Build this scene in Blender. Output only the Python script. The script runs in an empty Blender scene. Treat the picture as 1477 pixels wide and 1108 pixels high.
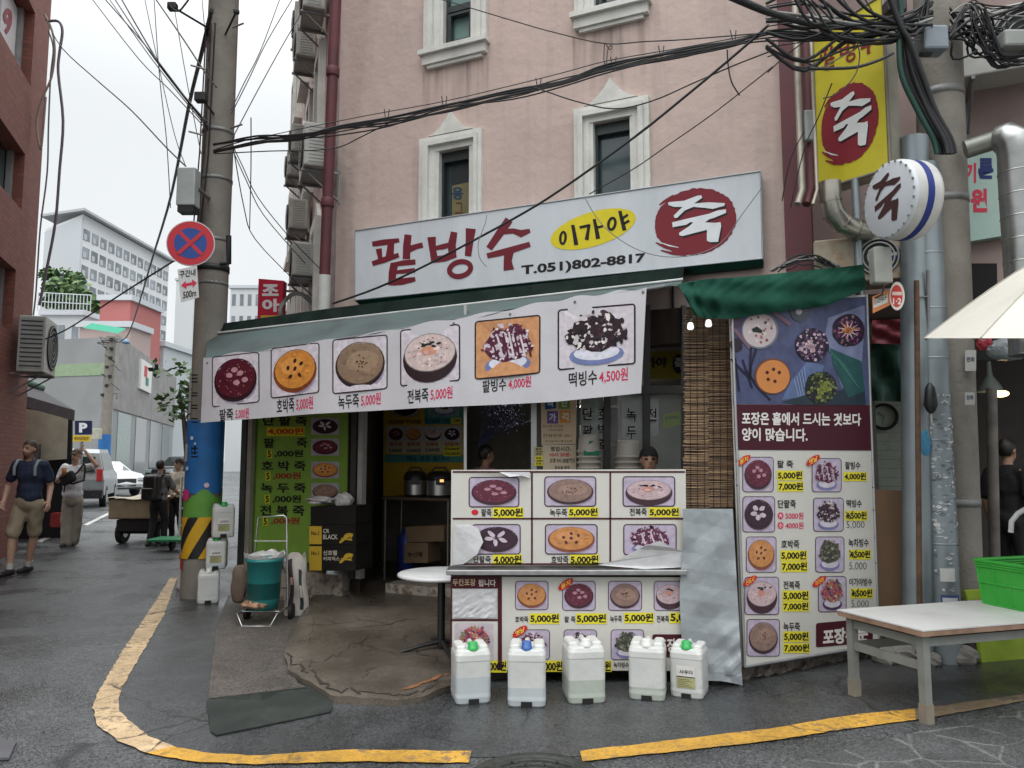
import bpy, bmesh, math, random
from mathutils import Vector, Matrix
R = math.radians
SC = bpy.context.scene
COL = SC.collection
# ---------------------------------------------------------------- camera
FPX, CX, CY, PITCH, EYE = 1110.0, 738.5, 554.0, R(5.6), 1.55
cam = bpy.data.cameras.new('camera'); cam.sensor_width = 36; cam.lens = FPX / 1477 * 36
cam.clip_start = 0.05; cam.clip_end = 2000
camo = bpy.data.objects.new('camera', cam); COL.objects.link(camo)
camo.location = (0, 0, EYE); camo.rotation_euler = (R(90) + PITCH, 0, 0)
SC.camera = camo
# ---------------------------------------------------------------- overcast sky
SUN_EL, SUN_AZ = R(58), R(205)
w = bpy.data.worlds.new('World'); SC.world = w; w.use_nodes = True
nt = w.node_tree; nt.nodes.clear()
N = nt.nodes.new
out = N('ShaderNodeOutputWorld'); bg = N('ShaderNodeBackground'); sky = N('ShaderNodeTexSky')
sky.sky_type = 'NISHITA'; sky.sun_disc = False; sky.sun_elevation = SUN_EL; sky.sun_rotation = SUN_AZ
sky.dust_density = 4; sky.air_density = 1
tc = N('ShaderNodeTexCoord'); sep = N('ShaderNodeSeparateXYZ'); rmp = N('ShaderNodeMapRange')
nt.links.new(tc.outputs['Generated'], sep.inputs[0]); nt.links.new(sep.outputs['Z'], rmp.inputs['Value'])
rmp.interpolation_type = 'SMOOTHSTEP'; rmp.inputs['From Min'].default_value = 0.36; rmp.inputs['From Max'].default_value = 1.0
rmp.inputs['To Min'].default_value = 0.97; rmp.inputs['To Max'].default_value = 3.4
noi = N('ShaderNodeTexNoise'); noi.inputs['Scale'].default_value = 2.2; noi.inputs['Detail'].default_value = 5
nt.links.new(tc.outputs['Generated'], noi.inputs['Vector'])
nr = N('ShaderNodeMapRange'); nr.inputs['To Min'].default_value = 0.93; nr.inputs['To Max'].default_value = 1.07
nt.links.new(noi.outputs['Fac'], nr.inputs['Value'])
mul = N('ShaderNodeMath'); mul.operation = 'MULTIPLY'
nt.links.new(rmp.outputs[0], mul.inputs[0]); nt.links.new(nr.outputs[0], mul.inputs[1])
cl = N('ShaderNodeVectorMath'); cl.operation = 'SCALE'; cl.inputs[0].default_value = (7.3, 7.55, 7.65)
nt.links.new(mul.outputs[0], cl.inputs['Scale'])
mx = N('ShaderNodeMix'); mx.data_type = 'RGBA'; mx.inputs[0].default_value = 0.93
nt.links.new(sky.outputs[0], mx.inputs[6]); nt.links.new(cl.outputs[0], mx.inputs[7])
nt.links.new(mx.outputs[2], bg.inputs['Color']); bg.inputs['Strength'].default_value = 0.12
nt.links.new(bg.outputs[0], out.inputs[0])
sl = bpy.data.lights.new('sun', 'SUN'); sl.energy = 0.8; sl.angle = R(60); sl.color = (1, .97, .92)
so = bpy.data.objects.new('sun', sl); COL.objects.link(so)
so.rotation_euler = (R(90) - SUN_EL, 0, R(180) - SUN_AZ)
SC.view_settings.view_transform = 'Standard'; SC.view_settings.look = 'None'
SC.view_settings.exposure = 0.12; SC.view_settings.gamma = 1
SC.cycles.max_bounces = 6; SC.cycles.diffuse_bounces = 4; SC.cycles.glossy_bounces = 3
SC.cycles.transparent_max_bounces = 12; SC.cycles.transmission_bounces = 6
SC.cycles.caustics_reflective = False; SC.cycles.caustics_refractive = False
SC.cycles.sample_clamp_indirect = 4
SC.cycles.use_denoising = True
# ---------------------------------------------------------------- measuring: photo pixel -> point in the place
CP, SP = math.cos(PITCH), math.sin(PITCH)
CAM = Vector((0, 0, EYE))
def ray(px, py):
    x = (px - CX) / FPX; y = (CY - py) / FPX
    return Vector((x, CP - y * SP, SP + y * CP))
def P(px, py, depth):                       # depth along the optical axis
    return CAM + ray(px, py) * depth
def G(px, py, z=0.0):                       # on the ground (or a level z)
    d = ray(px, py); return CAM + d * ((z - EYE) / d.z)
class Plane:                                # upright plane: o, unit x (to the viewer's right), up, n (towards the viewer)
    def __init__(s, o, x):
        s.o = Vector(o); s.x = Vector(x).normalized(); s.up = Vector((0, 0, 1)); s.n = s.x.cross(s.up)
    def hit(s, px, py, out=0.0):
        d = ray(px, py); o = s.o + s.n * out
        return CAM + d * ((o - CAM).dot(s.n) / d.dot(s.n))
    def loc(s, px, py, out=0.0):
        v = s.hit(px, py, out) - s.o; return (v.dot(s.x), v.z)
    def at(s, a, z, out=0.0):
        return s.o + s.x * a + s.up * z + s.n * out
    def shifted(s, out):
        return Plane(s.o + s.n * out, s.x)
# ---------------------------------------------------------------- materials
_M = {}
def mat(name, col, rough=.6, metal=0., var=.12, scale=6., bump=0., bscale=40., dirt=0., dcol=(.06, .055, .05), dscale=2.5, spec=.5, emit=0, alpha=1., trans=0., ecol=None, sheen=0, stretch=None):
    if name in _M: return _M[name]
    m = bpy.data.materials.new(name); m.use_nodes = True; t = m.node_tree; b = t.nodes['Principled BSDF']
    L = t.links.new
    b.inputs['Roughness'].default_value = rough; b.inputs['Metallic'].default_value = metal
    b.inputs['Specular IOR Level'].default_value = spec
    b.inputs['Alpha'].default_value = alpha; b.inputs['Transmission Weight'].default_value = trans
    c4 = (*col, 1)
    tcn = t.nodes.new('ShaderNodeTexCoord'); vec = tcn.outputs['Object']
    if stretch:
        mp = t.nodes.new('ShaderNodeMapping'); mp.inputs['Scale'].default_value = stretch; L(vec, mp.inputs[0]); vec = mp.outputs[0]
    n1 = t.nodes.new('ShaderNodeTexNoise'); n1.inputs['Scale'].default_value = scale; n1.inputs['Detail'].default_value = 6; L(vec, n1.inputs['Vector'])
    rm = t.nodes.new('ShaderNodeMapRange'); rm.inputs['From Min'].default_value = .3; rm.inputs['From Max'].default_value = .7
    rm.inputs['To Min'].default_value = 1 - var; rm.inputs['To Max'].default_value = 1 + var; L(n1.outputs['Fac'], rm.inputs['Value'])
    sc = t.nodes.new('ShaderNodeVectorMath'); sc.operation = 'SCALE'; sc.inputs[0].default_value = col; L(rm.outputs[0], sc.inputs['Scale'])
    cout = sc.outputs[0]
    if dirt > 0:
        n2 = t.nodes.new('ShaderNodeTexNoise'); n2.inputs['Scale'].default_value = dscale; n2.inputs['Detail'].default_value = 9; n2.inputs['Roughness'].default_value = .65; L(vec, n2.inputs['Vector'])
        r2 = t.nodes.new('ShaderNodeMapRange'); r2.inputs['From Min'].default_value = .48; r2.inputs['From Max'].default_value = .72; r2.inputs['To Max'].default_value = dirt; L(n2.outputs['Fac'], r2.inputs['Value'])
        mm = t.nodes.new('ShaderNodeMix'); mm.data_type = 'RGBA'; L(r2.outputs[0], mm.inputs[0]); L(cout, mm.inputs[6]); mm.inputs[7].default_value = (*dcol, 1); cout = mm.outputs[2]
    L(cout, b.inputs['Base Color'])
    rr = t.nodes.new('ShaderNodeMapRange'); rr.inputs['To Min'].default_value = max(.03, rough - .12); rr.inputs['To Max'].default_value = min(1, rough + .12); L(n1.outputs['Fac'], rr.inputs['Value']); L(rr.outputs[0], b.inputs['Roughness'])
    if bump > 0:
        n3 = t.nodes.new('ShaderNodeTexNoise'); n3.inputs['Scale'].default_value = bscale; n3.inputs['Detail'].default_value = 4; L(vec, n3.inputs['Vector'])
        bp = t.nodes.new('ShaderNodeBump'); bp.inputs['Strength'].default_value = bump; bp.inputs['Distance'].default_value = .02; L(n3.outputs['Fac'], bp.inputs['Height']); L(bp.outputs[0], b.inputs['Normal'])
    if emit:
        b.inputs['Emission Color'].default_value = (*(ecol or col), 1); b.inputs['Emission Strength'].default_value = emit
    _M[name] = m
    return m
def s2l(r, g, b):
    f = lambda c: (c / 255 / 12.92) if c <= 10 else ((c / 255 + .055) / 1.055) ** 2.4
    return (f(r), f(g), f(b))
def ink(r, g, b, rough=.55, var=.05, dirt=.0):           # printed colour (sRGB 0..255)
    return mat(f'print_{r}_{g}_{b}', s2l(r, g, b), rough, var=var, scale=9, dirt=dirt, spec=.3)
# ---------------------------------------------------------------- mesh builder
class MB:
    def __init__(s): s.v = []; s.f = []; s.mi = []; s.sm = []; s.mats = []
    def m(s, material):
        if material not in s.mats: s.mats.append(material)
        return s.mats.index(material)
    def add(s, vs, fs, material, smooth=False):
        b = len(s.v); k = s.m(material)
        s.v.extend(Vector(p) for p in vs)
        for f in fs: s.f.append([b + i for i in f]); s.mi.append(k); s.sm.append(smooth)
    def quad(s, a, b, c, d, material): s.add([a, b, c, d], [(0, 1, 2, 3)], material)
    def poly(s, pts, material): s.add(pts, [tuple(range(len(pts)))], material)
    def box(s, c, size, material, M=None):
        hx, hy, hz = size[0] / 2, size[1] / 2, size[2] / 2
        vs = [Vector((x, y, z)) for z in (-hz, hz) for y in (-hy, hy) for x in (-hx, hx)]
        if M is not None: vs = [M @ v for v in vs]
        c = Vector(c); s.add([v + c for v in vs], [(0, 2, 3, 1), (4, 5, 7, 6), (0, 1, 5, 4), (2, 6, 7, 3), (0, 4, 6, 2), (1, 3, 7, 5)], material)
    def bbox(s, c, size, material, bev=.01, M=None, seg=2):          # bevelled box
        bm = bmesh.new(); bmesh.ops.create_cube(bm, size=1)
        for v in bm.verts: v.co = Vector((v.co.x * size[0], v.co.y * size[1], v.co.z * size[2]))
        bmesh.ops.bevel(bm, geom=bm.edges[:], offset=bev, segments=seg, affect='EDGES', profile=.5)
        bm.verts.index_update(); c = Vector(c)
        s.add([(M @ v.co if M is not None else v.co) + c for v in bm.verts], [[v.index for v in f.verts] for f in bm.faces], material, False); bm.free()
    def prism(s, pts, off, material):                        # planar outline extruded by vector off
        n = len(pts); off = Vector(off); a = [Vector(p) for p in pts]; b = [p + off for p in a]
        s.add(a + b, [tuple(range(n))[::-1], tuple(range(n, 2 * n))] + [(i, (i + 1) % n, n + (i + 1) % n, n + i) for i in range(n)], material)
    def tube(s, pts, r, material, seg=8, caps=True):
        pts = [Vector(p) for p in pts]; n = len(pts)
        rs = r if isinstance(r, (list, tuple)) else [r] * n
        t0 = (pts[1] - pts[0]).normalized(); up = Vector((0, 0, 1)) if abs(t0.z) < .9 else Vector((1, 0, 0))
        a = t0.cross(up).normalized(); vs = []
        for i, p in enumerate(pts):
            t = (pts[min(i + 1, n - 1)] - pts[max(i - 1, 0)])
            t = t.normalized() if t.length > 1e-9 else t0
            a = (a - t * a.dot(t)); a = a.normalized() if a.length > 1e-6 else t.orthogonal().normalized()
            b = t.cross(a)
            for k in range(seg):
                an = 2 * math.pi * k / seg; vs.append(p + (a * math.cos(an) + b * math.sin(an)) * rs[i])
        fs = [(i * seg + k, i * seg + (k + 1) % seg, (i + 1) * seg + (k + 1) % seg, (i + 1) * seg + k) for i in range(n - 1) for k in range(seg)]
        s.add(vs, fs, material, True)
        if caps: s.add(vs[:seg], [tuple(range(seg))[::-1]], material); s.add(vs[-seg:], [tuple(range(seg))], material)
    def lathe(s, prof, material, c=(0, 0, 0), seg=24, M=None, smooth=True):      # prof: (r, z) pairs
        c = Vector(c); vs = []
        for r, z in prof:
            for k in range(seg):
                a = 2 * math.pi * k / seg; v = Vector((r * math.cos(a), r * math.sin(a), z)); vs.append((M @ v if M is not None else v) + c)
        n = len(prof)
        s.add(vs, [(i * seg + k, i * seg + (k + 1) % seg, (i + 1) * seg + (k + 1) % seg, (i + 1) * seg + k) for i in range(n - 1) for k in range(seg)], material, smooth)
    def sphere(s, c, r, material, seg=16, ring=10, M=None):
        r = r if isinstance(r, (tuple, list)) else (r, r, r); c = Vector(c); vs = []
        for i in range(ring + 1):
            th = math.pi * i / ring
            for k in range(seg):
                a = 2 * math.pi * k / seg
                v = Vector((r[0] * math.sin(th) * math.cos(a), r[1] * math.sin(th) * math.sin(a), r[2] * math.cos(th)))
                vs.append((M @ v if M is not None else v) + c)
        s.add(vs, [(i * seg + k, (i + 1) * seg + k, (i + 1) * seg + (k + 1) % seg, i * seg + (k + 1) % seg) for i in range(ring) for k in range(seg)], material, True)
    def grid(s, fn, nu, nv, material, smooth=True):         # fn(u, v) -> point
        vs = [fn(i / nu, j / nv) for j in range(nv + 1) for i in range(nu + 1)]
        s.add(vs, [(j * (nu + 1) + i, j * (nu + 1) + i + 1, (j + 1) * (nu + 1) + i + 1, (j + 1) * (nu + 1) + i) for j in range(nv) for i in range(nu)], material, smooth)
    def build(s, name, parent=None, world=True):
        me = bpy.data.meshes.new(name)
        M = WM.get(parent.name if parent else None)
        vs = s.v
        if M is not None and world:
            I = M.inverted(); vs = [I @ v for v in vs]
        me.from_pydata([tuple(v) for v in vs], [], s.f)
        for mt in s.mats: me.materials.append(mt)
        me.polygons.foreach_set('material_index', s.mi); me.polygons.foreach_set('use_smooth', s.sm)
        me.validate(); me.update()
        o = bpy.data.objects.new(name, me); COL.objects.link(o)
        if parent: o.parent = parent; WM[o.name] = M if M is not None else Matrix.Identity(4)
        return o
WM = {None: None}
def tag(o, label=None, cat=None, group=None, kind=None):
    if label: o['label'] = label
    if cat: o['category'] = cat
    if group: o['group'] = group
    if kind: o['kind'] = kind
    return o
def thing(name, label, cat, loc=(0, 0, 0), rz=0., group=None):
    o = bpy.data.objects.new(name, None); COL.objects.link(o); o.empty_display_size = .1
    o.location = loc; o.rotation_euler = (0, 0, rz)
    WM[o.name] = Matrix.Translation(Vector(loc)) @ Matrix.Rotation(rz, 4, 'Z')
    return tag(o, label, cat, group)
def single(mb, name, label, cat, group=None, loc=None):     # a thing that is one mesh, its origin put at its base
    o = mb.build(name)
    if loc is None:
        xs = [v for v in mb.v]; c = sum(xs, Vector()) / len(xs); loc = Vector((c.x, c.y, min(v.z for v in xs)))
    loc = Vector(loc); o.data.transform(Matrix.Translation(-loc)); o.location = loc
    return tag(o, label, cat, group)
def struct(mb, name): return tag(mb.build(name), kind='structure')
def dup(root, loc, rz, label=None, group=None):
    r = root.copy(); COL.objects.link(r); r.location = loc; r.rotation_euler = (0, 0, rz)
    if label: r['label'] = label
    if group: r['group'] = group
    for ch in list(root.children):
        c = ch.copy(); COL.objects.link(c); c.parent = r
        for g in ch.children:
            d = g.copy(); COL.objects.link(d); d.parent = c
    WM[r.name] = Matrix.Translation(Vector(loc)) @ Matrix.Rotation(rz, 4, 'Z')
    return r
# ---------------------------------------------------------------- lettering
_TX = {}
def glyphs(text, bold=0.0):
    k = (text, bold)
    if k not in _TX:
        cu = bpy.data.curves.new('lettering', 'FONT'); cu.body = text; cu.size = 1; cu.offset = bold; cu.resolution_u = 3
        o = bpy.data.objects.new('lettering', cu); COL.objects.link(o)
        dg = bpy.context.evaluated_depsgraph_get(); me = bpy.data.meshes.new_from_object(o.evaluated_get(dg))
        v = [(p.co.x, p.co.y) for p in me.vertices]; f = [list(p.vertices) for p in me.polygons]
        COL.objects.unlink(o); bpy.data.objects.remove(o); bpy.data.curves.remove(cu); bpy.data.meshes.remove(me)
        x0 = min(a for a, b in v); x1 = max(a for a, b in v); y0 = min(b for a, b in v); y1 = max(b for a, b in v)
        _TX[k] = ([((a - x0) / (x1 - x0), (b - y0) / (y1 - y0)) for a, b in v], f, (x1 - x0) / (y1 - y0))
    return _TX[k]
def text4(mb, pl, text, q, material, out=.004, bold=.02):
    """text into the pixel box q = (x0, y0, x1, y1 [, slope in px per px]) of the photograph, laid on plane pl"""
    v, f, asp = glyphs(text, bold)
    x0, y0, x1, y1 = q[:4]; sl = q[4] if len(q) > 4 else 0.0
    c = [pl.hit(x0, y1, out), pl.hit(x1, y1 + sl * (x1 - x0), out), pl.hit(x1, y0 + sl * (x1 - x0), out), pl.hit(x0, y0, out)]
    mb.add([(c[0] * (1 - a) + c[1] * a) * (1 - b) + (c[3] * (1 - a) + c[2] * a) * b for a, b in v], f, material)
def text_loc(mb, pl, text, x0, z0, x1, z1, material, out=.004, bold=.02):
    v, f, asp = glyphs(text, bold)
    mb.add([pl.at(x0 + (x1 - x0) * a, z0 + (z1 - z0) * b, out) for a, b in v], f, material)
def flat(mb, pl, pix, material, out=.004):                   # a printed outline on plane pl
    mb.poly([pl.hit(x, y, out) for x, y in pix], material)
def slab(mb, pl, pix, material, front=0., back=-.02):        # a board with thickness
    a = [pl.hit(x, y, front) for x, y in pix]; mb.prism(a, pl.n * (back - front), material)
def rnd(seed): return random.Random(seed)
def catenary(a, b, sag, n=14, rng=None, wob=0.):
    a = Vector(a); b = Vector(b); o = []
    for i in range(n + 1):
        t = i / n; p = a.lerp(b, t); p.z -= sag * 4 * t * (1 - t)
        if rng and 0 < i < n: p += Vector((rng.uniform(-wob, wob), rng.uniform(-wob, wob), rng.uniform(-wob, wob)))
        o.append(p)
    return o
# ================================================================ frames of the place
AX = Vector((.9128, -.4083, 0)); AN = Vector((-.4083, -.9128, 0))      # along the shop front to the right / out of it to the street
FA = Plane(-AN * 7.15, AX)                                             # the pink wall
CORNER = FA.hit(478, 250); CORNER.z = 0
SD = Vector((-.336, .942, 0))                                          # the side street runs away along this
SW = Plane(CORNER, -SD)                                                # the pink building's wall on the side street
def ground_mat(name, base, speck, rough, crack=0., wear=0., wet=.3, joints=None, bstr=.5, patch=.35, sc=1.):
    m = bpy.data.materials.new(name); m.use_nodes = True; t = m.node_tree; b = t.nodes['Principled BSDF']; L = t.links.new; nn = t.nodes.new
    geo = nn('ShaderNodeTexCoord').outputs['Object']
    def noise(s, d=6, r=.6):
        n = nn('ShaderNodeTexNoise'); n.inputs['Scale'].default_value = s * sc; n.inputs['Detail'].default_value = d; n.inputs['Roughness'].default_value = r; L(geo, n.inputs['Vector']); return n.outputs['Fac']
    def rng(v, a, bb, c, d):
        r = nn('ShaderNodeMapRange'); r.inputs['From Min'].default_value = a; r.inputs['From Max'].default_value = bb; r.inputs['To Min'].default_value = c; r.inputs['To Max'].default_value = d; L(v, r.inputs['Value']); return r.outputs[0]
    def math_(op, a, c):
        q = nn('ShaderNodeMath'); q.operation = op
        for i, x in enumerate((a, c)):
            if isinstance(x, (int, float)): q.inputs[i].default_value = x
            else: L(x, q.inputs[i])
        return q.outputs[0]
    fine = nn('ShaderNodeTexVoronoi'); fine.inputs['Scale'].default_value = 95 * sc; L(geo, fine.inputs['Vector'])
    sp = rng(fine.outputs['Color'], .2, .9, 1 - speck, 1 + speck)
    big = rng(noise(.55, 8, .62), .3, .7, 1 - patch, 1 + patch); mid = rng(noise(4.5, 6), .3, .7, .82, 1.18)
    k = math_('MULTIPLY', math_('MULTIPLY', sp, big), mid)
    s = nn('ShaderNodeVectorMath'); s.operation = 'SCALE'; s.inputs[0].default_value = base; L(k, s.inputs['Scale']); col = s.outputs[0]
    hgt = fine.outputs['Distance']
    dis = nn('ShaderNodeVectorMath'); dis.operation = 'MULTIPLY_ADD'; nc = nn('ShaderNodeTexNoise'); nc.inputs['Scale'].default_value = 3; nc.inputs['Detail'].default_value = 6; L(geo, nc.inputs['Vector'])
    L(nc.outputs['Color'], dis.inputs[0]); dis.inputs[1].default_value = (.35, .35, .0); L(geo, dis.inputs[2])
    if crack:
        v = nn('ShaderNodeTexVoronoi'); v.feature = 'DISTANCE_TO_EDGE'; v.inputs['Scale'].default_value = 1.5; L(dis.outputs[0], v.inputs['Vector'])
        c = math_('MULTIPLY', rng(v.outputs['Distance'], .0, .02, 1, 0), rng(noise(.8, 3), .47, .6, 0, crack))
        mm = nn('ShaderNodeMix'); mm.data_type = 'RGBA'; L(c, mm.inputs[0]); L(col, mm.inputs[6]); mm.inputs[7].default_value = (.012, .012, .012, 1); col = mm.outputs[2]
    if joints:
        v = nn('ShaderNodeTexVoronoi'); v.feature = 'DISTANCE_TO_EDGE'; v.inputs['Scale'].default_value = 3.1; d3 = nn('ShaderNodeVectorMath'); d3.operation = 'MULTIPLY_ADD'; L(nc.outputs['Color'], d3.inputs[0]); d3.inputs[1].default_value = (.09, .09, 0); L(geo, d3.inputs[2]); L(d3.outputs[0], v.inputs['Vector'])
        c = math_('MULTIPLY', rng(v.outputs['Distance'], .010, .035, 1, 0), rng(noise(9, 7, .7), .38, .62, .05, .8))
        mm = nn('ShaderNodeMix'); mm.data_type = 'RGBA'; L(c, mm.inputs[0]); L(col, mm.inputs[6]); mm.inputs[7].default_value = (*joints, 1); col = mm.outputs[2]
    if wear:
        mm = nn('ShaderNodeMix'); mm.data_type = 'RGBA'; L(math_('MULTIPLY', rng(noise(16, 8, .7), .5, .58, 0, wear), rng(noise(2.2, 3), .38, .6, .15, 1)), mm.inputs[0]); L(col, mm.inputs[6]); mm.inputs[7].default_value = (.075, .075, .075, 1); col = mm.outputs[2]
    L(col, b.inputs['Base Color'])
    L(rng(noise(1.1, 7), .35, .65, rough - wet, rough + .1), b.inputs['Roughness'])
    bp = nn('ShaderNodeBump'); bp.inputs['Strength'].default_value = bstr; bp.inputs['Distance'].default_value = .008; L(math_('ADD', hgt, math_('MULTIPLY', noise(30, 4), .8)), bp.inputs['Height']); L(bp.outputs[0], b.inputs['Normal'])
    return m
ASPH = ground_mat('asphalt', (.080, .084, .086), .55, .45, crack=.8, wet=.34, patch=.45)
ASPH2 = ground_mat('smooth_asphalt', (.054, .056, .058), .4, .46, crack=1., wet=.34, bstr=.3, patch=.42)
STONE = ground_mat('stamped_asphalt', (.075, .078, .079), .35, .6, joints=(.25, .245, .235), wet=.25, bstr=.4)
CONC = ground_mat('concrete', (.108, .09, .072), .16, .5, crack=1., wet=.32, bstr=.3, patch=.6)
AGGR = ground_mat('aggregate', (.095, .082, .072), .5, .65, wet=.2, bstr=.6, patch=.3)
PAINT_W = ground_mat('faded_line_paint', (.53, .385, .225), .14, .7, crack=1., wear=.75, wet=.1, bstr=.25, patch=.3)
PAINT_Y = ground_mat('yellow_line_paint', (.55, .30, .04), .16, .65, crack=1., wear=.7, wet=.1, bstr=.25, patch=.25)
PAINT_O = ground_mat('worn_line_paint', (.22, .16, .10), .2, .7, crack=.8, wear=.8, wet=.2, bstr=.25, patch=.4)
b = MB(); b.quad((-260, -60, 0), (260, -60, 0), (260, 460, 0), (-260, 460, 0), ASPH); struct(b, 'road')
b = MB(); z = .004
pts = [(250, 838), (222, 886), (190, 935), (158, 997), (152, 1022), (165, 1045), (192, 1064), (230, 1081), (287, 1092), (369, 1096), (520, 1090), (676, 1092), (838, 1091), (1108, 1060), (1220, 1042), (1320, 1030), (1477, 1006), (1640, 985), (1640, 905), (1280, 905), (1050, 880), (640, 880), (320, 850)]
b.poly([G(x, y, z) for x, y in pts], ASPH2); struct(b, 'pavement')
b = MB(); b.poly([G(x, y, .004) for x, y in [(1085, 1118), (1165, 1094), (1290, 1064), (1345, 1050), (1400, 1046), (1477, 1022), (1640, 1000), (1640, 1118)]], STONE); struct(b, 'paved_road_corner')
def ribbon(name, outer, inner, mts, z=.009, rough_edge=.0):
    b = MB(); n = len(outer); rr = rnd(len(name))
    O = [G(x, y, z) for x, y in outer]; I = [G(x, y, z) for x, y in inner]; fo = []; fi = []; mk = []
    for i in range(n - 1):
        q = max(2, int((O[i + 1] - O[i]).length / .05))
        for k in range(q):
            t = k / q; j = Vector((rr.uniform(-.006, .006), rr.uniform(-.006, .006), 0)); j2 = Vector((rr.uniform(-.006, .006), rr.uniform(-.006, .006), 0))
            fo.append(O[i].lerp(O[i + 1], t) + j); fi.append(I[i].lerp(I[i + 1], t) + j2); mk.append(mts[min(i, len(mts) - 1)])
    fo.append(O[-1]); fi.append(I[-1])
    for i in range(len(fo) - 1): b.quad(fo[i], fi[i], fi[i + 1], fo[i + 1], mk[i])
    return struct(b, name)
W_, Y_ = PAINT_W, PAINT_Y
ribbon('road_marking', [(246, 833), (212, 886), (175, 941), (140, 1001), (134, 1021), (140, 1046), (170, 1068), (210, 1086), (275, 1098), (369, 1102), (520, 1098), (676, 1100)],
       [(256, 833), (237, 886), (210, 933), (175, 993), (170, 1023), (190, 1043), (215, 1061), (250, 1076), (300, 1086), (369, 1090), (495, 1081), (680, 1083)], [W_, W_, W_, W_, W_, W_, W_, Y_, Y_, Y_, Y_])
ribbon('road_marking', [(840, 1098), (1109, 1069), (1207, 1053), (1320, 1038), (1400, 1025), (1477, 1011)], [(836, 1083), (1109, 1051), (1232, 1031), (1320, 1022), (1400, 1012), (1477, 1001)], [Y_, Y_, Y_, PAINT_O, PAINT_O])
PW = ground_mat('white_line_paint', (.42, .42, .41), .1, .7, crack=.6, wet=.1)
ribbon('road_marking', [(52, 781), (86, 765)], [(60, 782), (92, 766)], [PW], z=.006)
ribbon('road_marking', [(120, 757), (165, 735)], [(126, 758), (170, 736)], [PW], z=.006)
# exposed aggregate slab and concrete apron at the open shop door
b = MB(); a = [G(x, y, .016) for x, y in [(300, 1008), (312, 900), (330, 858), (470, 862), (430, 900), (412, 955), (430, 985), (470, 1006), (380, 1010)]]
b.prism([p - Vector((0, 0, .02)) for p in a], (0, 0, .02), AGGR); struct(b, 'aggregate_slab')
front = [(436, 888), (417, 925), (411, 955), (420, 978), (448, 994), (479, 1013), (530, 1018), (590, 1018), (640, 1003), (700, 985), (760, 975)]
back = [(452, 876), (462, 875), (480, 874), (505, 872), (530, 871), (555, 870), (580, 869), (610, 868), (640, 867), (700, 866), (760, 866)]
b = MB(); rr = rnd(5); F0 = [G(x, y, .0) for x, y in front]; B0 = [G(x, y, .0) for x, y in back]; nu = len(front) - 1
def apron(u, v):
    i = min(nu - 1, int(u * nu)); t = u * nu - i
    q0, q1, q2, q3 = F0[max(0, i - 1)], F0[i], F0[i + 1], F0[min(nu, i + 2)]; f = .5 * (2 * q1 + (q2 - q0) * t + (2 * q0 - 5 * q1 + 4 * q2 - q3) * t * t + (3 * q1 - q0 - 3 * q2 + q3) * t ** 3) + Vector((math.sin(u * 60) * .008, math.sin(u * 83) * .012, 0)); q = B0[i].lerp(B0[i + 1], t); p = f.lerp(q, v)
    p.z = .045 + .075 * (1 - (1 - v) ** 2) + .006 * math.sin(p.x * 9 + p.y * 7); return p
b.grid(apron, 60, 24, CONC)
b.grid(lambda u, v: (lambda p: Vector((p.x, p.y, -.01 + v * (p.z + .01) + 0)))(apron(u, 0)), 60, 1, CONC)
struct(b, 'concrete_apron')
RUST = mat('rust_stain', (.17, .075, .03), .8, var=.3, scale=20)
def onslab(uv, w, m, name):                                # a thin mark lying on the apron
    b = MB(); q = [apron(u, v) + Vector((0, 0, .004)) for u, v in uv]; n = len(q); rr_ = rnd(n); Lp, Rp = [], []
    for i in range(n):
        t = (q[min(n - 1, i + 1)] - q[max(0, i - 1)]); s_ = Vector((t.y, -t.x, 0)).normalized() * w * .62 * rr_.uniform(.4, 1.3) * (.35 if i in (0, n - 1) else 1); Lp.append(q[i] - s_); Rp.append(q[i] + s_)
    b.add(Lp + Rp, [(i, i + 1, n + i + 1, n + i) for i in range(n - 1)], m); return struct(b, name)
CRK = mat('crack_shadow', (.03, .025, .02), .95)
def wig(a, c, n, s, seed): r_ = rnd(seed); return [(a[0] + (c[0] - a[0]) * k / n + r_.uniform(-s, s), max(.003, a[1] + (c[1] - a[1]) * k / n + r_.uniform(-s, s))) for k in range(n + 1)]
onslab(wig((.42, .03), (.78, .03), 22, .014, 1), .02, CRK, 'ground_crack'); onslab(wig((.2, .04), (.42, .05), 14, .02, 2), .013, CRK, 'ground_crack'); onslab(wig((.34, .06), (.47, .3), 14, .018, 3), .006, CRK, 'ground_crack'); onslab(wig((.47, .3), (.56, .42), 9, .02, 4), .008, CRK, 'ground_crack'); onslab(wig((.56, .1), (.6, .22), 6, .015, 5), .005, CRK, 'ground_crack'); onslab(wig((.3, .25), (.2, .5), 8, .02, 6), .004, CRK, 'ground_crack')
onslab(wig((.68, .06), (.98, .1), 16, .01, 7), .035, RUST, 'rust_stain'); onslab(wig((.5, .5), (.72, .62), 8, .02, 8), .014, mat('damp_stain', (.05, .04, .032), .5), 'damp_stain')
b = MB(); RUB = mat('green_rubber', (.02, .027, .023), .85, var=.3, scale=5, bump=.5, bscale=160, dirt=.4, dcol=(.07, .065, .06))
q = [G(x, y, .008) for x, y in [(298, 1014), (302, 1009), (463, 990), (469, 993), (480, 1020), (477, 1028), (312, 1062), (304, 1057)]]
b.prism(q, (0, 0, .008), RUB)
single(b, 'door_mat', 'dark green rubber mat lying on the slab before the open shop door', 'mat')
b = MB(); SC_ = mat('grey_scrap', (.10, .10, .11), .45, var=.15)
b.prism([G(-14, 1098, .004), G(13, 1096, .006), G(24, 1072, .006), G(-14, 1070, .004)], (0, 0, .012), SC_)
single(b, 'plastic_scrap', 'flat dark grey plastic scrap lying alone on the road', 'scrap')
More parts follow.
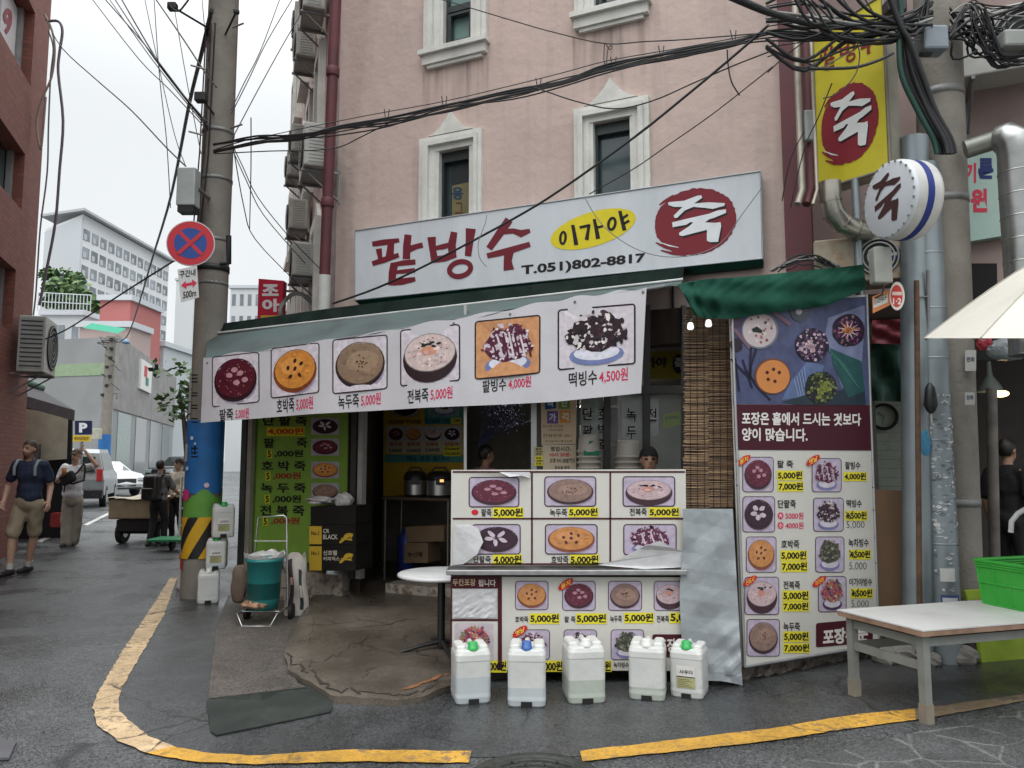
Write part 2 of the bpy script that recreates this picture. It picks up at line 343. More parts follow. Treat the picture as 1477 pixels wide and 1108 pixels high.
# manhole cover
IRON = mat('cast_iron', (.045, .05, .045), .6, metal=.5, var=.3, scale=30, dirt=.5, dcol=(.10, .09, .07))
c = G(773, 1128); mh = thing('manhole_cover', 'round cast iron manhole cover set in the road between yellow lines', 'manhole cover', (c.x, c.y, .004))
b = MB(); b.lathe([(0, .012), (.26, .012), (.262, .004), (.275, .004), (.278, .014), (.33, .014), (.335, .0)], IRON, seg=40)
for r in (.06, .12, .18, .235): b.lathe([(r - .012, .012), (r - .01, .02), (r + .01, .02), (r + .012, .012)], IRON, seg=40)
for k in range(24):
    a = k * math.pi / 12; M = Matrix.Rotation(a, 4, 'Z')
    b.box(M @ Vector((.15 if k % 2 else .21, 0, .016)), (.045, .016, .012), IRON, M=M.to_3x3())
b.build('lid', mh, world=False)
# ================================================================ pink building
PINK = mat('pink_stucco', (.55, .43, .385), .85, var=.06, scale=1.6, bump=.5, bscale=9, dirt=.34, dcol=(.34, .285, .27), dscale=.9)
def streaks(m, col, amt, sc=(3.2, 3.2, .22)):
    t = m.node_tree; b = t.nodes['Principled BSDF']; src = b.inputs['Base Color'].links[0].from_socket; L = t.links.new; tc_ = t.nodes.new('ShaderNodeTexCoord'); mp = t.nodes.new('ShaderNodeMapping'); mp.inputs['Scale'].default_value = sc; L(tc_.outputs['Object'], mp.inputs[0])
    n = t.nodes.new('ShaderNodeTexNoise'); n.inputs['Scale'].default_value = 2; n.inputs['Detail'].default_value = 7; n.inputs['Roughness'].default_value = .6; L(mp.outputs[0], n.inputs['Vector']); r = t.nodes.new('ShaderNodeMapRange'); r.inputs['From Min'].default_value = .5; r.inputs['From Max'].default_value = .72; r.inputs['To Max'].default_value = amt; L(n.outputs['Fac'], r.inputs['Value'])
    x = t.nodes.new('ShaderNodeMix'); x.data_type = 'RGBA'; L(r.outputs[0], x.inputs[0]); L(src, x.inputs[6]); x.inputs[7].default_value = (*col, 1); L(x.outputs[2], b.inputs['Base Color'])
streaks(PINK, (.30, .245, .23), .38)
TRIM = mat('white_trim', (.66, .66, .62), .7, var=.08, scale=5, dirt=.45, dcol=(.38, .38, .35), dscale=3, bump=.2, bscale=50)
GLASS = mat('window_glass', (.03, .05, .055), .06, var=.3, scale=2, spec=.9)
GLASS2 = mat('pale_window_glass', (.20, .33, .31), .08, var=.2, scale=2, spec=.9)
FRM = mat('dark_green_frame', (.02, .03, .03), .45)
DRED = mat('dark_red_paint', (.115, .028, .035), .6, var=.2, scale=4, dirt=.4, dcol=(.05, .03, .03))
DARK = mat('dark_void', (.012, .012, .012), .9)
def wall_holes(b, pl, s0, s1, z0, z1, holes, m, depth=.25, jamb=None):
    ss = sorted({s0, s1, *[h[0] for h in holes], *[h[1] for h in holes]}); zs = sorted({z0, z1, *[h[2] for h in holes], *[h[3] for h in holes]})
    for i in range(len(ss) - 1):
        for j in range(len(zs) - 1):
            cs, cz = (ss[i] + ss[i + 1]) / 2, (zs[j] + zs[j + 1]) / 2
            if any(h[0] < cs < h[1] and h[2] < cz < h[3] for h in holes): continue
            b.quad(pl.at(ss[i], zs[j]), pl.at(ss[i + 1], zs[j]), pl.at(ss[i + 1], zs[j + 1]), pl.at(ss[i], zs[j + 1]), m)
    for h in holes:
        c = [(h[0], h[2]), (h[1], h[2]), (h[1], h[3]), (h[0], h[3])]
        for k in range(4):
            p, q = c[k], c[(k + 1) % 4]; b.quad(pl.at(*p), pl.at(*q), pl.at(*q, -depth), pl.at(*p, -depth), jamb or m)
def bar(b, pl, s0, s1, z0, z1, o0, o1, m):               # a box on plane pl, from out o0 to o1
    b.prism([pl.at(s0, z0, o0), pl.at(s1, z0, o0), pl.at(s1, z1, o0), pl.at(s0, z1, o0)], pl.n * (o1 - o0), m)
sL = FA.loc(478, 250)[0]; sR = FA.loc(1128, 200)[0]
pb = thing('pink_building', 'tall pink stucco building with white window surrounds above the porridge shop', 'building', (CORNER.x, CORNER.y, 0))
H = 11.5
w1 = (FA.loc(631, 230)[0], FA.loc(682, 230)[0]); w2 = (FA.loc(852, 200)[0], FA.loc(914, 200)[0])
w3 = (FA.loc(637, 50)[0], FA.loc(684, 50)[0]); w4 = (FA.loc(853, 8)[0], FA.loc(914, 8)[0])
zt = FA.loc(660, 215)[1]; zs = FA.loc(650, 70)[1]
wins = [(w1[0], w1[1], 3.45, zt), (w2[0], w2[1], 3.45, zt), (w3[0], w3[1], zs, zs + 1.55), (w4[0], w4[1], zs, zs + 1.55)]
b = MB(); wall_holes(b, FA, sL, sR, 2.95, H, wins, PINK, .3)
for h0, h1 in ((0, H),):
    for i in range(6):                                     # side wall panels
        b.quad(SW.at(-8 + 8 * i / 6, h0), SW.at(-8 + 8 * (i + 1) / 6, h0), SW.at(-8 + 8 * (i + 1) / 6, h1), SW.at(-8 + 8 * i / 6, h1), PINK)
c0 = CORNER + SD * 8; b.quad(FA.at(sR, 2.95), FA.at(sR, H), FA.at(sR, H, -8), FA.at(sR, 2.95, -8), PINK)
b.poly([FA.at(sL, H), FA.at(sR, H), FA.at(sR, H, -8), c0 + Vector((0, 0, H))], PINK)
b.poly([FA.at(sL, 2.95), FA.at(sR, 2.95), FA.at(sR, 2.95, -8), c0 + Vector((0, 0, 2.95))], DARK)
b.build('wall', pb)
for i, (a, c, z0, z1) in enumerate(wins):
    low = i < 2; fw = MB(); e = .02
    L_, R_ = FA.loc([608, 830, 612, 832][i], 200)[0], FA.loc([697, 938, 703, 940][i], 200)[0]
    T_ = z1 + (.17 if low else .2); B_ = z0
    lw, rw = a - L_, R_ - c
    for k, (p, o) in enumerate(((0, .05), (.32, .085), (.62, .04))):       # stepped architrave
        q = [.32, .62, 1][k]
        bar(fw, FA, L_ + lw * p, L_ + lw * q, B_, T_ - (T_ - z1) * p, -.002 * k, o, TRIM)
        bar(fw, FA, c + rw * (1 - q), c + rw * (1 - p), B_, T_ - (T_ - z1) * p, -.002 * k, o, TRIM)
        bar(fw, FA, L_ + lw * q, R_ - rw * q, T_ - (T_ - z1) * q, T_ - (T_ - z1) * p, -.002 * k, o, TRIM)
    for s_, t_ in ((a - .005, a + .035), (c - .03, c + .005)): bar(fw, FA, s_, t_, z0, z1, -.3, .03, TRIM)
    fr = fw.build('window_surround', pb)
    if low:
        m_ = (L_ + R_) / 2; hw = (R_ - L_) * .36; pd = MB()
        o = [(m_ + hw * x, T_ + .012 + h * .245) for x, h in ((-1, 0), (1, 0), (.72, .1), (.45, .33), (.2, .66), (.0, 1), (-.2, .66), (-.45, .33), (-.72, .1))]
        pd.prism([FA.at(x, y, .0) for x, y in o], FA.n * .05, TRIM); pd.build('pediment', fr)
    else:
        sl_ = MB(); dn = z0
        bar(sl_, FA, L_ - .03, R_ + .03, dn - .055, dn, -.01, .12, TRIM)
        pr = [(L_ - .0, R_ + .0, dn - .16, dn - .057, .075), (L_ + .05, R_ - .05, dn - .2, dn - .162, .05)]
        for s0, s1, q0, q1, o in pr: bar(sl_, FA, s0, s1, q0, q1, -.01, o, TRIM)
        sl_.build('sill', fr)
    gm = MB(); o = -.09
    gm.quad(FA.at(a, z0, o - .02), FA.at(c, z0, o - .02), FA.at(c, z1, o - .02), FA.at(a, z1, o - .02), GLASS2 if i == 2 else GLASS); g_ = gm.build('pane', fr)
    sm_ = MB(); t_ = .045
    for s0, s1, q0, q1 in ((a, a + t_ * 1.3, z0, z1), (c - t_ * .6, c, z0, z1), (a + t_ * 1.3, c - t_ * .6, z1 - .11, z1), (a + t_ * 1.3, c - t_ * .6, z0, z0 + .05)): bar(sm_, FA, s0, s1, q0, q1, o - .01, o + .05, FRM)
    if not low:
        bar(sm_, FA, a + t_ * 1.3, c - t_ * .6, z0 + .45, z0 + .52, o - .01, o + .05, FRM)
        for s0, s1, q0, q1 in ((a + .07, a + .105, z0 + .07, z0 + .42), (c - .075, c - .045, z0 + .07, z0 + .42), (a + .105, c - .075, z0 + .07, z0 + .1), (a + .105, c - .075, z0 + .39, z0 + .42)): bar(sm_, FA, s0, s1, q0, q1, o + .0, o + .07, FRM)
    sm_.build('sash', fr)
    if i == 0:
        lt = MB(); pk = FA.shifted(o + .0)
        flat(lt, pk, [(652, 268), (680, 262), (680, 312), (652, 318)], mat('window_note', (.16, .14, .06), .5), .001)
        text4(lt, pk, '용', (652, 270, 668, 288), ink(30, 60, 90), .004, .03); text4(lt, pk, '그', (656, 292, 668, 308), ink(90, 50, 40), .004, .01)
        lt.build('window_sticker', fr)
STN_ = bpy.data.materials.new('rain_stain'); STN_.use_nodes = True; _t = STN_.node_tree; _b = _t.nodes['Principled BSDF']; _b.inputs['Base Color'].default_value = (.14, .105, .095, 1); _b.inputs['Roughness'].default_value = .9
_g = _t.nodes.new('ShaderNodeTexCoord'); _s = _t.nodes.new('ShaderNodeSeparateXYZ'); _t.links.new(_g.outputs['Generated'], _s.inputs[0]); _mp = _t.nodes.new('ShaderNodeMapping'); _mp.inputs['Scale'].default_value = (9, 9, .5); _t.links.new(_g.outputs['Object'], _mp.inputs[0]); _n = _t.nodes.new('ShaderNodeTexNoise'); _n.inputs['Scale'].default_value = 1.6; _n.inputs['Detail'].default_value = 6; _t.links.new(_mp.outputs[0], _n.inputs['Vector'])
_r = _t.nodes.new('ShaderNodeMapRange'); _r.inputs['From Min'].default_value = .42; _r.inputs['From Max'].default_value = .75; _r.inputs['To Max'].default_value = .38; _t.links.new(_n.outputs['Fac'], _r.inputs['Value']); _k = _t.nodes.new('ShaderNodeMath'); _k.operation = 'MULTIPLY'; _t.links.new(_r.outputs[0], _k.inputs[0]); _t.links.new(_s.outputs['Z'], _k.inputs[1]); _t.links.new(_k.outputs[0], _b.inputs['Alpha'])
for (x0, x1, zt_, ln) in ((610, 705, zs - .2, .75), (826, 942, zs - .2, .8)):
    b = MB(); a_, c_ = FA.loc(x0, 80)[0], FA.loc(x1, 70)[0]; b.quad(FA.at(a_, zt_ - ln, .004), FA.at(c_, zt_ - ln, .004), FA.at(c_, zt_, .004), FA.at(a_, zt_, .004), STN_); b.build('rain_stain', pb)
# right pilaster and downpipes
b = MB(); sP = FA.loc(1166, 200)[0]; bar(b, FA, sR - .0, sP, 2.95, H, -.3, .06, DRED); b.build('pilaster', pb)
b = MB(); p0 = P(484, 5, 8.62); p1 = P(468, 402, 8.62); b.tube([p0 + Vector((0, 0, 5)), p0, p1], .062, DRED, 12)
for y in (100, 290): q = p0.lerp(p1, y / 400); b.lathe([(.07, -.05), (.075, -.04), (.075, .04), (.07, .05)], DRED, q, 14)
b.build('downpipe', pb)
b = MB(); p2 = P(465, 500, 8.62); b.tube([p1 + Vector((0, 0, .04)), p2], .072, mat('pale_plastic_pipe', (.55, .56, .53), .5, dirt=.3), 12); b.build('downpipe_foot', pb, True)
b = MB(); GUT = mat('grey_strip', (.30, .26, .255), .7, var=.15, dirt=.5); bar(b, FA, sL - .01, sL + .09, 2.95, H, -.1, .012, GUT); b.build('corner_strip', pb)
b = MB()
for k in range(5):                                        # windows of the side wall
    for zz in (3.2, 5.6, 8.0):
        s0 = -1.0 - k * 1.45
        bar(b, SW, s0 - .75, s0 - .62, zz, zz + 1.5, 0, .09, TRIM)
        bar(b, SW, s0 - .13, s0, zz, zz + 1.5, 0, .09, TRIM); bar(b, SW, s0 - .62, s0 - .13, zz + 1.36, zz + 1.5, 0, .09, TRIM)
        bar(b, SW, s0 - .8, s0 + .05, zz - .12, zz - .002, 0, .14, TRIM)
        b.prism([SW.at(s0 - .7, zz + 1.502, 0), SW.at(s0 - .05, zz + 1.502, 0), SW.at(s0 - .375, zz + 1.78, 0)], SW.n * .05, TRIM)
        if (k, zz) == (4, 8.0):
            pass
        o = b.build('side_window', pb); b = MB()
        b.quad(SW.at(s0 - .62, zz, .012), SW.at(s0 - .13, zz, .012), SW.at(s0 - .13, zz + 1.36, .012), SW.at(s0 - .62, zz + 1.36, .012), GLASS); b.build('pane', o); b = MB()
# ---------------------------------------------------------------- outdoor units of air conditioners
ACW = mat('ac_casing', (.42, .42, .39), .5, var=.1, dirt=.55, dcol=(.25, .23, .2))
ACG = mat('ac_grille', (.30, .31, .30), .5, var=.1); ACD = mat('ac_hollow', (.03, .03, .03), .8); STEEL = mat('grey_steel', (.22, .22, .22), .5, metal=.4, var=.2, dirt=.4, dcol=(.12, .07, .05))
def ac_unit(label, loc, rz, w=.8, d=.32, h=.58, group=None, bracket=True, rusty=False, cas=None):
    """front (fan) faces local -y; the wall is at local +y"""
    t = thing('air_conditioner', label, 'air conditioner', loc, rz, group); C_ = cas or ACW
    b = MB(); b.bbox((0, 0, h / 2), (w, d, h), C_, .015); b.build('casing', t, False)
    b = MB(); b.lathe([(.0, .0), (h * .36, .0), (h * .38, .012), (h * .42, .012), (h * .42, 0)], ACD, (w * .1, -d / 2 - .004, h / 2), 24, Matrix.Rotation(R(90), 3, 'X'))
    for r in (.1, .2, .3, .38): b.lathe([(h * r, .018), (h * r + .006, .022), (h * r + .012, .018)], ACG, (w * .1, -d / 2 - .004, h / 2), 24, Matrix.Rotation(R(90), 3, 'X'))
    b.build('fan_grille', t, False)
    n = 11
    for sx, dd, hh, mm in ((-1, .8, .018, ACD), (1, .62, .012, ACG)):
        b = MB(); b.box((sx * (w / 2 + .002), 0, h / 2), (.004, d * .84, h * .9), ACG if sx < 0 else ACW)
        for k in range(n): b.box((sx * (w / 2 + .006), 0, h * (.1 + .8 * k / (n - 1))), (.006, d * dd, hh), mm)
        b.build('side_louvre', t, False)
    if bracket:
        for x in (-w * .35, w * .35):
            b = MB(); b.box((x, .06, -.02), (.03, d + .16, .03), STEEL); b.tube([(x, -d * .4, -.03), (x, d / 2 + .14, -.36)], .013, STEEL, 6); b.box((x, d / 2 + .13, -.18), (.03, .02, .4), STEEL)
            b.build('bracket', t, False)
    return t
rz_side = math.atan2(SW.x.y, SW.x.x) + math.pi * 0          # local x along wall, -y out of it
def side_ac(px, py, label, w=.8, h=.58, out=.2, s=None):
    w *= .8; h *= .82; p = SW.hit(px, py, out); return ac_unit(label, p, rz_side, w, .28, h, 'air conditioners up the side wall')
side_ac(450, 30, 'topmost pale air conditioner on the side wall, beside the dark red downpipe')
side_ac(436, 62, 'pale air conditioner up the side wall, second from the top of the wall')
side_ac(439, 96, 'pale air conditioner up the side wall under the two topmost ones')
side_ac(452, 255, 'large pale air conditioner close beside the dark red downpipe, halfway up', .9, .62)
side_ac(432, 228, 'small pale air conditioner halfway up the side wall, behind the large one', .7, .5)
side_ac(425, 262, 'farthest pale air conditioner halfway up the side wall', .7, .5)
side_ac(428, 338, 'pale air conditioner on the side wall above the red vertical sign', .8, .55)
side_ac(434, 405, 'lowest pale air conditioner on the side wall, near the red vertical sign', .8, .55)
# ================================================================ printed things
class Warp(Plane):
    def __init__(s, pl, fn): s.o, s.x, s.up, s.n, s.fn = pl.o, pl.x, pl.up, pl.n, fn
    def hit(s, px, py, out=0.0):
        p = Plane.hit(s, px, py, out); v = p - s.o; return p + s.n * s.fn(v.dot(s.x), v.z)
def text4(mb, pl, text, q, material, out=.004, bold=.02):
    v, f, asp = glyphs(text, bold); x0, y0, x1, y1 = q[:4]; sl = q[4] if len(q) > 4 else 0.0
    mb.add([pl.hit(x0 + (x1 - x0) * a, y1 + (y0 - y1) * b + sl * (x1 - x0) * a, out) for a, b in v], f, material)
def cell(mb, pl, q, material, out=.004, n=6, r=0):           # sheared rectangle, optionally round cornered
    x0, y0, x1, y1 = q[:4]; sl = q[4] if len(q) > 4 else 0.0
    if not r:
        mb.grid(lambda u, v: pl.hit(x0 + (x1 - x0) * u, y1 + (y0 - y1) * v + sl * (x1 - x0) * u, out), n, 2, material, False); return
    fan(mb, pl, [(x, y + sl * (x - x0)) for x, y in rrect(x0, y0, x1, y1, r)], material, out)
def fan(mb, pl, o, material, out):                           # an outline filled in rings, so that it follows a wavy sheet
    if not isinstance(pl, Warp): mb.poly([pl.hit(x, y, out) for x, y in o], material); return
    n = len(o); cx, cy = sum(x for x, y in o) / n, sum(y for x, y in o) / n; vs = [pl.hit(cx, cy, out)]
    for k in (.34, .67, 1): vs += [pl.hit(cx + (x - cx) * k, cy + (y - cy) * k, out) for x, y in o]
    fs = [(0, 1 + i, 1 + (i + 1) % n) for i in range(n)] + [(1 + r * n + i, 1 + (r + 1) * n + i, 1 + (r + 1) * n + (i + 1) % n, 1 + r * n + (i + 1) % n) for r in (0, 1) for i in range(n)]
    mb.add(vs, fs, material)
def rrect(x0, y0, x1, y1, r, k=4):
    o = []
    for cx, cy, a0 in ((x1 - r, y0 + r, -90), (x1 - r, y1 - r, 0), (x0 + r, y1 - r, 90), (x0 + r, y0 + r, 180)):
        for i in range(k + 1): a = R(a0 + 90 * i / k); o.append((cx + r * math.cos(a), cy + r * math.sin(a)))
    return o[::-1]
def ringframe(mb, pl, q, t, material, out, r=5):
    x0, y0, x1, y1 = q[:4]; sl = q[4] if len(q) > 4 else 0.0
    A = rrect(x0, y0, x1, y1, r); B = rrect(x0 + t, y0 + t, x1 - t, y1 - t, max(.5, r - t)); n = len(A)
    pa = [pl.hit(x, y + sl * (x - x0), out) for x, y in A]; pb_ = [pl.hit(x, y + sl * (x - x0), out) for x, y in B]
    mb.add(pa + pb_, [(i, (i + 1) % n, n + (i + 1) % n, n + i) for i in range(n)], material)
def ell(mb, pl, cx, cy, rx, ry, material, out, sl=0., n=22, rot=0., jit=0., rr=None, a0=0., a1=360.):
    o = []
    for k in range(n):
        a = R(a0 + (a1 - a0) * k / (n if a1 - a0 >= 360 else n - 1)); j = 1 + (rr.uniform(-jit, jit) if jit else 0)
        x, y = rx * math.cos(a) * j, ry * math.sin(a) * j; c, s_ = math.cos(rot), math.sin(rot); x, y = x * c - y * s_, x * s_ + y * c
        o.append((cx + x, cy + y + sl * x))
    fan(mb, pl, o[::-1], material, out)
def stroke(mb, pl, pts, wd, material, out, jit=0., rr=None, mp=lambda x, y: (x, y)):
    """a brush stroke of width wd along the polyline pts (pixels), mapped by mp"""
    n = len(pts); Lf, Rt = [], []
    for i in range(n):
        a = pts[max(0, i - 1)]; c = pts[min(n - 1, i + 1)]; dx, dy = c[0] - a[0], c[1] - a[1]; l = math.hypot(dx, dy) or 1
        k = wd[i] if isinstance(wd, (list, tuple)) else wd
        k *= .5 * (1 + (rr.uniform(-jit, jit) if rr else 0)); nx, ny = -dy / l * k, dx / l * k
        Lf.append((pts[i][0] + nx, pts[i][1] + ny)); Rt.append((pts[i][0] - nx, pts[i][1] - ny))
    H_ = lambda p: pl.hit(*mp(*p), out)
    mb.add([H_(p) for p in Lf] + [H_(p) for p in Rt], [(i, i + 1, n + i + 1, n + i) for i in range(n - 1)], material)
def ringst(mb, pl, cx, cy, rx, ry, wd, material, out, mp=lambda x, y: (x, y), rot=0., n=20):
    A, B = [], []
    for k in range(n):
        a = 2 * math.pi * k / n; c, s_ = math.cos(rot), math.sin(rot)
        for L_, e in ((A, wd / 2), (B, -wd / 2)):
            x, y = (rx + e) * math.cos(a), (ry + e) * math.sin(a); L_.append(pl.hit(*mp(cx + x * c - y * s_, cy + x * s_ + y * c), out))
    mb.add(A + B, [(k, (k + 1) % n, n + (k + 1) % n, n + k) for k in range(n)], material)
LILAC = ink(196, 190, 206); INKB = ink(28, 24, 28); MAROON = ink(72, 22, 34); YEL = ink(226, 214, 56); REDI = ink(196, 40, 52); PINKR = ink(206, 44, 92); BOWL = ink(38, 26, 30)
FADE = 0.
FOOD = {'patjuk': (86, 26, 40), 'hobak': (214, 142, 66), 'nokdu': (142, 116, 96), 'jeonbok': (214, 192, 190), 'danpat': (38, 22, 30)}
def foodink(r, g, b): return mat(f'food_print_{r}_{g}_{b}', s2l(r, g, b), .5, var=.15, scale=22, spec=.3)
def food(mb, pl, q, kind, out=.004, seed=0, bgc=None, dim=1.0, frame=True, r=4, lay=.0012):
    """one printed food picture: background, frame line, bowl and what is in it; lies in the pixel box q"""
    rr = rnd(seed * 7 + len(kind)); x0, y0, x1, y1 = q[:4]; sl = q[4] if len(q) > 4 else 0.0
    D = lambda c: foodink(*[int(max(0, min(255, v * dim * (1 - FADE) + f_ * FADE)) // 4 * 4) for v, f_ in zip(c, (150, 122, 148))])
    cell(mb, pl, (x0, y0, x1, y1, sl), D(bgc or (196, 190, 206)), out, r=r)
    if frame: ringframe(mb, pl, (x0 - 1, y0 - 1, x1 + 1, y1 + 1, sl), max(1.0, (x1 - x0) * .022), D((40, 26, 32)), out + lay * .6, r + 1)
    cx, cy = (x0 + x1) / 2, (y0 + y1) / 2 + sl * (x1 - x0) / 2; w_, h_ = (x1 - x0), (y1 - y0); k = out + lay
    E = lambda dx, dy, rx, ry, c, z, **kw: ell(mb, pl, cx + dx * w_, cy + dy * h_ + sl * dx * w_, rx * w_, ry * h_, D(c), k + z * lay, sl, **kw)
    if kind in ('patjuk', 'hobak', 'nokdu', 'jeonbok', 'danpat'):
        E(.03, .14, .42, .34, (160, 152, 172), 0)
        E(0, .05 if kind == 'jeonbok' else .01, .46, .44, (44, 28, 32) if kind != 'hobak' else (132, 66, 40), 1, n=26)
        E(0, -.03 if kind != 'jeonbok' else -.05, .425, .39 if kind != 'jeonbok' else .33, FOOD[kind], 2, n=26)
        E(0, -.02 if kind != 'jeonbok' else -.045, .44, .405 if kind != 'jeonbok' else .345, tuple(v * .55 for v in FOOD[kind]), 1.5, n=26)
        for _ in range(44):
            a, d = rr.uniform(0, 6.28), math.sqrt(rr.random()) * .36; j = rr.uniform(.84, 1.14); E(d * math.cos(a), -.03 + d * math.sin(a) * (.9 if kind != 'jeonbok' else .72), rr.uniform(.02, .06), rr.uniform(.012, .035), tuple(min(255, v * j) for v in FOOD[kind]), 2.3 + .02 * _, n=7, jit=.2, rr=rr)
        for _ in range(8): a = R(rr.uniform(200, 340)); E(.43 * math.cos(a), .0 + .40 * math.sin(a), .018, .008, (170, 160, 166), 3.4, n=6)
        if kind == 'patjuk':
            for _ in range(46): a, d = rr.uniform(0, 6.28), math.sqrt(rr.random()) * .37; E(d * math.cos(a), d * math.sin(a) * .9, .014, .012, rr.choice([(176, 110, 116), (140, 60, 72), (50, 12, 24), (198, 150, 150)]), 3, n=5)
            for dx, dy in ((-.13, -.1), (.1, -.12), (.02, .06), (-.02, -.2), (.2, .02)): E(dx, dy, .07, .055, (190, 140, 150), 4, n=10, jit=.1, rr=rr)
        elif kind == 'hobak':
            E(-.06, -.1, .25, .17, (224, 156, 82), 3, n=18, jit=.06, rr=rr)
            for dx, dy, a in ((-.0, -.2, .3), (.14, -.13, .9), (-.15, -.07, 0), (.0, -.04, .5), (.1, .1, -.5), (-.1, .11, 1)): E(dx, dy, .035, .05, (70, 32, 22), 4, n=8, rot=a)
        elif kind == 'nokdu':
            E(.05, -.06, .3, .2, (158, 132, 108), 3, n=18, jit=.05, rr=rr)
            for _ in range(16): E(rr.gauss(0, .08), rr.gauss(-.03, .06), .018, .016, rr.choice([(58, 32, 26), (98, 58, 40), (44, 24, 24)]), 4, n=5)
        elif kind == 'jeonbok':
            E(-.02, -.08, .13, .09, (214, 150, 122), 3, n=12, jit=.15, rr=rr)
            for _ in range(7): E(rr.gauss(.02, .08), -.2 + rr.gauss(0, .025), .05, .022, (40, 42, 38), 4, n=6, rot=rr.uniform(-.4, .4))
            for _ in range(20): a, d = rr.uniform(0, 6.28), .18 + rr.random() * .18; E(d * math.cos(a), -.05 + d * math.sin(a) * .75, .016, .014, rr.choice([(190, 110, 90), (90, 70, 66), (230, 222, 220)]), 3, n=5)
        else:
            for dx, dy, a in ((-.1, -.15, .7), (.09, -.14, -.6), (.12, .04, .4), (-.02, .1, 1.4), (-.14, .0, 0)): E(dx * 1.1, dy * 1.1 - .02, .1, .07, (216, 206, 214), 4, n=9, rot=a, jit=.14, rr=rr)
            E(0, -.03, .05, .04, (60, 40, 50), 5, n=7)
    else:
        cols = {'patbing': [(96, 40, 66), (214, 198, 208), (72, 28, 48), (226, 214, 220), (120, 60, 84)], 'tteok': [(44, 26, 34), (30, 20, 28), (228, 220, 216), (70, 46, 56), (206, 196, 200)], 'nokcha': [(72, 84, 56), (50, 60, 44), (104, 112, 78), (40, 46, 40), (150, 152, 122)], 'fruit': [(200, 80, 76), (176, 130, 96), (70, 60, 110), (120, 150, 90), (228, 206, 160), (150, 60, 100), (50, 40, 60)], 'veg': [(96, 110, 60), (130, 140, 76), (60, 72, 44), (40, 48, 36)], 'berry': [(110, 52, 92), (176, 140, 150), (60, 34, 60), (206, 180, 180)]}[kind]
        flatv = kind in ('veg', 'berry')
        if not flatv:
            E(0, .3, .36, .17, (118, 128, 176) if kind != 'fruit' else (58, 44, 70), 1, n=16); E(0, .26, .3, .13, (222, 222, 232), 2, n=16)
        else: E(0, 0, .47, .47, (40, 34, 44), 1, n=20)
        E(0, -.06 if not flatv else 0, .36 if not flatv else .42, .3 if not flatv else .42, cols[0] if kind != 'patbing' else (92, 44, 66), 2.6, n=18, jit=.08, rr=rr)
        for i in range(190):
            a, d = rr.uniform(0, 6.28), math.sqrt(rr.random())
            if flatv: dx, dy = .43 * d * math.cos(a), .43 * d * math.sin(a)
            else: dx, dy = .40 * d * math.cos(a) * (1 if math.sin(a) > 0 else .95), -.03 + d * math.sin(a) * (.24 if math.sin(a) > 0 else .40)
            E(dx, dy, rr.uniform(.03, .07) if i < 60 else .028, rr.uniform(.025, .055) if i < 60 else .022, rr.choice(cols[:2] if i < 30 else cols), 3 + (i % 12) * .35, n=6, rot=rr.uniform(0, 3), jit=.25, rr=rr)
        if kind == 'patbing':
            for i in range(7): x = -.26 + i * .09; stroke(mb, pl, [(cx + x * w_, cy + (-.02 - .25 * math.cos(x * 4)) * h_ + sl * x * w_), (cx + (x + .05) * w_, cy + (.0) * h_), (cx + (x + .08) * w_, cy + .16 * h_)], w_ * .03, D((222, 208, 216)) if i % 2 else D((84, 30, 54)), k + lay * 8)
# brush letters (zoomed pixels of the shop sign; s(x, y) maps them to the photograph)
PATBINGSU = [([(170, 518), (250, 506), (350, 492)], [30, 36, 26]), ([(213, 548), (225, 622)], [34, 26]), ([(296, 505), (286, 605)], [36, 44]), ([(170, 648), (250, 622), (347, 590)], [30, 34, 26]),
    ([(409, 455), (400, 530), (398, 617)], [46, 44, 42]), ([(415, 552), (460, 535), (507, 524)], [40, 30, 34]), ([(300, 655), (380, 643), (458, 636)], [24, 34, 30]), ([(318, 645), (305, 710), (300, 792)], [42, 44, 40]), ([(320, 705), (455, 692)], [22, 26]), ([(290, 776), (370, 766), (457, 750)], [32, 40, 24]),
    ([(565, 470), (572, 550), (588, 638)], [48, 40, 46]), ([(716, 437), (700, 520), (705, 600)], [40, 50, 48]), ([(588, 545), (640, 535), (696, 520)], [22, 34, 26]), ([(572, 622), (650, 612), (728, 588)], [34, 42, 32]), ([(826, 414), (818, 500), (808, 597)], [60, 50, 38]),
    ([(1082, 355), (1030, 430), (948, 548)], [44, 52, 38]), ([(1030, 436), (1110, 430), (1160, 448), (1221, 428)], [34, 30, 40, 24]), ([(935, 596), (1080, 562), (1221, 518)], [34, 44, 30]), ([(1082, 565), (1072, 630), (1080, 690)], [60, 52, 62])]
PATRING = (755, 683, 72, 48, 34)
JUK = [[(820, 235), (835, 230), (925, 222), (1010, 190), (1035, 187), (1042, 203), (990, 240), (1085, 232), (1190, 238), (1185, 255), (1110, 275), (1060, 268), (985, 262), (930, 285), (880, 333), (862, 332), (858, 318), (915, 262), (860, 262), (825, 250)],
    [(848, 362), (950, 337), (1090, 305), (1140, 285), (1195, 277), (1197, 300), (1120, 332), (1085, 343), (1060, 362), (1130, 365), (1160, 360), (1165, 385), (1145, 487), (1095, 490), (1072, 480), (1073, 410), (1000, 428), (915, 450), (895, 445), (893, 430), (960, 385), (985, 362), (965, 360), (940, 377), (852, 393)]]
def tri_poly(mb, pts, material):                             # a concave outline, triangulated
    from mathutils.geometry import tessellate_polygon
    mb.add(pts, [tuple(t) for t in tessellate_polygon([[Vector(p) for p in pts]])], material)
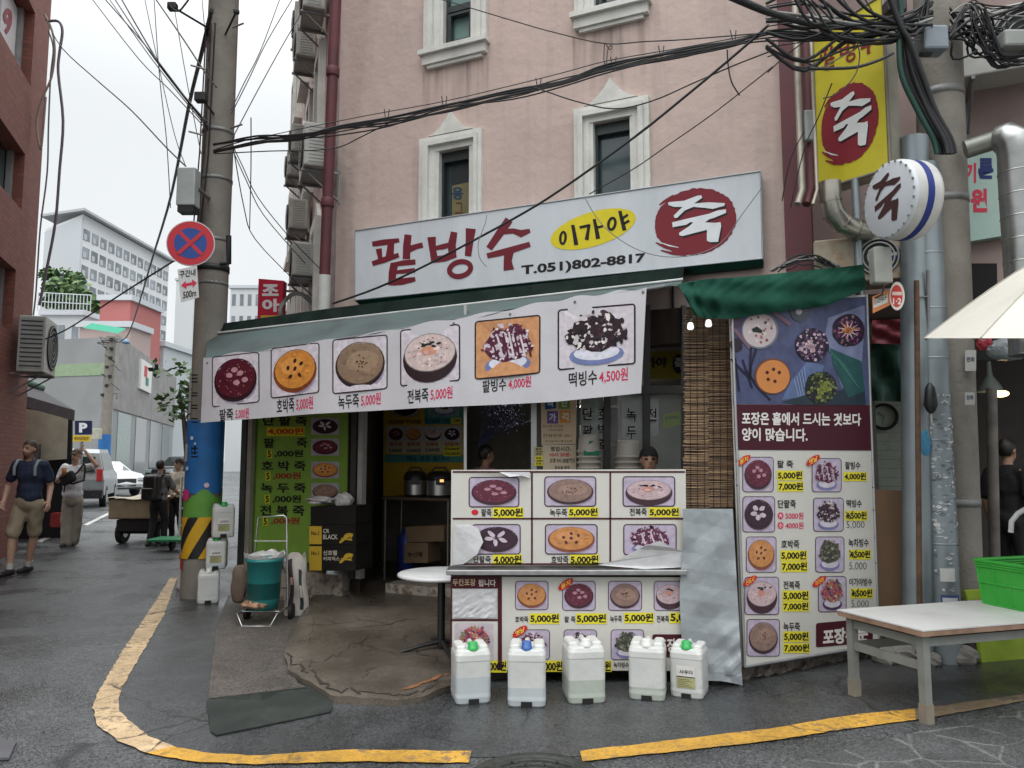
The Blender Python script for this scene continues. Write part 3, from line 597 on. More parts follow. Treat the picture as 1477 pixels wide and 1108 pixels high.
def emblem(mb, pl, mp, out, disc, white, dark, rad=None, ring=True):
    """brush disc with the syllable on it; mp maps zoomed shop sign pixels to the photograph"""
    rr = rnd(3)
    if ring:
        o = []
        for k in range(90):
            a = 2 * math.pi * k / 90; j = 1 + rr.uniform(-.018, .018); o.append((1000 + 264 * j * math.cos(a), 357 + 215 * j * math.sin(a) - .10 * 264 * math.cos(a)))
        mb.poly([pl.hit(*mp(*p), out) for p in o[::-1]], disc)
        for pts in ([(742, 492), (800, 520), (880, 545), (960, 560)], [(775, 542), (850, 562), (940, 570)], [(765, 250), (800, 225), (860, 190)]): stroke(mb, pl, pts, [8, 18, 20, 16][:len(pts)], disc, out + .0006, mp=mp)
        stroke(mb, pl, [(760, 488), (830, 512), (890, 524)], [3, 9, 3], white, out + .0012, mp=mp)
    if dark:
        for pg in JUK: tri_poly(mb, [pl.hit(*mp(x + 9, y + 11), out + .0018) for x, y in pg], dark)
    for pg in JUK: tri_poly(mb, [pl.hit(*mp(x, y), out + .0030) for x, y in pg], white)
def patbingsu(mb, pl, mp, out, material):
    rr = rnd(9)
    for i, (pts, wd) in enumerate(PATBINGSU): stroke(mb, pl, pts, [k * 1.14 for k in wd], material, out + (i % 5) * .0004, .10, rr, mp)
    x, y, rx, ry, wd = PATRING; ringst(mb, pl, x, y, rx, ry, wd, material, out + .0022, mp, rot=-.25)
# ================================================================ the shop sign on the pink wall
WSIGN = mat('white_sign_face', (.61, .65, .69), .45, var=.06, scale=2, dirt=.4, dcol=(.38, .42, .44), dscale=1.6, stretch=(1, 1, .35)); GREEN = mat('green_tarp', (.009, .066, .043), .85, spec=.2, var=.3, scale=3, dirt=.5, dcol=(.015, .05, .035), dscale=3, bump=.25, bscale=18)
GREY = mat('grey_edge', (.16, .17, .17), .5)
SG = FA.shifted(.16)
t = thing('shop_sign', 'long white shop sign with maroon brush lettering and a phone number on the pink wall', 'sign', FA.hit(800, 400))
b = MB(); q = [(512, 433), (1100, 373), (1097, 247), (512, 333)]; slab(b, SG, q, WSIGN, 0, -.13); b.build('sign_box', t)
b = MB()
for (xa, ya), (xb, yb) in zip(q, q[1:] + q[:1]): b.tube([SG.hit(xa, ya, .002), SG.hit(xb, yb, .002)], .008, mat('sign_edging', (.35, .37, .39), .4, metal=.3), 6)
b.build('sign_frame', t)
Z1 = lambda x, y: (500 + x / 4.616, 240 + y / 4.614); Z2 = lambda x, y: (780 + x / 4.476, 240 + y / 4.476)
b = MB(); patbingsu(b, SG, Z1, .003, ink(112, 34, 46)); b.build('brush_lettering', t)
b = MB(); text4(b, SG, 'T.051)802-8817', (752, 383, 931, 400, -.103), INKB, .003, .035); b.build('phone_number', t)
b = MB(); ell(b, SG, *Z2(338, 405), 64, 24.5, ink(222, 205, 42), .003, 0, n=40, rot=-.30); b2 = b.build('yellow_oval', t)
b = MB(); K = INKB; S_ = lambda pts, wd: stroke(b, SG, pts, wd, K, .0055, mp=Z2)
ringst(b, SG, 143, 462, 17, 38, 17, K, .0055, Z2, rot=.1); S_([(206, 378), (218, 440), (229, 508)], [22, 24, 28]); S_([(250, 395), (318, 380)], 18); S_([(312, 376), (305, 420), (296, 475)], [20, 20, 26]); S_([(345, 340), (358, 400), (370, 468)], [20, 24, 28]); S_([(360, 395), (402, 386)], 16)
ringst(b, SG, 459, 371, 22, 38, 18, K, .0055, Z2, rot=.2); S_([(510, 287), (525, 350), (541, 414)], [22, 24, 26]); S_([(520, 340), (563, 312)], 16); S_([(530, 374), (571, 350)], 17)
b.build('oval_lettering', b2)
b = MB(); emblem(b, SG, Z2, .003, ink(122, 36, 46), ink(222, 226, 230), INKB); b.build('emblem', t)
b = MB(); b.prism([FA.hit(512, 434, .17), FA.hit(1100, 374, .17), FA.hit(1100, 384, .1), FA.hit(520, 441, .1)], AN * -.08, GREEN); b.build('green_strip', t)
# ================================================================ awning over the shop
TEAL = mat('grey_green_canvas', (.105, .13, .13), .85, spec=.15, var=.25, scale=2.2, dirt=.6, dcol=(.06, .12, .11), dscale=2.2, stretch=(1, 1, 1)); RIDGE = mat('black_green_canvas', (.012, .022, .019), .9, var=.3, dirt=.2, spec=.08)
BN0 = FA.shifted(1.30); RG = FA.shifted(.62)
aw = thing('shop_awning', 'long grey green canvas awning over the open shop front', 'awning', FA.hit(640, 840, 1.0))
rt = [(300, 484), (480, 460), (640, 442), (800, 425), (985, 405)]; ft = [(296, 521), (440, 499), (620, 468), (800, 437), (965, 412)]
b = MB(); rr = rnd(2)
def lerpP(L, t): k = min(len(L) - 2, int(t * (len(L) - 1))); f = t * (len(L) - 1) - k; return (L[k][0] + (L[k + 1][0] - L[k][0]) * f, L[k][1] + (L[k + 1][1] - L[k][1]) * f)
def canopy(u, v):
    p = BN0.hit(*lerpP(ft, u), -.01).lerp(RG.hit(*lerpP(rt, u)), v); return p + Vector((0, 0, -.035 * math.sin(math.pi * v) * (1 + .5 * math.sin(u * 31)) + .012 * math.sin(u * 50 + v * 5) * (1 - v)))
b.grid(canopy, 60, 8, TEAL); b.build('canopy', aw)
b = MB()
for k in range(24):
    a, c = lerpP(rt, k / 24), lerpP(rt, (k + 1) / 24); pa, pc = RG.hit(*a), RG.hit(*c)
    b.quad(pa, pc, pc + Vector((0, 0, .13)) - AN * .05, pa + Vector((0, 0, .13)) - AN * .05, RIDGE)
    b.quad(pa + Vector((0, 0, .13)) - AN * .05, pc + Vector((0, 0, .13)) - AN * .05, pc + Vector((0, 0, .2)) - AN * .6, pa + Vector((0, 0, .2)) - AN * .6, RIDGE)
b.build('ridge_cover', aw)
b = MB(); b.tube([RG.hit(300, 482, .02), RG.hit(985, 403, .02)], .012, mat('white_rail', (.55, .56, .55), .5), 8); b.build('ridge_rail', aw)
b = MB(); b.tube([BN0.hit(300, 521, -.03), BN0.hit(960, 413, -.03)], .016, GREY, 8); b.build('front_rail', aw)
for x in (318, 520, 800):
    f = (x - 300) / 685; b = MB(); b.tube([canopy(f, 0.05) - Vector((0, 0, .07)), canopy(f, .9) - Vector((0, 0, .1))], .014, GREY, 8); b.build('rafter', aw)
# the printed banner along its front edge
BN = Warp(BN0, lambda s, z: .014 * math.sin(s * 5.1) + .0022 * math.sin(s * 11 + z * 4))
bn = thing('menu_banner', 'long white vinyl banner with six bowl pictures hanging from the awning edge', 'banner', BN0.hit(610, 610))
VIN = mat('white_vinyl', (.60, .59, .62), .42, var=.05, scale=2, dirt=.3, dcol=(.40, .40, .42), dscale=2.4, bump=.15, bscale=7)
tp = [(294, 516), (440, 497), (620, 466), (800, 434), (932, 414)]; bt = [(290, 610), (440, 598), (620, 588), (800, 580), (924, 567)]
def bfn(u, v): a, c = lerpP(tp, u), lerpP(bt, u); return BN.hit(c[0] + (a[0] - c[0]) * v, c[1] + (a[1] - c[1]) * v + (2.5 * math.sin(u * 19 * 3.14) * (v - .2) if v > .8 else 0), 0)
b = MB(); b.grid(bfn, 90, 10, VIN); b.grid(lambda u, v: bfn(u, v) - BN0.n * .003, 90, 10, VIN); b.build('vinyl_sheet', bn)
cards = [((308, 516, 372, 587, -.12), 'patjuk', '팥죽', '5,000원', (318, 591, 358, 608)), ((390, 503, 461, 574, -.11), 'hobak', '호박죽', '5,000원', (398, 576, 453, 597)), ((481, 491, 557, 568, -.105), 'nokdu', '녹두죽', '5,000원', (488, 571, 548, 591)),
    ((578, 477, 663, 557, -.10), 'jeonbok', '전복죽', '5,000원', (588, 563, 653, 583)), ((685, 464, 779, 547, -.095), 'patbing', '팥빙수', '4,000원', (695, 549, 766, 567)), ((806, 448, 915, 534, -.09), 'tteok', '떡빙수', '4,500원', (821, 538, 905, 559))]
for i, (q, kd, nm, pr, lb) in enumerate(cards):
    b = MB(); food(b, BN, q, kd, .003, i, (212, 204, 214) if kd != 'patbing' else (206, 150, 104)); b.build('food_picture', bn)
    b = MB(); m_ = lb[0] + (lb[2] - lb[0]) * .48; sl = -.12
    text4(b, BN, nm, (lb[0], lb[1], m_, lb[3], sl), INKB, .003, .015); text4(b, BN, pr, (m_ + 3, lb[1] + 1 + sl * (m_ - lb[0]), lb[2], lb[3] + sl * (m_ - lb[0]), sl), PINKR, .003, .015); b.build('price_lettering', bn)
for x, y in ((300, 521), (420, 503), (540, 485), (655, 464), (735, 450), (830, 433), (927, 418)):
    b = MB(); b.lathe([(.0, 0), (.004, 0), (.009, .004), (.012, 0)], GREY, BN.hit(x, y + 3, .003), 10, (Matrix([list(AX), [0, 0, 1], list(AN)]).transposed())); b.build('eyelet', bn)
# ================================================================ counter with the menu panels
CT = Plane((0, 5.52, 0), (1, 0, 0)); FADE = .24
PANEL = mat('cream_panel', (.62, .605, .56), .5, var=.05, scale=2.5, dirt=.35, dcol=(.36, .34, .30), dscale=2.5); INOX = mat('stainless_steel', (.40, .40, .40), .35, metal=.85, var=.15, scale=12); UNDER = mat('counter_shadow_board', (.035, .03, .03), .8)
ct = thing('serving_counter', 'serving counter faced with cream porridge menu panels and a steel top', 'counter', CT.hit(815, 985))
xl, xr = CT.loc(650, 800)[0], CT.loc(1040, 800)[0]; zb, zt = .10, CT.loc(800, 826)[1]; zu = CT.loc(800, 677)[1]
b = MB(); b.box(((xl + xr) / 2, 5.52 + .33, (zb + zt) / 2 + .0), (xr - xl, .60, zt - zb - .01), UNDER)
for x in (xl + .05, xr - .05):
    for y in (5.6, 6.1): b.box((x, y, zb / 2), (.05, .05, zb), STEEL)
b.build('cabinet', ct)
b = MB(); b.bbox(((xl + CT.loc(984, 800)[0]) / 2 - .005, 5.52 + .27, zt + .012), (CT.loc(984, 800)[0] - xl + .04, .72, .035), INOX, .006); b.build('steel_top', ct)
b = MB(); slab(b, CT, [(650, 816), (990, 815), (989, 677), (651, 678)], PANEL, 0, -.02); up = b.build('upper_menu_panel', ct)
b = MB(); slab(b, CT, [(650, 966), (990, 968), (989, 833), (650, 832)], PANEL, 0, -.02); lo = b.build('lower_menu_panel', ct)
def label(par, pl, q, text, bg=YEL, fg=INKB, out=.003, bold=.035, pad=1.2, sl=0.):
    b = MB(); x0, y0, x1, y1 = q
    if bg: cell(b, pl, (x0 - pad, y0 - pad, x1 + pad, y1 + pad, sl), bg, out, n=2)
    text4(b, pl, text, (x0, y0, x1, y1, sl), fg, out + .0015, bold); return b.build('price_label', par)
def words_(par, pl, q, text, fg=INKB, out=.003, bold=.02, name='lettering'):
    b = MB(); text4(b, pl, text, q, fg, out, bold); return b.build(name, par)
b = MB()
for x0, y0, x1, y1 in ((653, 679.5, 988, 682), (653, 747, 988, 749.5), (766, 682, 768.5, 815), (879, 682, 881.5, 815), (653, 812.5, 988, 815)): cell(b, CT, (x0, y0, x1, y1), MAROON, .003, n=2)
b.build('ruled_lines', up)
for i, (q, kd) in enumerate((((677, 689, 748, 731), 'patjuk'), ((786, 688, 859, 730), 'nokdu'), ((899, 688, 973, 730), 'jeonbok'), ((682, 757, 750, 799), 'danpat'), ((787, 757, 861, 799), 'hobak'), ((900, 757, 975, 800), 'patbing'))):
    b = MB(); food(b, CT, q, kd, .003, 20 + i); b.build('food_picture', up)
for q, tx in (((694, 734, 709, 745), '팥죽'), ((793, 734, 818, 745), '녹두죽'), ((908, 733, 933, 744), '전복죽'), ((683, 802, 708, 812), '단팥죽'), ((795, 802, 820, 813), '호박죽')): words_(up, CT, q, tx)
for q, tx in (((712, 733, 754, 746), '5,000원'), ((821, 733, 862, 745), '5,000원'), ((937, 733, 979, 745), '5,000원'), ((712, 801, 752, 814), '4,000원'), ((823, 801, 863, 814), '5,000원')): label(up, CT, q, tx)
b = MB(); ell(b, CT, 685, 739, 5, 4, REDI, .003); b.build('red_dot', up)
PAPER = mat('torn_paper', (.55, .55, .56), .7, var=.1, scale=8, bump=.4, bscale=14)
def flap(par, pl, pts, out=.012, name='torn_flap'):
    b = MB(); tri_poly(b, [pl.hit(x, y, out + o) for x, y, o in pts], PAPER); b.build(name, par)
flap(up, CT, [(655, 757, 0), (676, 756, .0), (690, 762, .01), (697, 782, .03), (688, 800, .03), (668, 814, .01), (653, 815, 0)])
flap(up, CT, [(862, 815, 0), (890, 808, .01), (922, 792, .02), (934, 786, .05), (952, 780, .05), (968, 790, .04), (986, 796, .02), (987, 818, .02), (930, 821, .04)])
flap(up, CT, [(676, 681, .0), (720, 681, .02), (735, 688, .04), (752, 686, .03), (765, 690, .0), (764, 681, .0)])
b = MB()
for x0, y0, x1, y1 in ((650, 832, 719, 849), (718, 832, 724, 967), (650, 893, 718, 896), (650, 849, 652, 967)): cell(b, CT, (x0, y0, x1, y1), MAROON, .003, n=2)
b.build('maroon_band', lo)
words_(lo, CT, (653, 835, 686, 845), '두칸포장', ink(206, 180, 150), .0055); words_(lo, CT, (690, 836, 715, 846), '됩니다', ink(216, 206, 196), .0055)
rr = rnd(12); b = MB(); b.grid(lambda u, v: CT.hit(653 + 64 * u + rr.uniform(-.6, .6), 891 - 41 * v + rr.uniform(-.6, .6), .008 + rr.uniform(0, .008)), 12, 9, PAPER, False); b.build('blank_paper', lo)
for i, (q, kd) in enumerate((((656, 899, 712, 952), 'fruit'), ((744, 839, 790, 879), 'hobak'), ((812, 839, 858, 880), 'patjuk'), ((878, 839, 925, 880), 'nokdu'), ((944, 839, 988, 880), 'jeonbok'), ((745, 909, 792, 951), 'patbing'), ((814, 909, 860, 951), 'tteok'), ((882, 909, 928, 951), 'nokcha'))):
    b = MB(); food(b, CT, q, kd, .003, 40 + i, (206, 202, 204) if kd == 'fruit' else None, frame=kd != 'fruit'); b.build('food_picture', lo)
for q, tx in (((743, 889, 762, 898), '호박죽'), ((814, 889, 830, 898), '팥 죽'), ((880, 888, 897, 898), '녹두죽'), ((947, 888, 965, 898), '전복죽'), ((885, 955, 907, 963), '녹차빙수')): words_(lo, CT, q, tx)
for q, tx in (((765, 886, 806, 899), '5,000원'), ((832, 886, 874, 899), '5,000원'), ((901, 885, 942, 898), '5,000원'), ((967, 885, 987, 898), '5,0'), ((704, 954, 730, 969), ',000원'), ((785, 954, 811, 968), '000원'), ((856, 954, 881, 968), '000원')): label(lo, CT, q, tx)
def badge(par, pl, x, y, tx, r=13, sl=-.55):
    b = MB(); o = []
    for k in range(28):
        a = 2 * math.pi * k / 28; d = r * (1 if k % 2 else .86); o.append((x + d * 1.05 * math.cos(a), y + d * .62 * math.sin(a) + sl * d * 1.05 * math.cos(a)))
    b.poly([pl.hit(*p, .010) for p in o[::-1]], ink(196, 38, 40)); text4(b, pl, tx, (x - r * .6, y - 4 + r * .33, x + r * .6, y + 4 + r * .33, sl), ink(236, 206, 90), .0115, .02); b.build('red_badge', par)
badge(lo, CT, 816, 843, '동지', 11); badge(lo, CT, 750, 911, '옛날', 11)
b = MB(); cell(b, CT, (941, 915, 989, 948), MAROON, .003, r=3); text4(b, CT, '포장주', (949, 921, 988, 941), ink(214, 206, 200), .005, .03); b.build('takeout_label', lo)
# ================================================================ tall menu board on the right
A_, B_ = G(1070, 988), G(1266, 951); RB = Plane((A_.x, A_.y, 0), (B_.x - A_.x, B_.y - A_.y, 0))
rb = thing('tall_menu_board', 'tall menu board with a bowl photograph on top and priced rows below', 'menu board', A_)
b = MB(); slab(b, RB, [(1074, 962), (1268, 930), (1250, 425), (1055, 440)], PANEL, 0, -.03); b.build('board', rb)
b = MB()
for p, q in (((1055, 440), (1074, 962)), ((1250, 425), (1268, 930)), ((1074, 962), (1268, 930))): b.tube([RB.hit(*p, .004), RB.hit(*q, .004)], .011, mat('alu_edge', (.42, .43, .44), .4, metal=.7), 6)
b.build('board_frame', rb)
# printed photograph of bowls on blue grey slate
SL = ink(84, 90, 120, .4)
b = MB(); b.poly([RB.hit(x, y, .003) for x, y in [(1057, 583), (1254, 584), (1250, 428), (1056, 440)]], ink(78, 84, 116, .4, .25))
PXZ = lambda x, y: (1040 + x / 6.42, 440 + y / 6.42)
def zp(pts, c, o=.0045): b.poly([RB.hit(*PXZ(*p), o) for p in pts][::-1] if False else [RB.hit(*PXZ(*p), o) for p in pts], ink(*c, .4, .2))
zp([(990, 120), (1330, 0), (1330, 180), (1290, 720), (1120, 770), (960, 300)], (122, 128, 160)); zp([(650, 700), (800, 520), (960, 560), (830, 840), (560, 880)], (96, 112, 150), .005); zp([(560, 900), (800, 830), (1330, 760), (1340, 925), (700, 925)], (42, 56, 66), .0055); zp([(1010, 400), (1300, 520), (1330, 800), (1180, 860), (1040, 560)], (44, 84, 84), .006)
def zs(pts, w, c, o=.0065): stroke(b, RB, pts, w, ink(*c, .4), o, mp=PXZ)
for i in range(9): zs([(1000 + i * 12, 420 + i * 14), (1150 + i * 16, 560 + i * 26)], 9, (40, 96, 84) if i % 2 else (70, 120, 112), .007 + i * .0002)
for i in range(5): zs([(680 + i * 22, 690 - i * 30), (720 + i * 22, 850 - i * 8)], 6, (150, 166, 200), .007)
for pts in ([(280, 380), (265, 700), (290, 770)], [(330, 400), (280, 560), (270, 690)], [(90, 500), (250, 660)], [(200, 505), (260, 690)], [(130, 480), (170, 800)], [(240, 610), (340, 760), (460, 880)]): zs(pts, 18, (38, 36, 58), .0075)
for pts in ([(470, 60), (640, 180)], [(120, 220), (270, 400)]): zs(pts, 34, (120, 92, 104), .0068)
def ze(x, y, r, c, o, **k): ell(b, RB, *PXZ(x, y), r / 6.42, r / 6.42, ink(*c, .4), o, 0, **k)
rr = rnd(31)
ze(360, 235, 172, (120, 120, 136), .0082, n=30); ze(357, 235, 156, (196, 182, 184), .0092, n=30)
for _ in range(26): a, d = rr.uniform(0, 6.28), math.sqrt(rr.random()) * 130; ze(357 + d * math.cos(a), 235 + d * math.sin(a), rr.uniform(8, 18), rr.choice([(176, 118, 116), (150, 96, 84), (220, 208, 204), (96, 70, 76)]), .0102, n=6)
zs([(290, 235), (330, 225), (380, 250)], [30, 55, 24], (26, 38, 34), .0112)
ze(478, 660, 166, (120, 72, 56), .0082, n=30); ze(482, 664, 154, (206, 134, 76), .0092, n=30)
for x, y in ((487, 595), (428, 625), (540, 625), (437, 688), (500, 707)): ze(x, y, 17, (78, 34, 34), .0102, n=7)
for cx, cy, r, kd in ((845, 370, 155, 'berry'), (1180, 235, 150, 'fruit'), (925, 765, 150, 'veg')):
    cc = {'berry': [(92, 66, 98), (130, 104, 134), (52, 34, 60), (196, 172, 184), (70, 46, 70)], 'fruit': [(74, 34, 70), (120, 50, 104), (52, 40, 56), (150, 110, 120), (40, 30, 46)], 'veg': [(66, 76, 46), (92, 104, 58), (42, 50, 40), (120, 130, 72), (34, 40, 36)]}[kd]
    ze(cx, cy, r, (40, 34, 50), .0082, n=26, jit=.05, rr=rr)
    for i in range(170): a, d = rr.uniform(0, 6.28), math.sqrt(rr.random()) * r * .93; ze(cx + d * math.cos(a), cy + d * math.sin(a), rr.uniform(8, 17), rr.choice(cc), .0092 + (i % 9) * .0003, n=5, rot=rr.uniform(0, 3))
    if kd == 'berry': [ze(cx - 20 + rr.gauss(0, 22), cy + 10 + rr.gauss(0, 26), 16, (206, 178, 186), .0125, n=6) for _ in range(22)]
    if kd == 'veg': [ze(cx + 10 + rr.gauss(0, 40), cy + 10 + rr.gauss(0, 40), 18, (134, 142, 72), .0125, n=6) for _ in range(26)]
    if kd == 'fruit':
        for k in range(11): a = k * .571; stroke(b, RB, [(cx + 30 * math.cos(a), cy + 30 * math.sin(a)), (cx + 100 * math.cos(a), cy + 90 * math.sin(a))], [16, 4], ink(196, 172, 176, .4), .0125, mp=PXZ)
        [ze(cx + rr.gauss(0, 22), cy + rr.gauss(0, 22), 14, (196, 126, 74), .0135, n=6) for _ in range(16)]
ze(140, 370, 62, (44, 36, 46), .0082, n=14, jit=.1, rr=rr); ze(140, 160, 52, (76, 56, 78), .0082, n=14, jit=.1, rr=rr); ze(735, 60, 95, (70, 74, 84), .0078, n=24); ze(720, 60, 30, (170, 160, 168), .009, n=12)
b.build('bowl_photograph', rb)
b = MB(); b.poly([RB.hit(x, y, .003) for x, y in [(1060, 649), (1259, 650), (1257, 584.5), (1058, 583.5)]], ink(70, 24, 38)); mb_ = b.build('maroon_panel', rb)
words_(mb_, RB, (1070, 594, 1242, 613, .01), '포장은 홀에서 드시는 것보다', ink(226, 220, 216), .0055, .03); words_(mb_, RB, (1070, 617, 1165, 636, .012), '양이 많습니다.', ink(226, 220, 216), .0055, .03)
rows = [((1072, 660, 1115, 709), 'patjuk', '팥 죽', (1121, 664, 1144, 675), [('5,000원', (1122, 680, 1157, 692)), ('7,000원', (1123, 696, 1158, 708))]),
    ((1072, 717, 1117, 767), 'danpat', '단팥죽', (1122, 721, 1148, 733), None), ((1077, 775, 1119, 825), 'hobak', '호박죽', (1127, 779, 1153, 791), [('5,000원', (1127, 795, 1163, 808)), ('7,000원', (1128, 811, 1164, 824))]),
    ((1075, 833, 1123, 886), 'jeonbok', '전복죽', (1130, 838, 1154, 850), [('5,000원', (1130, 853, 1166, 866)), ('7,000원', (1130, 869, 1166, 881))]), ((1078, 894, 1124, 946), 'nokdu', '녹두죽', (1130, 898, 1154, 910), [('5,000원', (1131, 912, 1166, 925)), ('7,000원', (1131, 929, 1167, 941))]),
    ((1172, 662, 1213, 709), 'patbing', '팥빙수', (1219, 666, 1241, 677), [('4,000원', (1218, 682, 1249, 693))]), ((1174, 719, 1216, 766), 'tteok', '떡빙수', (1221, 721, 1243, 732), [('4,500원', (1220, 738, 1250, 750))]),
    ((1177, 775, 1217, 825), 'nokcha', '녹차빙수', (1224, 777, 1253, 789), [('4,500원', (1226, 794, 1255, 806))]), ((1181, 832, 1220, 882), 'fruit', '이가야빙수', (1225, 834, 1258, 845), [('4,500원', (1228, 850, 1258, 862))])]
for i, (q, kd, nm, nq, pr) in enumerate(rows):
    b = MB(); food(b, RB, q, kd, .003, 60 + i, r=4); b.build('food_picture', rb)
    words_(rb, RB, nq, nm)
    for tx, pq in (pr or []): label(rb, RB, pq, tx)
for y, h, tx in ((744, '大', '5000원'), (758, '小', '4000원')):
    b = MB(); ell(b, RB, 1126, y, 4.3, 5, PINKR, .003, n=16); text4(b, RB, h, (1123.3, y - 3.3, 1128.7, y + 3.3), ink(240, 225, 225), .0045, .02); text4(b, RB, tx, (1133, y - 5, 1159, y + 5), PINKR, .003, .012); b.build('size_label', rb)
PEN = ink(70, 70, 74)
for q in ((1221, 752, 1247, 763), (1225, 811, 1250, 823), (1228, 866, 1253, 877)): words_(rb, RB, q, '5,000', PEN, .003, -.012, 'handwriting')
for x, y in ((1221, 743), (1226, 799), (1229, 855)):
    b = MB(); stroke(b, RB, [(x - 1, y - 5), (x + 9, y + 6)], 1.3, PEN, .007); stroke(b, RB, [(x + 10, y - 6), (x, y + 5)], 1.1, PEN, .0078); b.build('pen_strike', rb)
badge(rb, RB, 1073, 664, '동지', 10); badge(rb, RB, 1173, 664, '옛날', 10); badge(rb, RB, 1082, 838, '신도시', 10); badge(rb, RB, 1182, 839, '이가야', 10)
b = MB(); cell(b, RB, (1177, 899, 1259, 934, -.09), MAROON, .003, r=3); text4(b, RB, '포장주문', (1187, 908, 1252, 931, -.09), ink(222, 216, 210), .005, .04); b.build('takeout_label', rb)
for x, y in ((1258, 664), (1259, 703), (1260, 736), (1262, 776), (1263, 812), (1062, 665), (1063, 700)):
    b = MB(); b.sphere(RB.hit(x, y, .005), .006, INKB, 8, 5); b.build('rivet', rb)
# crumbling base under the board
b = MB(); rr = rnd(77); RUB2 = mat('crumbled_mortar', (.15, .125, .105), .95, var=.5, scale=14, bump=1., bscale=22, dirt=.6, dcol=(.02, .02, .02), dscale=5)
def crumble(u, v):
    p = RB.hit(1056 + 260 * u, 990 - 52 * u - 2 - 62 * v, -.05 - rr.uniform(0, .05)); p.z = max(0, .26 * v + rr.uniform(-.02, .02)); return p
b.grid(crumble, 46, 7, RUB2, False); single(b, 'crumbled_wall_base', 'crumbled dark mortar wall base under the tall menu board', 'wall base')
# ================================================================ foil sheet on the counter's corner
FOIL = mat('crumpled_foil', (.33, .36, .38), .55, metal=.25, var=.12, scale=3, bump=.25, bscale=9); rr = rnd(8)
FP = Plane((0, 5.46, 0), (1, 0, 0)); fz = [(rr.uniform(0, 6.28), rr.uniform(1.5, 6), rr.uniform(0, 1), rr.uniform(.003, .009)) for _ in range(11)]; fy = [(rr.uniform(0, 6.28), rr.uniform(6, 14), rr.uniform(0, 1), rr.uniform(.006, .012)) for _ in range(7)]
tri = lambda x: abs((x % 1) * 2 - 1)
def foil(u, v):
    x0 = 984 - 3 * (1 - v) + 2 * math.sin(v * 9); x1 = 1057 + 14 * (1 - v)
    h = sum(a * tri(f * (u * math.cos(t) * .35 + v * math.sin(t)) + p) for t, f, p, a in fz) + max(0, .42 - v) * max(0, u - .2) * 2.6 * sum(a * tri(f * (u * math.cos(t) * .35 + v * math.sin(t)) + p) for t, f, p, a in fy) - .04
    return FP.hit(x0 + (x1 - x0) * u, 990 - 256 * v - (0 if v > .05 else 8 * math.sin(u * 3)), h)
b = MB(); b.grid(foil, 34, 80, FOIL, False); single(b, 'foil_sheet', 'crumpled silver foil sheet hanging over the right end of the serving counter', 'foil sheet')
# ================================================================ bamboo blind
CANE = [mat(f'bamboo_{i}', c, .6, var=.25, scale=9) for i, c in enumerate(((.27, .175, .10), (.21, .13, .075), (.33, .22, .125), (.15, .095, .06)))]
BB = Plane((0, 5.66, 0), (1, 0, 0)); bl = thing('bamboo_blind', 'split bamboo roll blind hanging beside the tall menu board', 'blind', BB.hit(1020, 735)); rr = rnd(4)
for xa, xb, o in ((987, 1022, .0), (1020, 1057, -.012)):
    b = MB(); y = 448
    while y < 733:
        c = rr.choice(CANE); w_ = rr.uniform(1.7, 2.6); l = rr.uniform(-2.5, 2); t_ = rr.uniform(-1.2, 1.2)
        b.tube([BB.hit(xa + l, y + t_, o), BB.hit((xa + xb) / 2, y + .6 * t_ + rr.uniform(-.4, .4), o + rr.uniform(.0, .006)), BB.hit(xb + rr.uniform(-1, 1), y, o)], w_ * .0023, c, 5); y += w_ * 1.02
    b.build('cane_panel', bl)
    for x in (xa + 8, xa + 18, xa + 28):
        b = MB(); b.tube([BB.hit(x, 448, o + .012), BB.hit(x + 1.5, 733, o + .012)], .0022, INKB, 5); b.build('cord', bl)
# two-headed spot lamp in front of it
sp = thing('spot_lamp', 'small twin-headed white spot lamp glowing before the bamboo blind', 'lamp', BB.hit(1008, 462, .08)); LAMP = mat('lamp_white', (.9, .9, .85), .4, emit=1.2)
for x, y in ((996, 473), (1022, 469)):
    c = BB.hit(x, y, .1); b = MB(); b.lathe([(.012, .04), (.02, .03), (.025, .0), (.018, -.012), (0, -.014)], LAMP, c, 14); hd = b.build('lamp_head', sp)
b = MB(); b.tube([BB.hit(996, 462, .09), BB.hit(1008, 452, .08), BB.hit(1022, 458, .09)], .006, GREY, 6); b.build('lamp_arm', sp)
# ================================================================ green tarpaulin over the board
gf_t = [(978, 410), (1010, 404), (1060, 400), (1130, 394), (1200, 386), (1246, 382)]; gf_b = [(1002, 455), (1020, 459), (1050, 460), (1110, 452), (1190, 441), (1249, 418)]
def tarp(u, v):
    a, c = lerpP(gf_t, u), lerpP(gf_b, u); f = .03 * math.sin(u * 23 + v * 2) * (1 - v) + .02 * math.sin(u * 41 + 1.5 * v) + .04 * math.sin(v * 3.1) + .015 * math.sin(v * 11 + u * 9) + .006 * abs(math.sin(u * 37 + 3 * math.sin(v * 4))) + .006 * abs(math.sin(u * 17 - v * 5))
    return RB.hit(c[0] + (a[0] - c[0]) * v, c[1] + (a[1] - c[1]) * v + .5 * math.sin(u * 17), .06 + f * .7)
b = MB(); b.grid(tarp, 130, 24, GREEN); b.grid(lambda u, v: tarp(u, 1) + (Vector((0, 0, .03)) - RB.n * .35) * v, 60, 3, GREEN); single(b, 'green_tarpaulin', 'creased green tarpaulin rolled over the top of the tall menu board', 'tarpaulin')
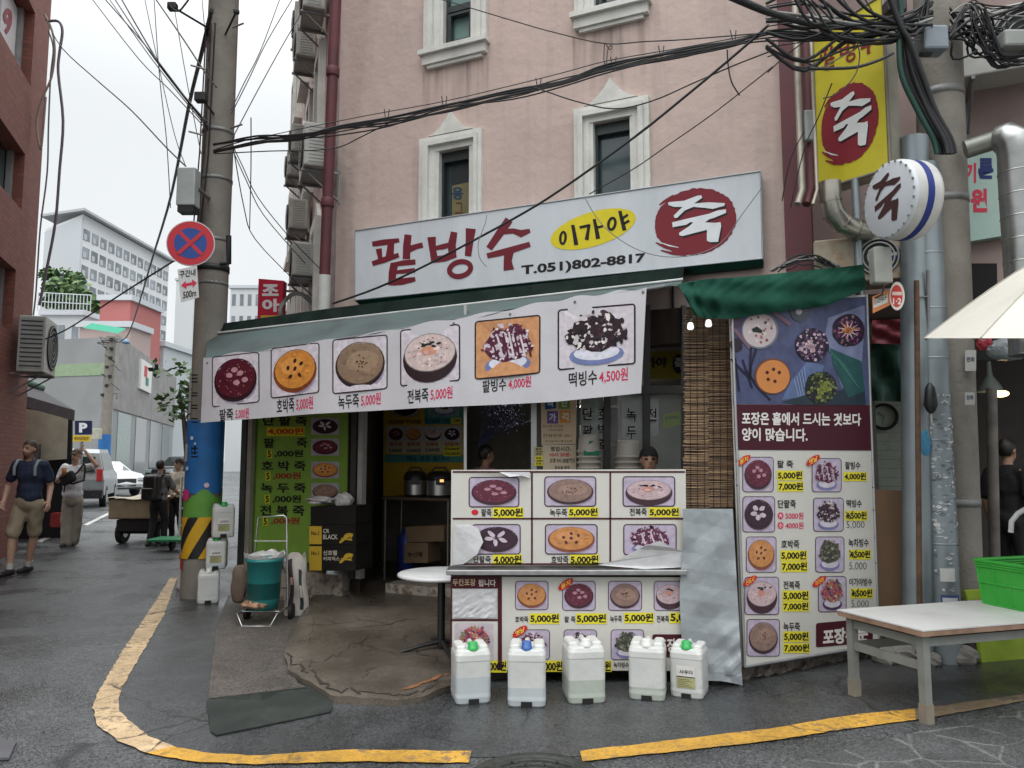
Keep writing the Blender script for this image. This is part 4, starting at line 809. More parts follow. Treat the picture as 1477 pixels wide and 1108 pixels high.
# ================================================================ jerrycans
HDPE = mat('white_plastic', (.60, .61, .59), .38, var=.07, scale=3, dirt=.4, dcol=(.34, .35, .31), dscale=5, bump=.35, bscale=7)
LIQ = {'blue': mat('blue_grey_liquid', (.49, .53, .545), .38, var=.06), 'green': mat('greenish_liquid', (.44, .48, .43), .38, var=.1, scale=5, dirt=.35, dcol=(.26, .31, .2), dscale=4), 'clear': HDPE}
CAPS = {'green': mat('green_cap', (.03, .38, .09), .35), 'blue': mat('blue_cap', (.04, .12, .38), .35), 'white': mat('white_cap', (.68, .68, .66), .4)}
def loft(b, secs, m):                                       # secs: (z, w, d, r, material)
    prev = None; K = 6
    rings = []
    for s_ in secs:
        z, w_, d_, r_ = s_[:4]; o = []
        for cx, cy, a0 in ((w_ / 2 - r_, d_ / 2 - r_, 0), (-w_ / 2 + r_, d_ / 2 - r_, 90), (-w_ / 2 + r_, -d_ / 2 + r_, 180), (w_ / 2 - r_, -d_ / 2 + r_, 270)):
            for k in range(K): a = R(a0 + 90 * k / (K - 1)); o.append(Vector((cx + r_ * math.cos(a), cy + r_ * math.sin(a), z)))
        rings.append(o)
    n = 4 * K
    for i in range(len(rings) - 1): b.add(rings[i] + rings[i + 1], [(k, (k + 1) % n, n + (k + 1) % n, n + k) for k in range(n)], secs[i][4] if len(secs[i]) > 4 else m, True)
    b.add(rings[0], [tuple(range(n))[::-1]], m); b.add(rings[-1], [tuple(range(n))], m)
def jerrycan(label, loc, rz, cap, liq, lv, sc=1., lab=False, tilt=0, group='white jerrycans in a row before the counter', lie=False):
    t = thing('jerrycan', label, 'jerrycan', loc, rz, group); w_, d_, h_ = .245 * sc, .27 * sc, .36 * sc; L_ = LIQ[liq]
    b = MB(); lz = max(.06, min(.9, lv)) * h_
    base = [(.0, .9), (.012, .97), (.045, 1.0), (.07, .985)]; secs = [(z, w_ * k, d_ * k, .035 * sc, L_) for z, k in base]
    secs += [(lz, w_ * .985, d_ * .985, .03 * sc, HDPE), (h_ * .78, w_ * .985, d_ * .985, .03 * sc, HDPE), (h_ * .80, w_ * 1.0, d_ * 1.0, .032 * sc, HDPE), (h_ * .90, w_ * .99, d_ * .99, .04 * sc, HDPE), (h_ * .965, w_ * .93, d_ * .93, .05 * sc, HDPE), (h_ * .99, w_ * .80, d_ * .82, .05 * sc, HDPE)]
    loft(b, secs, HDPE)
    for x in (-1, 1): b.bbox((x * w_ * .31, .02 * sc, h_ * .985), (w_ * .3, d_ * .72, .05 * sc), HDPE, .022 * sc, None, 3)
    b.box((0, -d_ * .497, .02 * sc), (.07 * sc, .012, .04 * sc), DARK)
    b.build('body', t, False)
    b = MB(); b.tube([(0, -d_ * .30, h_ * .97), (0, -d_ * .2, h_ + .012 * sc), (0, d_ * .2, h_ + .02 * sc), (0, d_ * .36, h_ * .97)], .017 * sc, HDPE, 8); b.build('handle', t, False)
    b = MB(); b.lathe([(.0, .03), (.026, .03), (.031, .026), (.032, 0), (.036, -.002), (.036, -.02)], CAPS[cap], (0, -d_ * .33, h_ * .985 + .018), 18); b.build('cap', t, False)
    if lab:
        pl = Plane((0, -d_ * .5 - .0, 0), (1, 0, 0)); b = MB()
        def zq(x0, z0, x1, z1, o, m): b.quad(pl.at(x0, z0, o), pl.at(x1, z0, o), pl.at(x1, z1, o), pl.at(x0, z1, o), m)
        zq(-.06, .07, .06, .21, .002, ink(214, 212, 206)); zq(-.06, .07, .06, .135, .003, ink(170, 168, 120)); zq(-.06, .137, .06, .143, .003, INKB); text_loc(b, pl, '사우더', -.04, .158, .045, .185, INKB, .004, .02)
        for i in range(5): zq(-.05, .078 + i * .011, .04 - (i % 3) * .015, .081 + i * .011, .004, ink(90, 90, 70))
        b.build('paper_label', t, False)
    t.rotation_euler = (R(tilt), 0, rz)
    return t
for px, py, rz, cap, liq, lv, lab, txt in ((677, 1017, R(13), 'green', 'blue', .5, False, 'white jerrycan with a green cap, half full, under the fruit picture'), (761, 1021, R(-3), 'blue', 'blue', .34, False, 'white jerrycan with a blue cap under the lower menu panel'),
        (844, 1016, R(7), 'white', 'green', .42, False, 'white capped jerrycan holding greenish water, second of the white capped pair from the foil'), (940, 1012, R(-15), 'white', 'green', .25, False, 'white capped jerrycan with a green stained bottom, beside the labelled one')):
    p = G(px, py); p.y += .12; jerrycan(txt, p, rz, cap, liq, lv, .97 + .03 * math.sin(px))
p = G(1000, 1008); p.y += .1; jerrycan('shorter white jerrycan with a green cap and a paper label in front of the foil', p, R(-24), 'green', 'clear', .3, .88, True)
p = G(297, 870); p.y += .06; z0 = p.z
jerrycan('white jerrycan at the bottom of the stack by the painted pole', p, R(20), 'white', 'clear', .3, .92, False, 0, 'jerrycans stacked by the pole')
jerrycan('white jerrycan with a label in the middle of the stack by the painted pole', p + Vector((.06, .05, .36)), R(14), 'green', 'blue', .2, .86, True, 0, 'jerrycans stacked by the pole')
jerrycan('white jerrycan with a green cap on top of the stack by the painted pole', p + Vector((.11, .06, .70)), R(24), 'green', 'clear', .2, .95, True, 0, 'jerrycans stacked by the pole')
# ================================================================ inside the shop
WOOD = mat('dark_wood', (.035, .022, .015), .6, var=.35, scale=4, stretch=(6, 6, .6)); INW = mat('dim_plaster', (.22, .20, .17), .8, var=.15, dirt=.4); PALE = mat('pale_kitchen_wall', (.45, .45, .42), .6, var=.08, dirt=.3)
BW = FA.shifted(-2.3); GBp = FA.shifted(.18)
sG = FA.loc(500, 700)[0]; DD = lambda s, d, z=0: FA.o + AX * s - AN * d + Vector((0, 0, z))     # d behind the pink wall
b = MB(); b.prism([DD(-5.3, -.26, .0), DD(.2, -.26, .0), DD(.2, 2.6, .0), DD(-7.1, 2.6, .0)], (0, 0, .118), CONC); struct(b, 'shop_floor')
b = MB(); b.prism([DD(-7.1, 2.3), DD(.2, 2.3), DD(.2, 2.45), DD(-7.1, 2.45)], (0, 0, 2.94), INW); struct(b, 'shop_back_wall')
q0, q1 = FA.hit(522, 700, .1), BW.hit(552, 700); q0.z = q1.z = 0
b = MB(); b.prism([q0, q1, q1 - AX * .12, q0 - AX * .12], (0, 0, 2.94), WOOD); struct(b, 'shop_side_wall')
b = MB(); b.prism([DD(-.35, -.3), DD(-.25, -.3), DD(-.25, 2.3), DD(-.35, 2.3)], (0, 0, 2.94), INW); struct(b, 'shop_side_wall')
b = MB(); bar(b, FA, -5.0, -.4, 2.62, 2.95, -.1, .1, WOOD); single(b, 'shop_lintel', 'dark timber lintel across the open shop front under the awning', 'lintel')
b = MB(); b.prism([DD(-6.62, -.05), DD(-5.56, -.05), DD(-5.56, .12), DD(-6.62, .12)], (0, 0, 2.75), mat('grey_board', (.2, .2, .19), .8, dirt=.5)); single(b, 'annex_wall', 'grey boarded wall behind the green price board', 'wall')
DPOST = mat('dark_post', (.05, .05, .048), .6, dirt=.3); WPOST = mat('white_post', (.42, .41, .39), .6, dirt=.4)
def post(pl, x, y0, y1, w, d, m, label, x2=None, name='door_post'):
    b = MB(); a = pl.hit(x, y0); c = pl.hit(x2 or x, y1); c.x, c.y = a.x, a.y
    b.prism([a - AX * w / 2, a + AX * w / 2, a + AX * w / 2 - AN * d, a - AX * w / 2 - AN * d], c - a, m); return single(b, name, label, 'post')
post(GBp.shifted(.12), 342, 905, 590, .07, .07, DPOST, 'dark square post beside the stacked jerrycans'); post(GBp.shifted(.1), 352, 880, 590, .06, .06, mat('beige_post', (.30, .28, .23), .7, dirt=.5), 'beige square post at the edge of the green price board')
post(GBp.shifted(.04), 516, 835, 585, .06, .08, WPOST, 'white narrow door post right of the black boxes')
post(GBp.shifted(.02), 506, 835, 585, .07, .1, DPOST, 'dark door post behind the black boxes')
# green price board
FADE = .1
gb = thing('green_price_board', 'lime green price board with porridge prices and small bowl pictures', 'price board', GBp.hit(430, 842)); LIME = mat('lime_board', (.20, .36, .05), .5, var=.14, scale=3, dirt=.3, dcol=(.12, .24, .04), bump=.2, bscale=6)
b = MB(); slab(b, GBp, [(362, 812), (499, 812), (502, 585), (360, 585)], LIME, 0, -.02); b.build('board', gb)
DKR = ink(150, 44, 40)
for q, tx, c in (((379, 601, 443, 614), '단 팥 죽', INKB), ((380, 632, 396, 646), '팥', INKB), ((428, 632, 443, 646), '죽', INKB), ((377, 665, 441, 679), '호 박 죽', INKB), ((376, 697, 441, 711), '녹 두 죽', INKB), ((375, 729, 439, 744), '전 복 죽', INKB), ((396, 649, 437, 660), ',000원', INKB), ((394, 681, 434, 692), ',000원', DKR), ((393, 714, 434, 726), ',000원', INKB), ((391, 746, 432, 757), ',000원', DKR)): words_(gb, GBp, q, tx, c, .004, .03)
label(gb, GBp, (386, 617, 438, 628), '4,000원', ink(206, 206, 44), ink(200, 60, 36))
for x, y, c in ((389, 655, INKB), (387, 687, INKB), (386, 720, INKB), (383, 752, INKB)): label(gb, GBp, (x - 3, y - 5, x + 2, y + 5), '5', ink(206, 206, 44), c)
for i, (y, kd) in enumerate(((603, 'danpat'), (633, 'patjuk'), (666, 'hobak'), (697, 'nokdu'))): b = MB(); food(b, GBp, (449, y, 489, y + 24), kd, .004, 80 + i, (170, 170, 176), frame=False, r=1); b.build('food_picture', gb)
# tiled steps
TILE = mat('floral_tile', (.36, .33, .28), .35, var=.06, dirt=1.6, dcol=(.13, .075, .055), dscale=11)
b = MB(); bar(b, GBp, GBp.loc(372, 850)[0], GBp.loc(503, 850)[0], .0, GBp.loc(450, 824)[1], .0, .12, TILE); single(b, 'tiled_step', 'cream tiled step with brown blossoms under the black boxes', 'step')
TS = FA.shifted(-.05); b = MB(); bar(b, TS, TS.loc(556, 850)[0], TS.loc(665, 850)[0], .1, TS.loc(600, 845)[1], -.25, .0, TILE); single(b, 'tiled_step', 'cream tiled step with brown blossoms behind the round table', 'step')
# black boxes
BLK = mat('black_carton', (.013, .012, .011), .6, var=.2, spec=.2); GOLD = ink(190, 158, 52); XP = GBp.shifted(.34)
for i, (y0, y1, tp_, lines) in enumerate(((824, 786, 'lower black carton with a yellow end and white lettering, on the tiled step', (('신호텔', (466, 794, 486, 801)), ('커피믹스', (466, 803, 490, 809)))), (786, 757, 'upper black carton with a yellow end reading BLACK', (('CR', (466, 763, 475, 769)), ('BLACK', (466, 771, 487, 778)))), (757, 730, 'topmost plain black carton under the plastic bags', ()))):
    bx = thing('carton', tp_, 'carton', XP.hit(478, y0), 0, 'black cartons stacked by the green price board')
    b = MB(); slab(b, XP, [(446 if y0 > 760 else 448, y0), (513, y0 - 1), (513, y1 - .5), (446 if y0 > 760 else 448, y1 + .5)], BLK, 0, -.3); b.build('box', bx)
    if lines:
        b = MB(); cell(b, XP, (446, y1 + 2, 464, y0 - 1), GOLD, .003); text4(b, XP, '카누'[:0] + 'No.1', (449, y1 + 9, 460, y1 + 15), INKB, .0045, .02); b.build('yellow_end', bx)
        for tx, q in lines: words_(bx, XP, q, tx, ink(196, 190, 176), .003)
        b = MB(); stroke(b, XP, [(490, y1 + 26), (500, y1 + 17), (509, y1 + 14)], [3, 5, 3], GOLD, .003); ringst(b, XP, 502, y1 + 17, 6, 4, 1.6, GOLD, .0036, rot=-.4); stroke(b, XP, [(492, y1 + 20), (508, y1 + 22)], 2, GOLD, .0042); b.build('printed_mark', bx)
BAG = mat('thin_white_plastic', (.55, .53, .52), .35, var=.1, bump=.3, bscale=20)
def crumpled(c, size, m, seed, amp=.3, seg=18, ring=12):
    rr = rnd(seed); ph = [(rr.uniform(2, 7), rr.uniform(2, 7), rr.uniform(2, 7), rr.uniform(0, 6)) for _ in range(7)]; b = MB(); b.sphere((0, 0, 0), 1, m, seg, ring)
    for v in b.v:
        n = sum(math.sin(v.x * a + v.y * e + v.z * g + f) for a, e, g, f in ph) / 7; v *= 1 + amp * n
        v.x *= size[0] / 2; v.y *= size[1] / 2; v.z *= size[2] / 2; v.z = max(v.z, -size[2] * .42); v += Vector(c)
    b.sm = [False] * len(b.f) if amp > .25 else b.sm
    return b
c = XP.hit(463, 722, -.15); single(crumpled(c, (.3, .22, .09), BAG, 3, .4), 'plastic_bag', 'flat crumpled white plastic bag on the left of the topmost black carton', 'plastic bag')
c = XP.hit(496, 722, -.14); single(crumpled(c, (.2, .2, .16), BAG, 5, .35), 'plastic_bag', 'rounder crumpled white plastic bag on the topmost black carton', 'plastic bag')
# folding trolley with a teal bin, and a printed sack
TEALP = mat('teal_plastic', (.02, .21, .21), .4, var=.1); CHR = mat('chrome_tube', (.45, .45, .45), .25, metal=.9); g0 = G(372, 905)
tr = thing('hand_trolley', 'folding hand trolley carrying a teal plastic bin', 'trolley', g0); cx, cy = g0.x, g0.y + .15
b = MB(); b.tube([(cx - .2, cy + .2, .1), (cx - .15, cy + .22, .98), (cx + .1, cy + .22, 1.0), (cx + .13, cy + .22, .98), (cx + .17, cy + .2, .1)], .009, CHR, 8)
for z in (.3, .55, .75): b.tube([(cx - .18, cy + .21, z), (cx + .15, cy + .21, z)], .006, CHR, 6)
b.build('handle_frame', tr)
b = MB(); b.tube([(cx - .2, cy + .2, .12), (cx - .2, cy - .15, .12), (cx - .14, cy - .17, .01), (cx + .12, cy - .17, .01), (cx + .17, cy - .15, .12), (cx + .17, cy + .2, .12)], .009, CHR, 8); b.tube([(cx - .2, cy - .02, .12), (cx + .17, cy - .02, .12)], .007, CHR, 6); b.build('base_frame', tr)
for x in (-.23, .2): b = MB(); b.tube([(cx + x, cy + .18, .08), (cx + x + .03, cy + .18, .08)], .08, INKB, 18); b.build('wheel', tr)
bn_ = thing('plastic_bin', 'teal plastic bin with a clear liner standing on the hand trolley', 'bin', (cx - .01, cy + .02, .14))
b = MB(); b.lathe([(.0, .0), (.135, .0), (.15, .12), (.165, .44), (.178, .445), (.178, .47), (.165, .47), (.15, .1), (0, .08)], TEALP, (0, 0, 0), 28); b.build('bin_body', bn_, False)
b = MB(); rr = rnd(21); b.grid(lambda u, v: Vector(((.17 + .018 * v * rr.uniform(.5, 1.4)) * math.cos(6.283 * u), (.17 + .018 * v * rr.uniform(.5, 1.4)) * math.sin(6.283 * u), .475 + .05 * v * rr.uniform(.2, 1.3))), 28, 3, BAG, False); b.build('bin_liner', bn_, False)
bb = crumpled((cx - .05, cy - .03, .19), (.3, .24, .1), mat('orange_net', (.30, .17, .10), .7, var=.9, scale=30), 9, .25); single(bb, 'onion_bag', 'orange and white net bag lying at the foot of the teal bin', 'bag')
g1 = G(424, 892); sk = thing('printed_sack', 'white printed sack folded upright beside the hand trolley', 'sack', (g1.x, g1.y + .08, .02)); rr = rnd(15)
b = MB(); SACK = mat('woven_sack', (.46, .42, .38), .6, var=.2, dirt=.5, dcol=(.12, .10, .09), dscale=6)
def sack(u, v):
    a = 2 * math.pi * u; w_ = .115 * (1 - .18 * v + .12 * math.sin(v * 9)); d_ = .07 * (1 - .8 * v ** 3)
    return Vector((w_ * math.copysign(abs(math.cos(a)) ** .6, math.cos(a)) + .03 * v * math.sin(v * 5), d_ * math.sin(a) + .02 * math.sin(v * 7 + u * 9), .58 * v + .03 * math.sin(u * 19) * v))
b.grid(sack, 36, 20, SACK, False); b.build('sack_body', sk, False)
b = MB(); sp_ = Plane((0, -.085, 0), (1, 0, 0))
def zq(x0, z0, x1, z1, o, m): b.grid(lambda u, v: sack(.75 + (x0 + (x1 - x0) * u), z0 + (z1 - z0) * v) * 1.0 + Vector((0, -.006 - o, 0)), 4, 10, m, False)
zq(-.07, .08, -.01, .9, .0, ink(60, 50, 54)); zq(.03, .1, .08, .75, .0, ink(44, 52, 60)); zq(.035, .3, .075, .5, .002, ink(190, 186, 176)); zq(-.065, .5, -.02, .62, .002, ink(196, 150, 140)); b.build('sack_print', sk, False)
cb = crumpled((g1.x - .6, g1.y + .15, .3), (.16, .1, .42), mat('crushed_cardboard', (.15, .11, .08), .8, var=.2), 11, .2); single(cb, 'folded_cardboard', 'folded brown cardboard leaning behind the stacked jerrycans', 'cardboard')
# round table in the doorway
g2 = G(636, 938, .07); rt_ = thing('round_table', 'small round white table on a black pedestal in the shop doorway', 'table', (g2.x, g2.y, .07)); TW = mat('white_laminate', (.62, .63, .63), .3, var=.04); BKM = mat('black_metal', (.02, .02, .02), .45)
zt2 = 1.55 + g2.y * .995 * (.0976 - .2465) - .07
b = MB(); b.lathe([(0, 0), (.33, 0), (.345, .008), (.345, .022), (.335, .03), (0, .03)], TW, (0, 0, zt2), 40); b.build('table_top', rt_, False)
b = MB(); b.tube([(0, 0, .03), (0, 0, zt2)], .03, BKM, 12); b.build('pedestal', rt_, False)
for a in (200, 290, 20, 110): b = MB(); b.tube([(0, 0, .07), (.16 * math.cos(R(a)), .16 * math.sin(R(a)), .045), (.32 * math.cos(R(a)), .32 * math.sin(R(a)), .012)], [.022, .016, .012], BKM, 8); b.build('foot', rt_, False)
# stand with rice cookers
ST = FA.shifted(-.75); st = thing('cooker_stand', 'thin steel stand with a wooden shelf carrying two rice cookers', 'stand', ST.hit(600, 880)); zt3 = ST.loc(600, 718)[1]; a0, a1 = ST.loc(551, 720)[0], ST.loc(648, 720)[0]
b = MB(); bar(b, ST, a0, a1, zt3 - .03, zt3, -.42, .0, mat('brown_shelf', (.12, .08, .055), .55)); b.build('shelf', st)
for s, o in ((a0 + .03, -.03), (a1 - .03, -.03), (a0 + .03, -.39), (a1 - .03, -.39)): b = MB(); b.tube([ST.at(s, .118, o), ST.at(s, zt3 - .03, o)], .012, mat('dull_tube', (.28, .26, .23), .4, metal=.5), 8); b.build('leg', st)
for i, (x, lb_, r_) in enumerate(((586, 'smaller steel rice cooker with a black lid at the end of the stand', .135), (622, 'larger steel rice cooker with a glowing display on the stand', .155))):
    c = ST.at(ST.loc(x, 715)[0], zt3, -.2); rc = thing('rice_cooker', lb_, 'rice cooker', c, 0, 'rice cookers on the stand')
    b = MB(); b.lathe([(0, .0), (r_ * .95, .0), (r_ * .95, .03)], BKM, (0, 0, 0), 24); b.lathe([(r_, .03), (r_, .2)], mat('brushed_steel', (.45, .44, .43), .35, metal=.8), (0, 0, 0), 28); b.build('body', rc, False)
    b = MB(); b.lathe([(r_ * 1.02, .2), (r_ * 1.05, .23), (r_ * .9, .29), (r_ * .4, .31), (0, .31)], BKM, (0, 0, 0), 24); b.tube([(-r_ * .9, 0, .25), (-r_ * .4, 0, .35), (r_ * .4, 0, .35), (r_ * .9, 0, .25)], .012, BKM, 8); b.build('lid', rc, False)
    b = MB(); b.bbox((.02, -r_ - .005, .19), (.1, .03, .08), BKM, .008); b.build('control_panel', rc, False)
    if i: b = MB(); b.box((.04, -r_ - .022, .2), (.045, .004, .03), mat('amber_display', (.9, .45, .15), .5, emit=1.5)); b.build('display', rc, False)
BRN = mat('brown_cardboard', (.26, .17, .10), .8, var=.12)
b = MB(); slab(b, ST, [(582, 812), (617, 812), (617, 783), (582, 783)], BRN, -.1, -.4); text4(b, ST.shifted(-.1), '농산물', (588, 796, 610, 803), INKB, .002, .02); single(b, 'cardboard_box', 'lower brown cardboard box with a printed mark under the cooker stand', 'box')
b = MB(); slab(b, ST, [(585, 782), (640, 781), (640, 758), (585, 760)], BRN, -.12, -.4); single(b, 'cardboard_box', 'flatter brown cardboard box on the other one under the stand', 'box')
b = MB(); c = ST.at(ST.loc(573, 800)[0], .118, -.2); b.lathe([(0, 0), (.1, 0), (.11, .5), (.06, .55), (.06, .6), (0, .6)], mat('blue_drum', (.02, .04, .22), .4), c, 18); single(b, 'blue_drum', 'dark blue plastic drum under the cooker stand', 'drum')
# yellow poster behind the stand
YP = FA.shifted(-1.35); yp = thing('menu_poster', 'yellow and teal menu poster behind the rice cookers', 'poster', YP.hit(610, 700)); OC = ink(196, 158, 52); TQ = ink(72, 140, 136)
b = MB(); slab(b, YP, [(553, 716), (668, 716), (668, 560), (553, 560)], OC, 0, -.03); b.build('backing', yp)
b = MB(); cell(b, YP, (612, 562, 668, 612), TQ, .003); cell(b, YP, (557, 614, 667, 654), ink(186, 176, 150), .003); cell(b, YP, (555, 656, 668, 667), TQ, .003); b.build('colour_fields', yp)
for i, (q, kd) in enumerate((((562, 560, 606, 602), 'danpat'), ((618, 560, 663, 601), 'patbing'), ((560, 616, 582, 636), 'patjuk'), ((585, 616, 608, 636), 'hobak'), ((612, 616, 637, 636), 'jeonbok'), ((640, 616, 664, 636), 'danpat'))): b = MB(); food(b, YP, q, kd, .005, 90 + i, (170, 140, 70) if i == 0 else (120, 160, 156) if i == 1 else None, frame=False); b.build('food_picture', yp)
for q, tx, c in (((560, 605, 607, 612), '大5,000원 中7,000원', INKB), ((613, 604, 648, 611), '컵1,200원 대접', ink(20, 40, 90)), ((562, 638, 580, 644), '녹두죽', DKR), ((587, 638, 606, 644), '호박죽', DKR), ((614, 638, 632, 644), '전복죽', DKR), ((642, 638, 662, 644), '단팥죽', DKR), ((561, 647, 580, 653), '5,000원', INKB), ((587, 647, 607, 653), '5,000원', INKB), ((613, 646, 634, 652), '5,000원', INKB), ((587, 658, 648, 665), '메뉴 포장 됩니다', ink(30, 50, 90))): words_(yp, YP, q, tx, c, .0055)
label(yp, YP, (652, 604, 664, 610), '7,000', YEL, INKB, .006); label(yp, YP, (641, 645, 663, 650), '中4,000원', YEL, INKB, .006); label(yp, YP, (641, 652, 663, 657), '大5,000원', YEL, INKB, .006)
# kitchen window wall
KW = Plane((0, 6.95, 0), (1, 0, 0)); ALU = mat('aluminium_post', (.40, .40, .39), .35, metal=.6); CLEAR = mat('clear_pane', (.5, .55, .55), .05, alpha=.12, spec=.6)
kw = thing('kitchen_window', 'dark framed kitchen window wall above the serving counter', 'window', KW.hit(830, 880))
def kbar(x0, x1, y0, y1, m, o0=-.03, o1=.03): b = MB(); slab(b, KW, [(x0, y1), (x1, y1), (x1, y0), (x0, y0)], m, o1, o0); return b
for x0, x1, m in ((669, 673, ALU), (766, 774, ALU), (774, 781, DPOST), (832, 836, DPOST), (871, 881, DPOST), (928, 938, DPOST), (984, 990, DPOST)): kbar(x0, x1, 440, 760, m).build('mullion', kw)
kbar(772, 990, 556, 568, DPOST, -.027, .034).build('transom', kw)
b = MB(); slab(b, KW, [(774, 760), (990, 760), (990, 566), (774, 566)], CLEAR, -.004, -.008); b.build('pane', kw)
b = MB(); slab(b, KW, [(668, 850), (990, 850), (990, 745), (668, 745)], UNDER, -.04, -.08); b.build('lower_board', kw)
# posters on the panes
ps = thing('price_award_poster', 'beige poster with four coloured letter squares on the kitchen window', 'poster', KW.hit(806, 640)); KP = KW.shifted(.04)
b = MB(); slab(b, KP, [(781, 641), (831, 640), (831, 568), (780, 568)], ink(206, 182, 152), 0, -.003); b.build('sheet', ps)
for (x, y, c, ch, rot) in ((794, 582, (32, 82, 130), '착', -.12), (814, 581, (124, 150, 44), '한', 0), (797, 602, (112, 84, 150), '가', 0), (815, 601, (210, 140, 62), '격', 0)): b = MB(); cell(b, KP, (x - 8, y - 9, x + 8, y + 9, rot), ink(*c), .002, n=2); text4(b, KP, ch, (x - 5, y - 6, x + 5, y + 6, rot), ink(220, 224, 220), .0035, .03); b.build('letter_square', ps)
for q, tx in (((783, 613, 812, 617), '업소명 이가야'), ((790, 619, 812, 622), '시민과 함께'), ((783, 626, 824, 631), '전화번호 051'), ((786, 635, 825, 638), '부산광역시 물가안정')): words_(ps, KP, q, tx, ink(70, 60, 56), .002, .0)
hs = thing('hours_notice', 'beige opening hours notice under the four-square poster', 'notice', KW.hit(810, 676)); b = MB(); slab(b, KP, [(783, 680), (831, 680), (831, 642), (783, 642)], ink(206, 190, 164), 0, -.003); b.build('sheet', hs)
for q, tx, c in (((794, 644, 824, 651), '영업시간-', INKB), ((793, 653, 824, 659), '10시 30분-', REDI), ((793, 661, 829, 668), '오후 9시 00분까지', INKB), ((800, 672, 822, 677), '일요일 휴무', INKB)): words_(hs, KP, q, tx, c, .002, .02)
for i, y in enumerate((648, 655, 661, 669)): b = MB(); slab(b, KP, [(771, y + 3), (783, y + 3), (783, y - 3), (771, y - 3)], [ink(190, 176, 120), YEL][i > 1], .006, .003); text4(b, KP, ['팥죽', '호박', '녹두', '전복'][i], (773, y - 2, 781, y + 2), INKB, .0075, .02); single(b, 'price_strip', f"small paper price strip at the window's left edge reading {['팥죽', '호박', '녹두', '전복'][i]}", 'price strip', 'price strips on the kitchen window')
def hangul_col(label_, x, ys, chs, q, seed):
    t = thing('window_decal', label_, 'decal', KW.hit(x, q[3])); b = MB()
    if q[4]: slab(b, KW, [(q[0], q[3]), (q[2], q[3]), (q[2], q[1]), (q[0], q[1])], q[4], -.012, -.016); b.build('sheet', t); b = MB()
    for y, ch in zip(ys, chs):
        text4(b, KW, ch, (x - 7, y - 9, x + 7, y + 9), ink(206, 206, 200), .002, .07); text4(b, KW, ch, (x - 7, y - 9, x + 7, y + 9), INKB, .004, .02)
    b.build('lettering', t)
GLW = mat('frosted_sheet', (.40, .42, .40), .5, var=.1)
hangul_col('window lettering reading 단팥 above the taller container stack', 848, (597, 622), '단팥', (838, 570, 870, 640, mat('greenish_sheet', (.22, .27, .22), .4, var=.5, scale=7)), 1)
hangul_col('window lettering reading 호박죽 beside the taller container stack', 870, (596, 620, 643), '호박죽', (860, 570, 872, 640, None), 2)
hangul_col('pale window sheet with lettering reading 녹두', 911, (598, 624), '녹두', (897, 567, 931, 634, GLW), 3); hangul_col('narrow pale window sheet with lettering reading 전', 940, (598,), '전', (938, 567, 950, 628, GLW), 4)
# container stacks on the counter behind the panel
CREAM = mat('cream_plastic', (.42, .39, .34), .45, var=.06)
def tubs(x0, x1, y1, y2, n, label_, lid=True):
    pl = KW.shifted(.16); t = thing('container_stack', label_, 'containers', pl.hit((x0 + x1) / 2, 690))
    ys = [y2 + (y1 - y2) * i / n for i in range(n + 1)]; c0 = pl.hit((x0 + x1) / 2, 690); w_ = (pl.loc(x1, 650)[0] - pl.loc(x0, 650)[0]); z0 = c0.z
    for i in range(n): b = MB(); z = pl.loc(0 + 800, ys[i])[1]; b.lathe([(w_ * .42, 0), (w_ * .44, .03), (w_ * .5, .035), (w_ * .5, .05), (w_ * .46, .052), (0, .052)], CREAM, (c0.x, c0.y, z), 26); b.build('tub', t)
    zt_ = pl.loc(800, y1)[1]; b = MB(); b.lathe([(w_ * .46, 0), (w_ * .41, .12), (w_ * .37, .16), (0, .163)], CREAM, (c0.x, c0.y, zt_ - .02), 26); b.build('top_tub', t); return t, pl
t, pl = tubs(832, 868, 650, 690, 5, 'taller stack of cream plastic tubs with a green label on the counter')
b = MB(); cell(b, pl.shifted(.1), (842, 650, 865, 657), ink(30, 110, 84), .003); flat(b, pl.shifted(.1), [(849, 641), (857, 636), (850, 636)], ink(30, 110, 84), .003); b.build('tub_label', t)
tubs(887, 927, 658, 690, 4, 'shorter stack of cream plastic tubs on the counter beside the cook')
# yellow inner sign, notes, flowers, kitchen back
KI = Plane((0, 7.6, 0), (1, 0, 0)); ys_ = thing('inner_shop_sign', 'yellow inner shop sign in the dim kitchen behind the banner', 'sign', KI.hit(945, 548)); b = MB(); slab(b, KI, [(880, 548), (992, 545), (992, 505), (880, 511)], ink(150, 136, 30), 0, -.1); b.build('sign_box', ys_)
words_(ys_, KI, (915, 517, 962, 533, -.06), '이가야', INKB, .003, .05); b = MB(); ell(b, KI, 979, 525, 9, 14, INKB, .003); text4(b, KI, '죽', (973, 516, 985, 533), ink(206, 206, 200), .005, .05); b.build('round_mark', ys_)
b = MB(); slab(b, KI, [(956, 618), (984, 612), (983, 592), (957, 598)], ink(160, 190, 40), 0, -.003); text4(b, KI, '포장메뉴', (959, 601, 980, 606, -.1), ink(50, 70, 40), .002, .02); single(b, 'lime_note', 'lime green paper note hanging in the kitchen near the blind', 'note')
b = MB(); bar(b, FA, -3.2, -.4, 1.0, 2.6, -2.26, -2.2, PALE); single(b, 'kitchen_wall_panel', 'pale panel on the kitchen back wall', 'wall panel')
b = MB(); pl = Plane((0, 8.3, 0), (1, 0, 0)); slab(b, pl, [(896, 700), (985, 700), (985, 560), (896, 560)], GLW, 0, -.3); single(b, 'kitchen_cabinet', 'pale kitchen cabinet behind the cook', 'cabinet')
FL = Plane((0, 7.4, 0), (1, 0, 0)); fv = thing('dried_flowers', 'dried blue grey flower spray hanging in the shop window', 'flowers', FL.hit(720, 640)); rr = rnd(41)
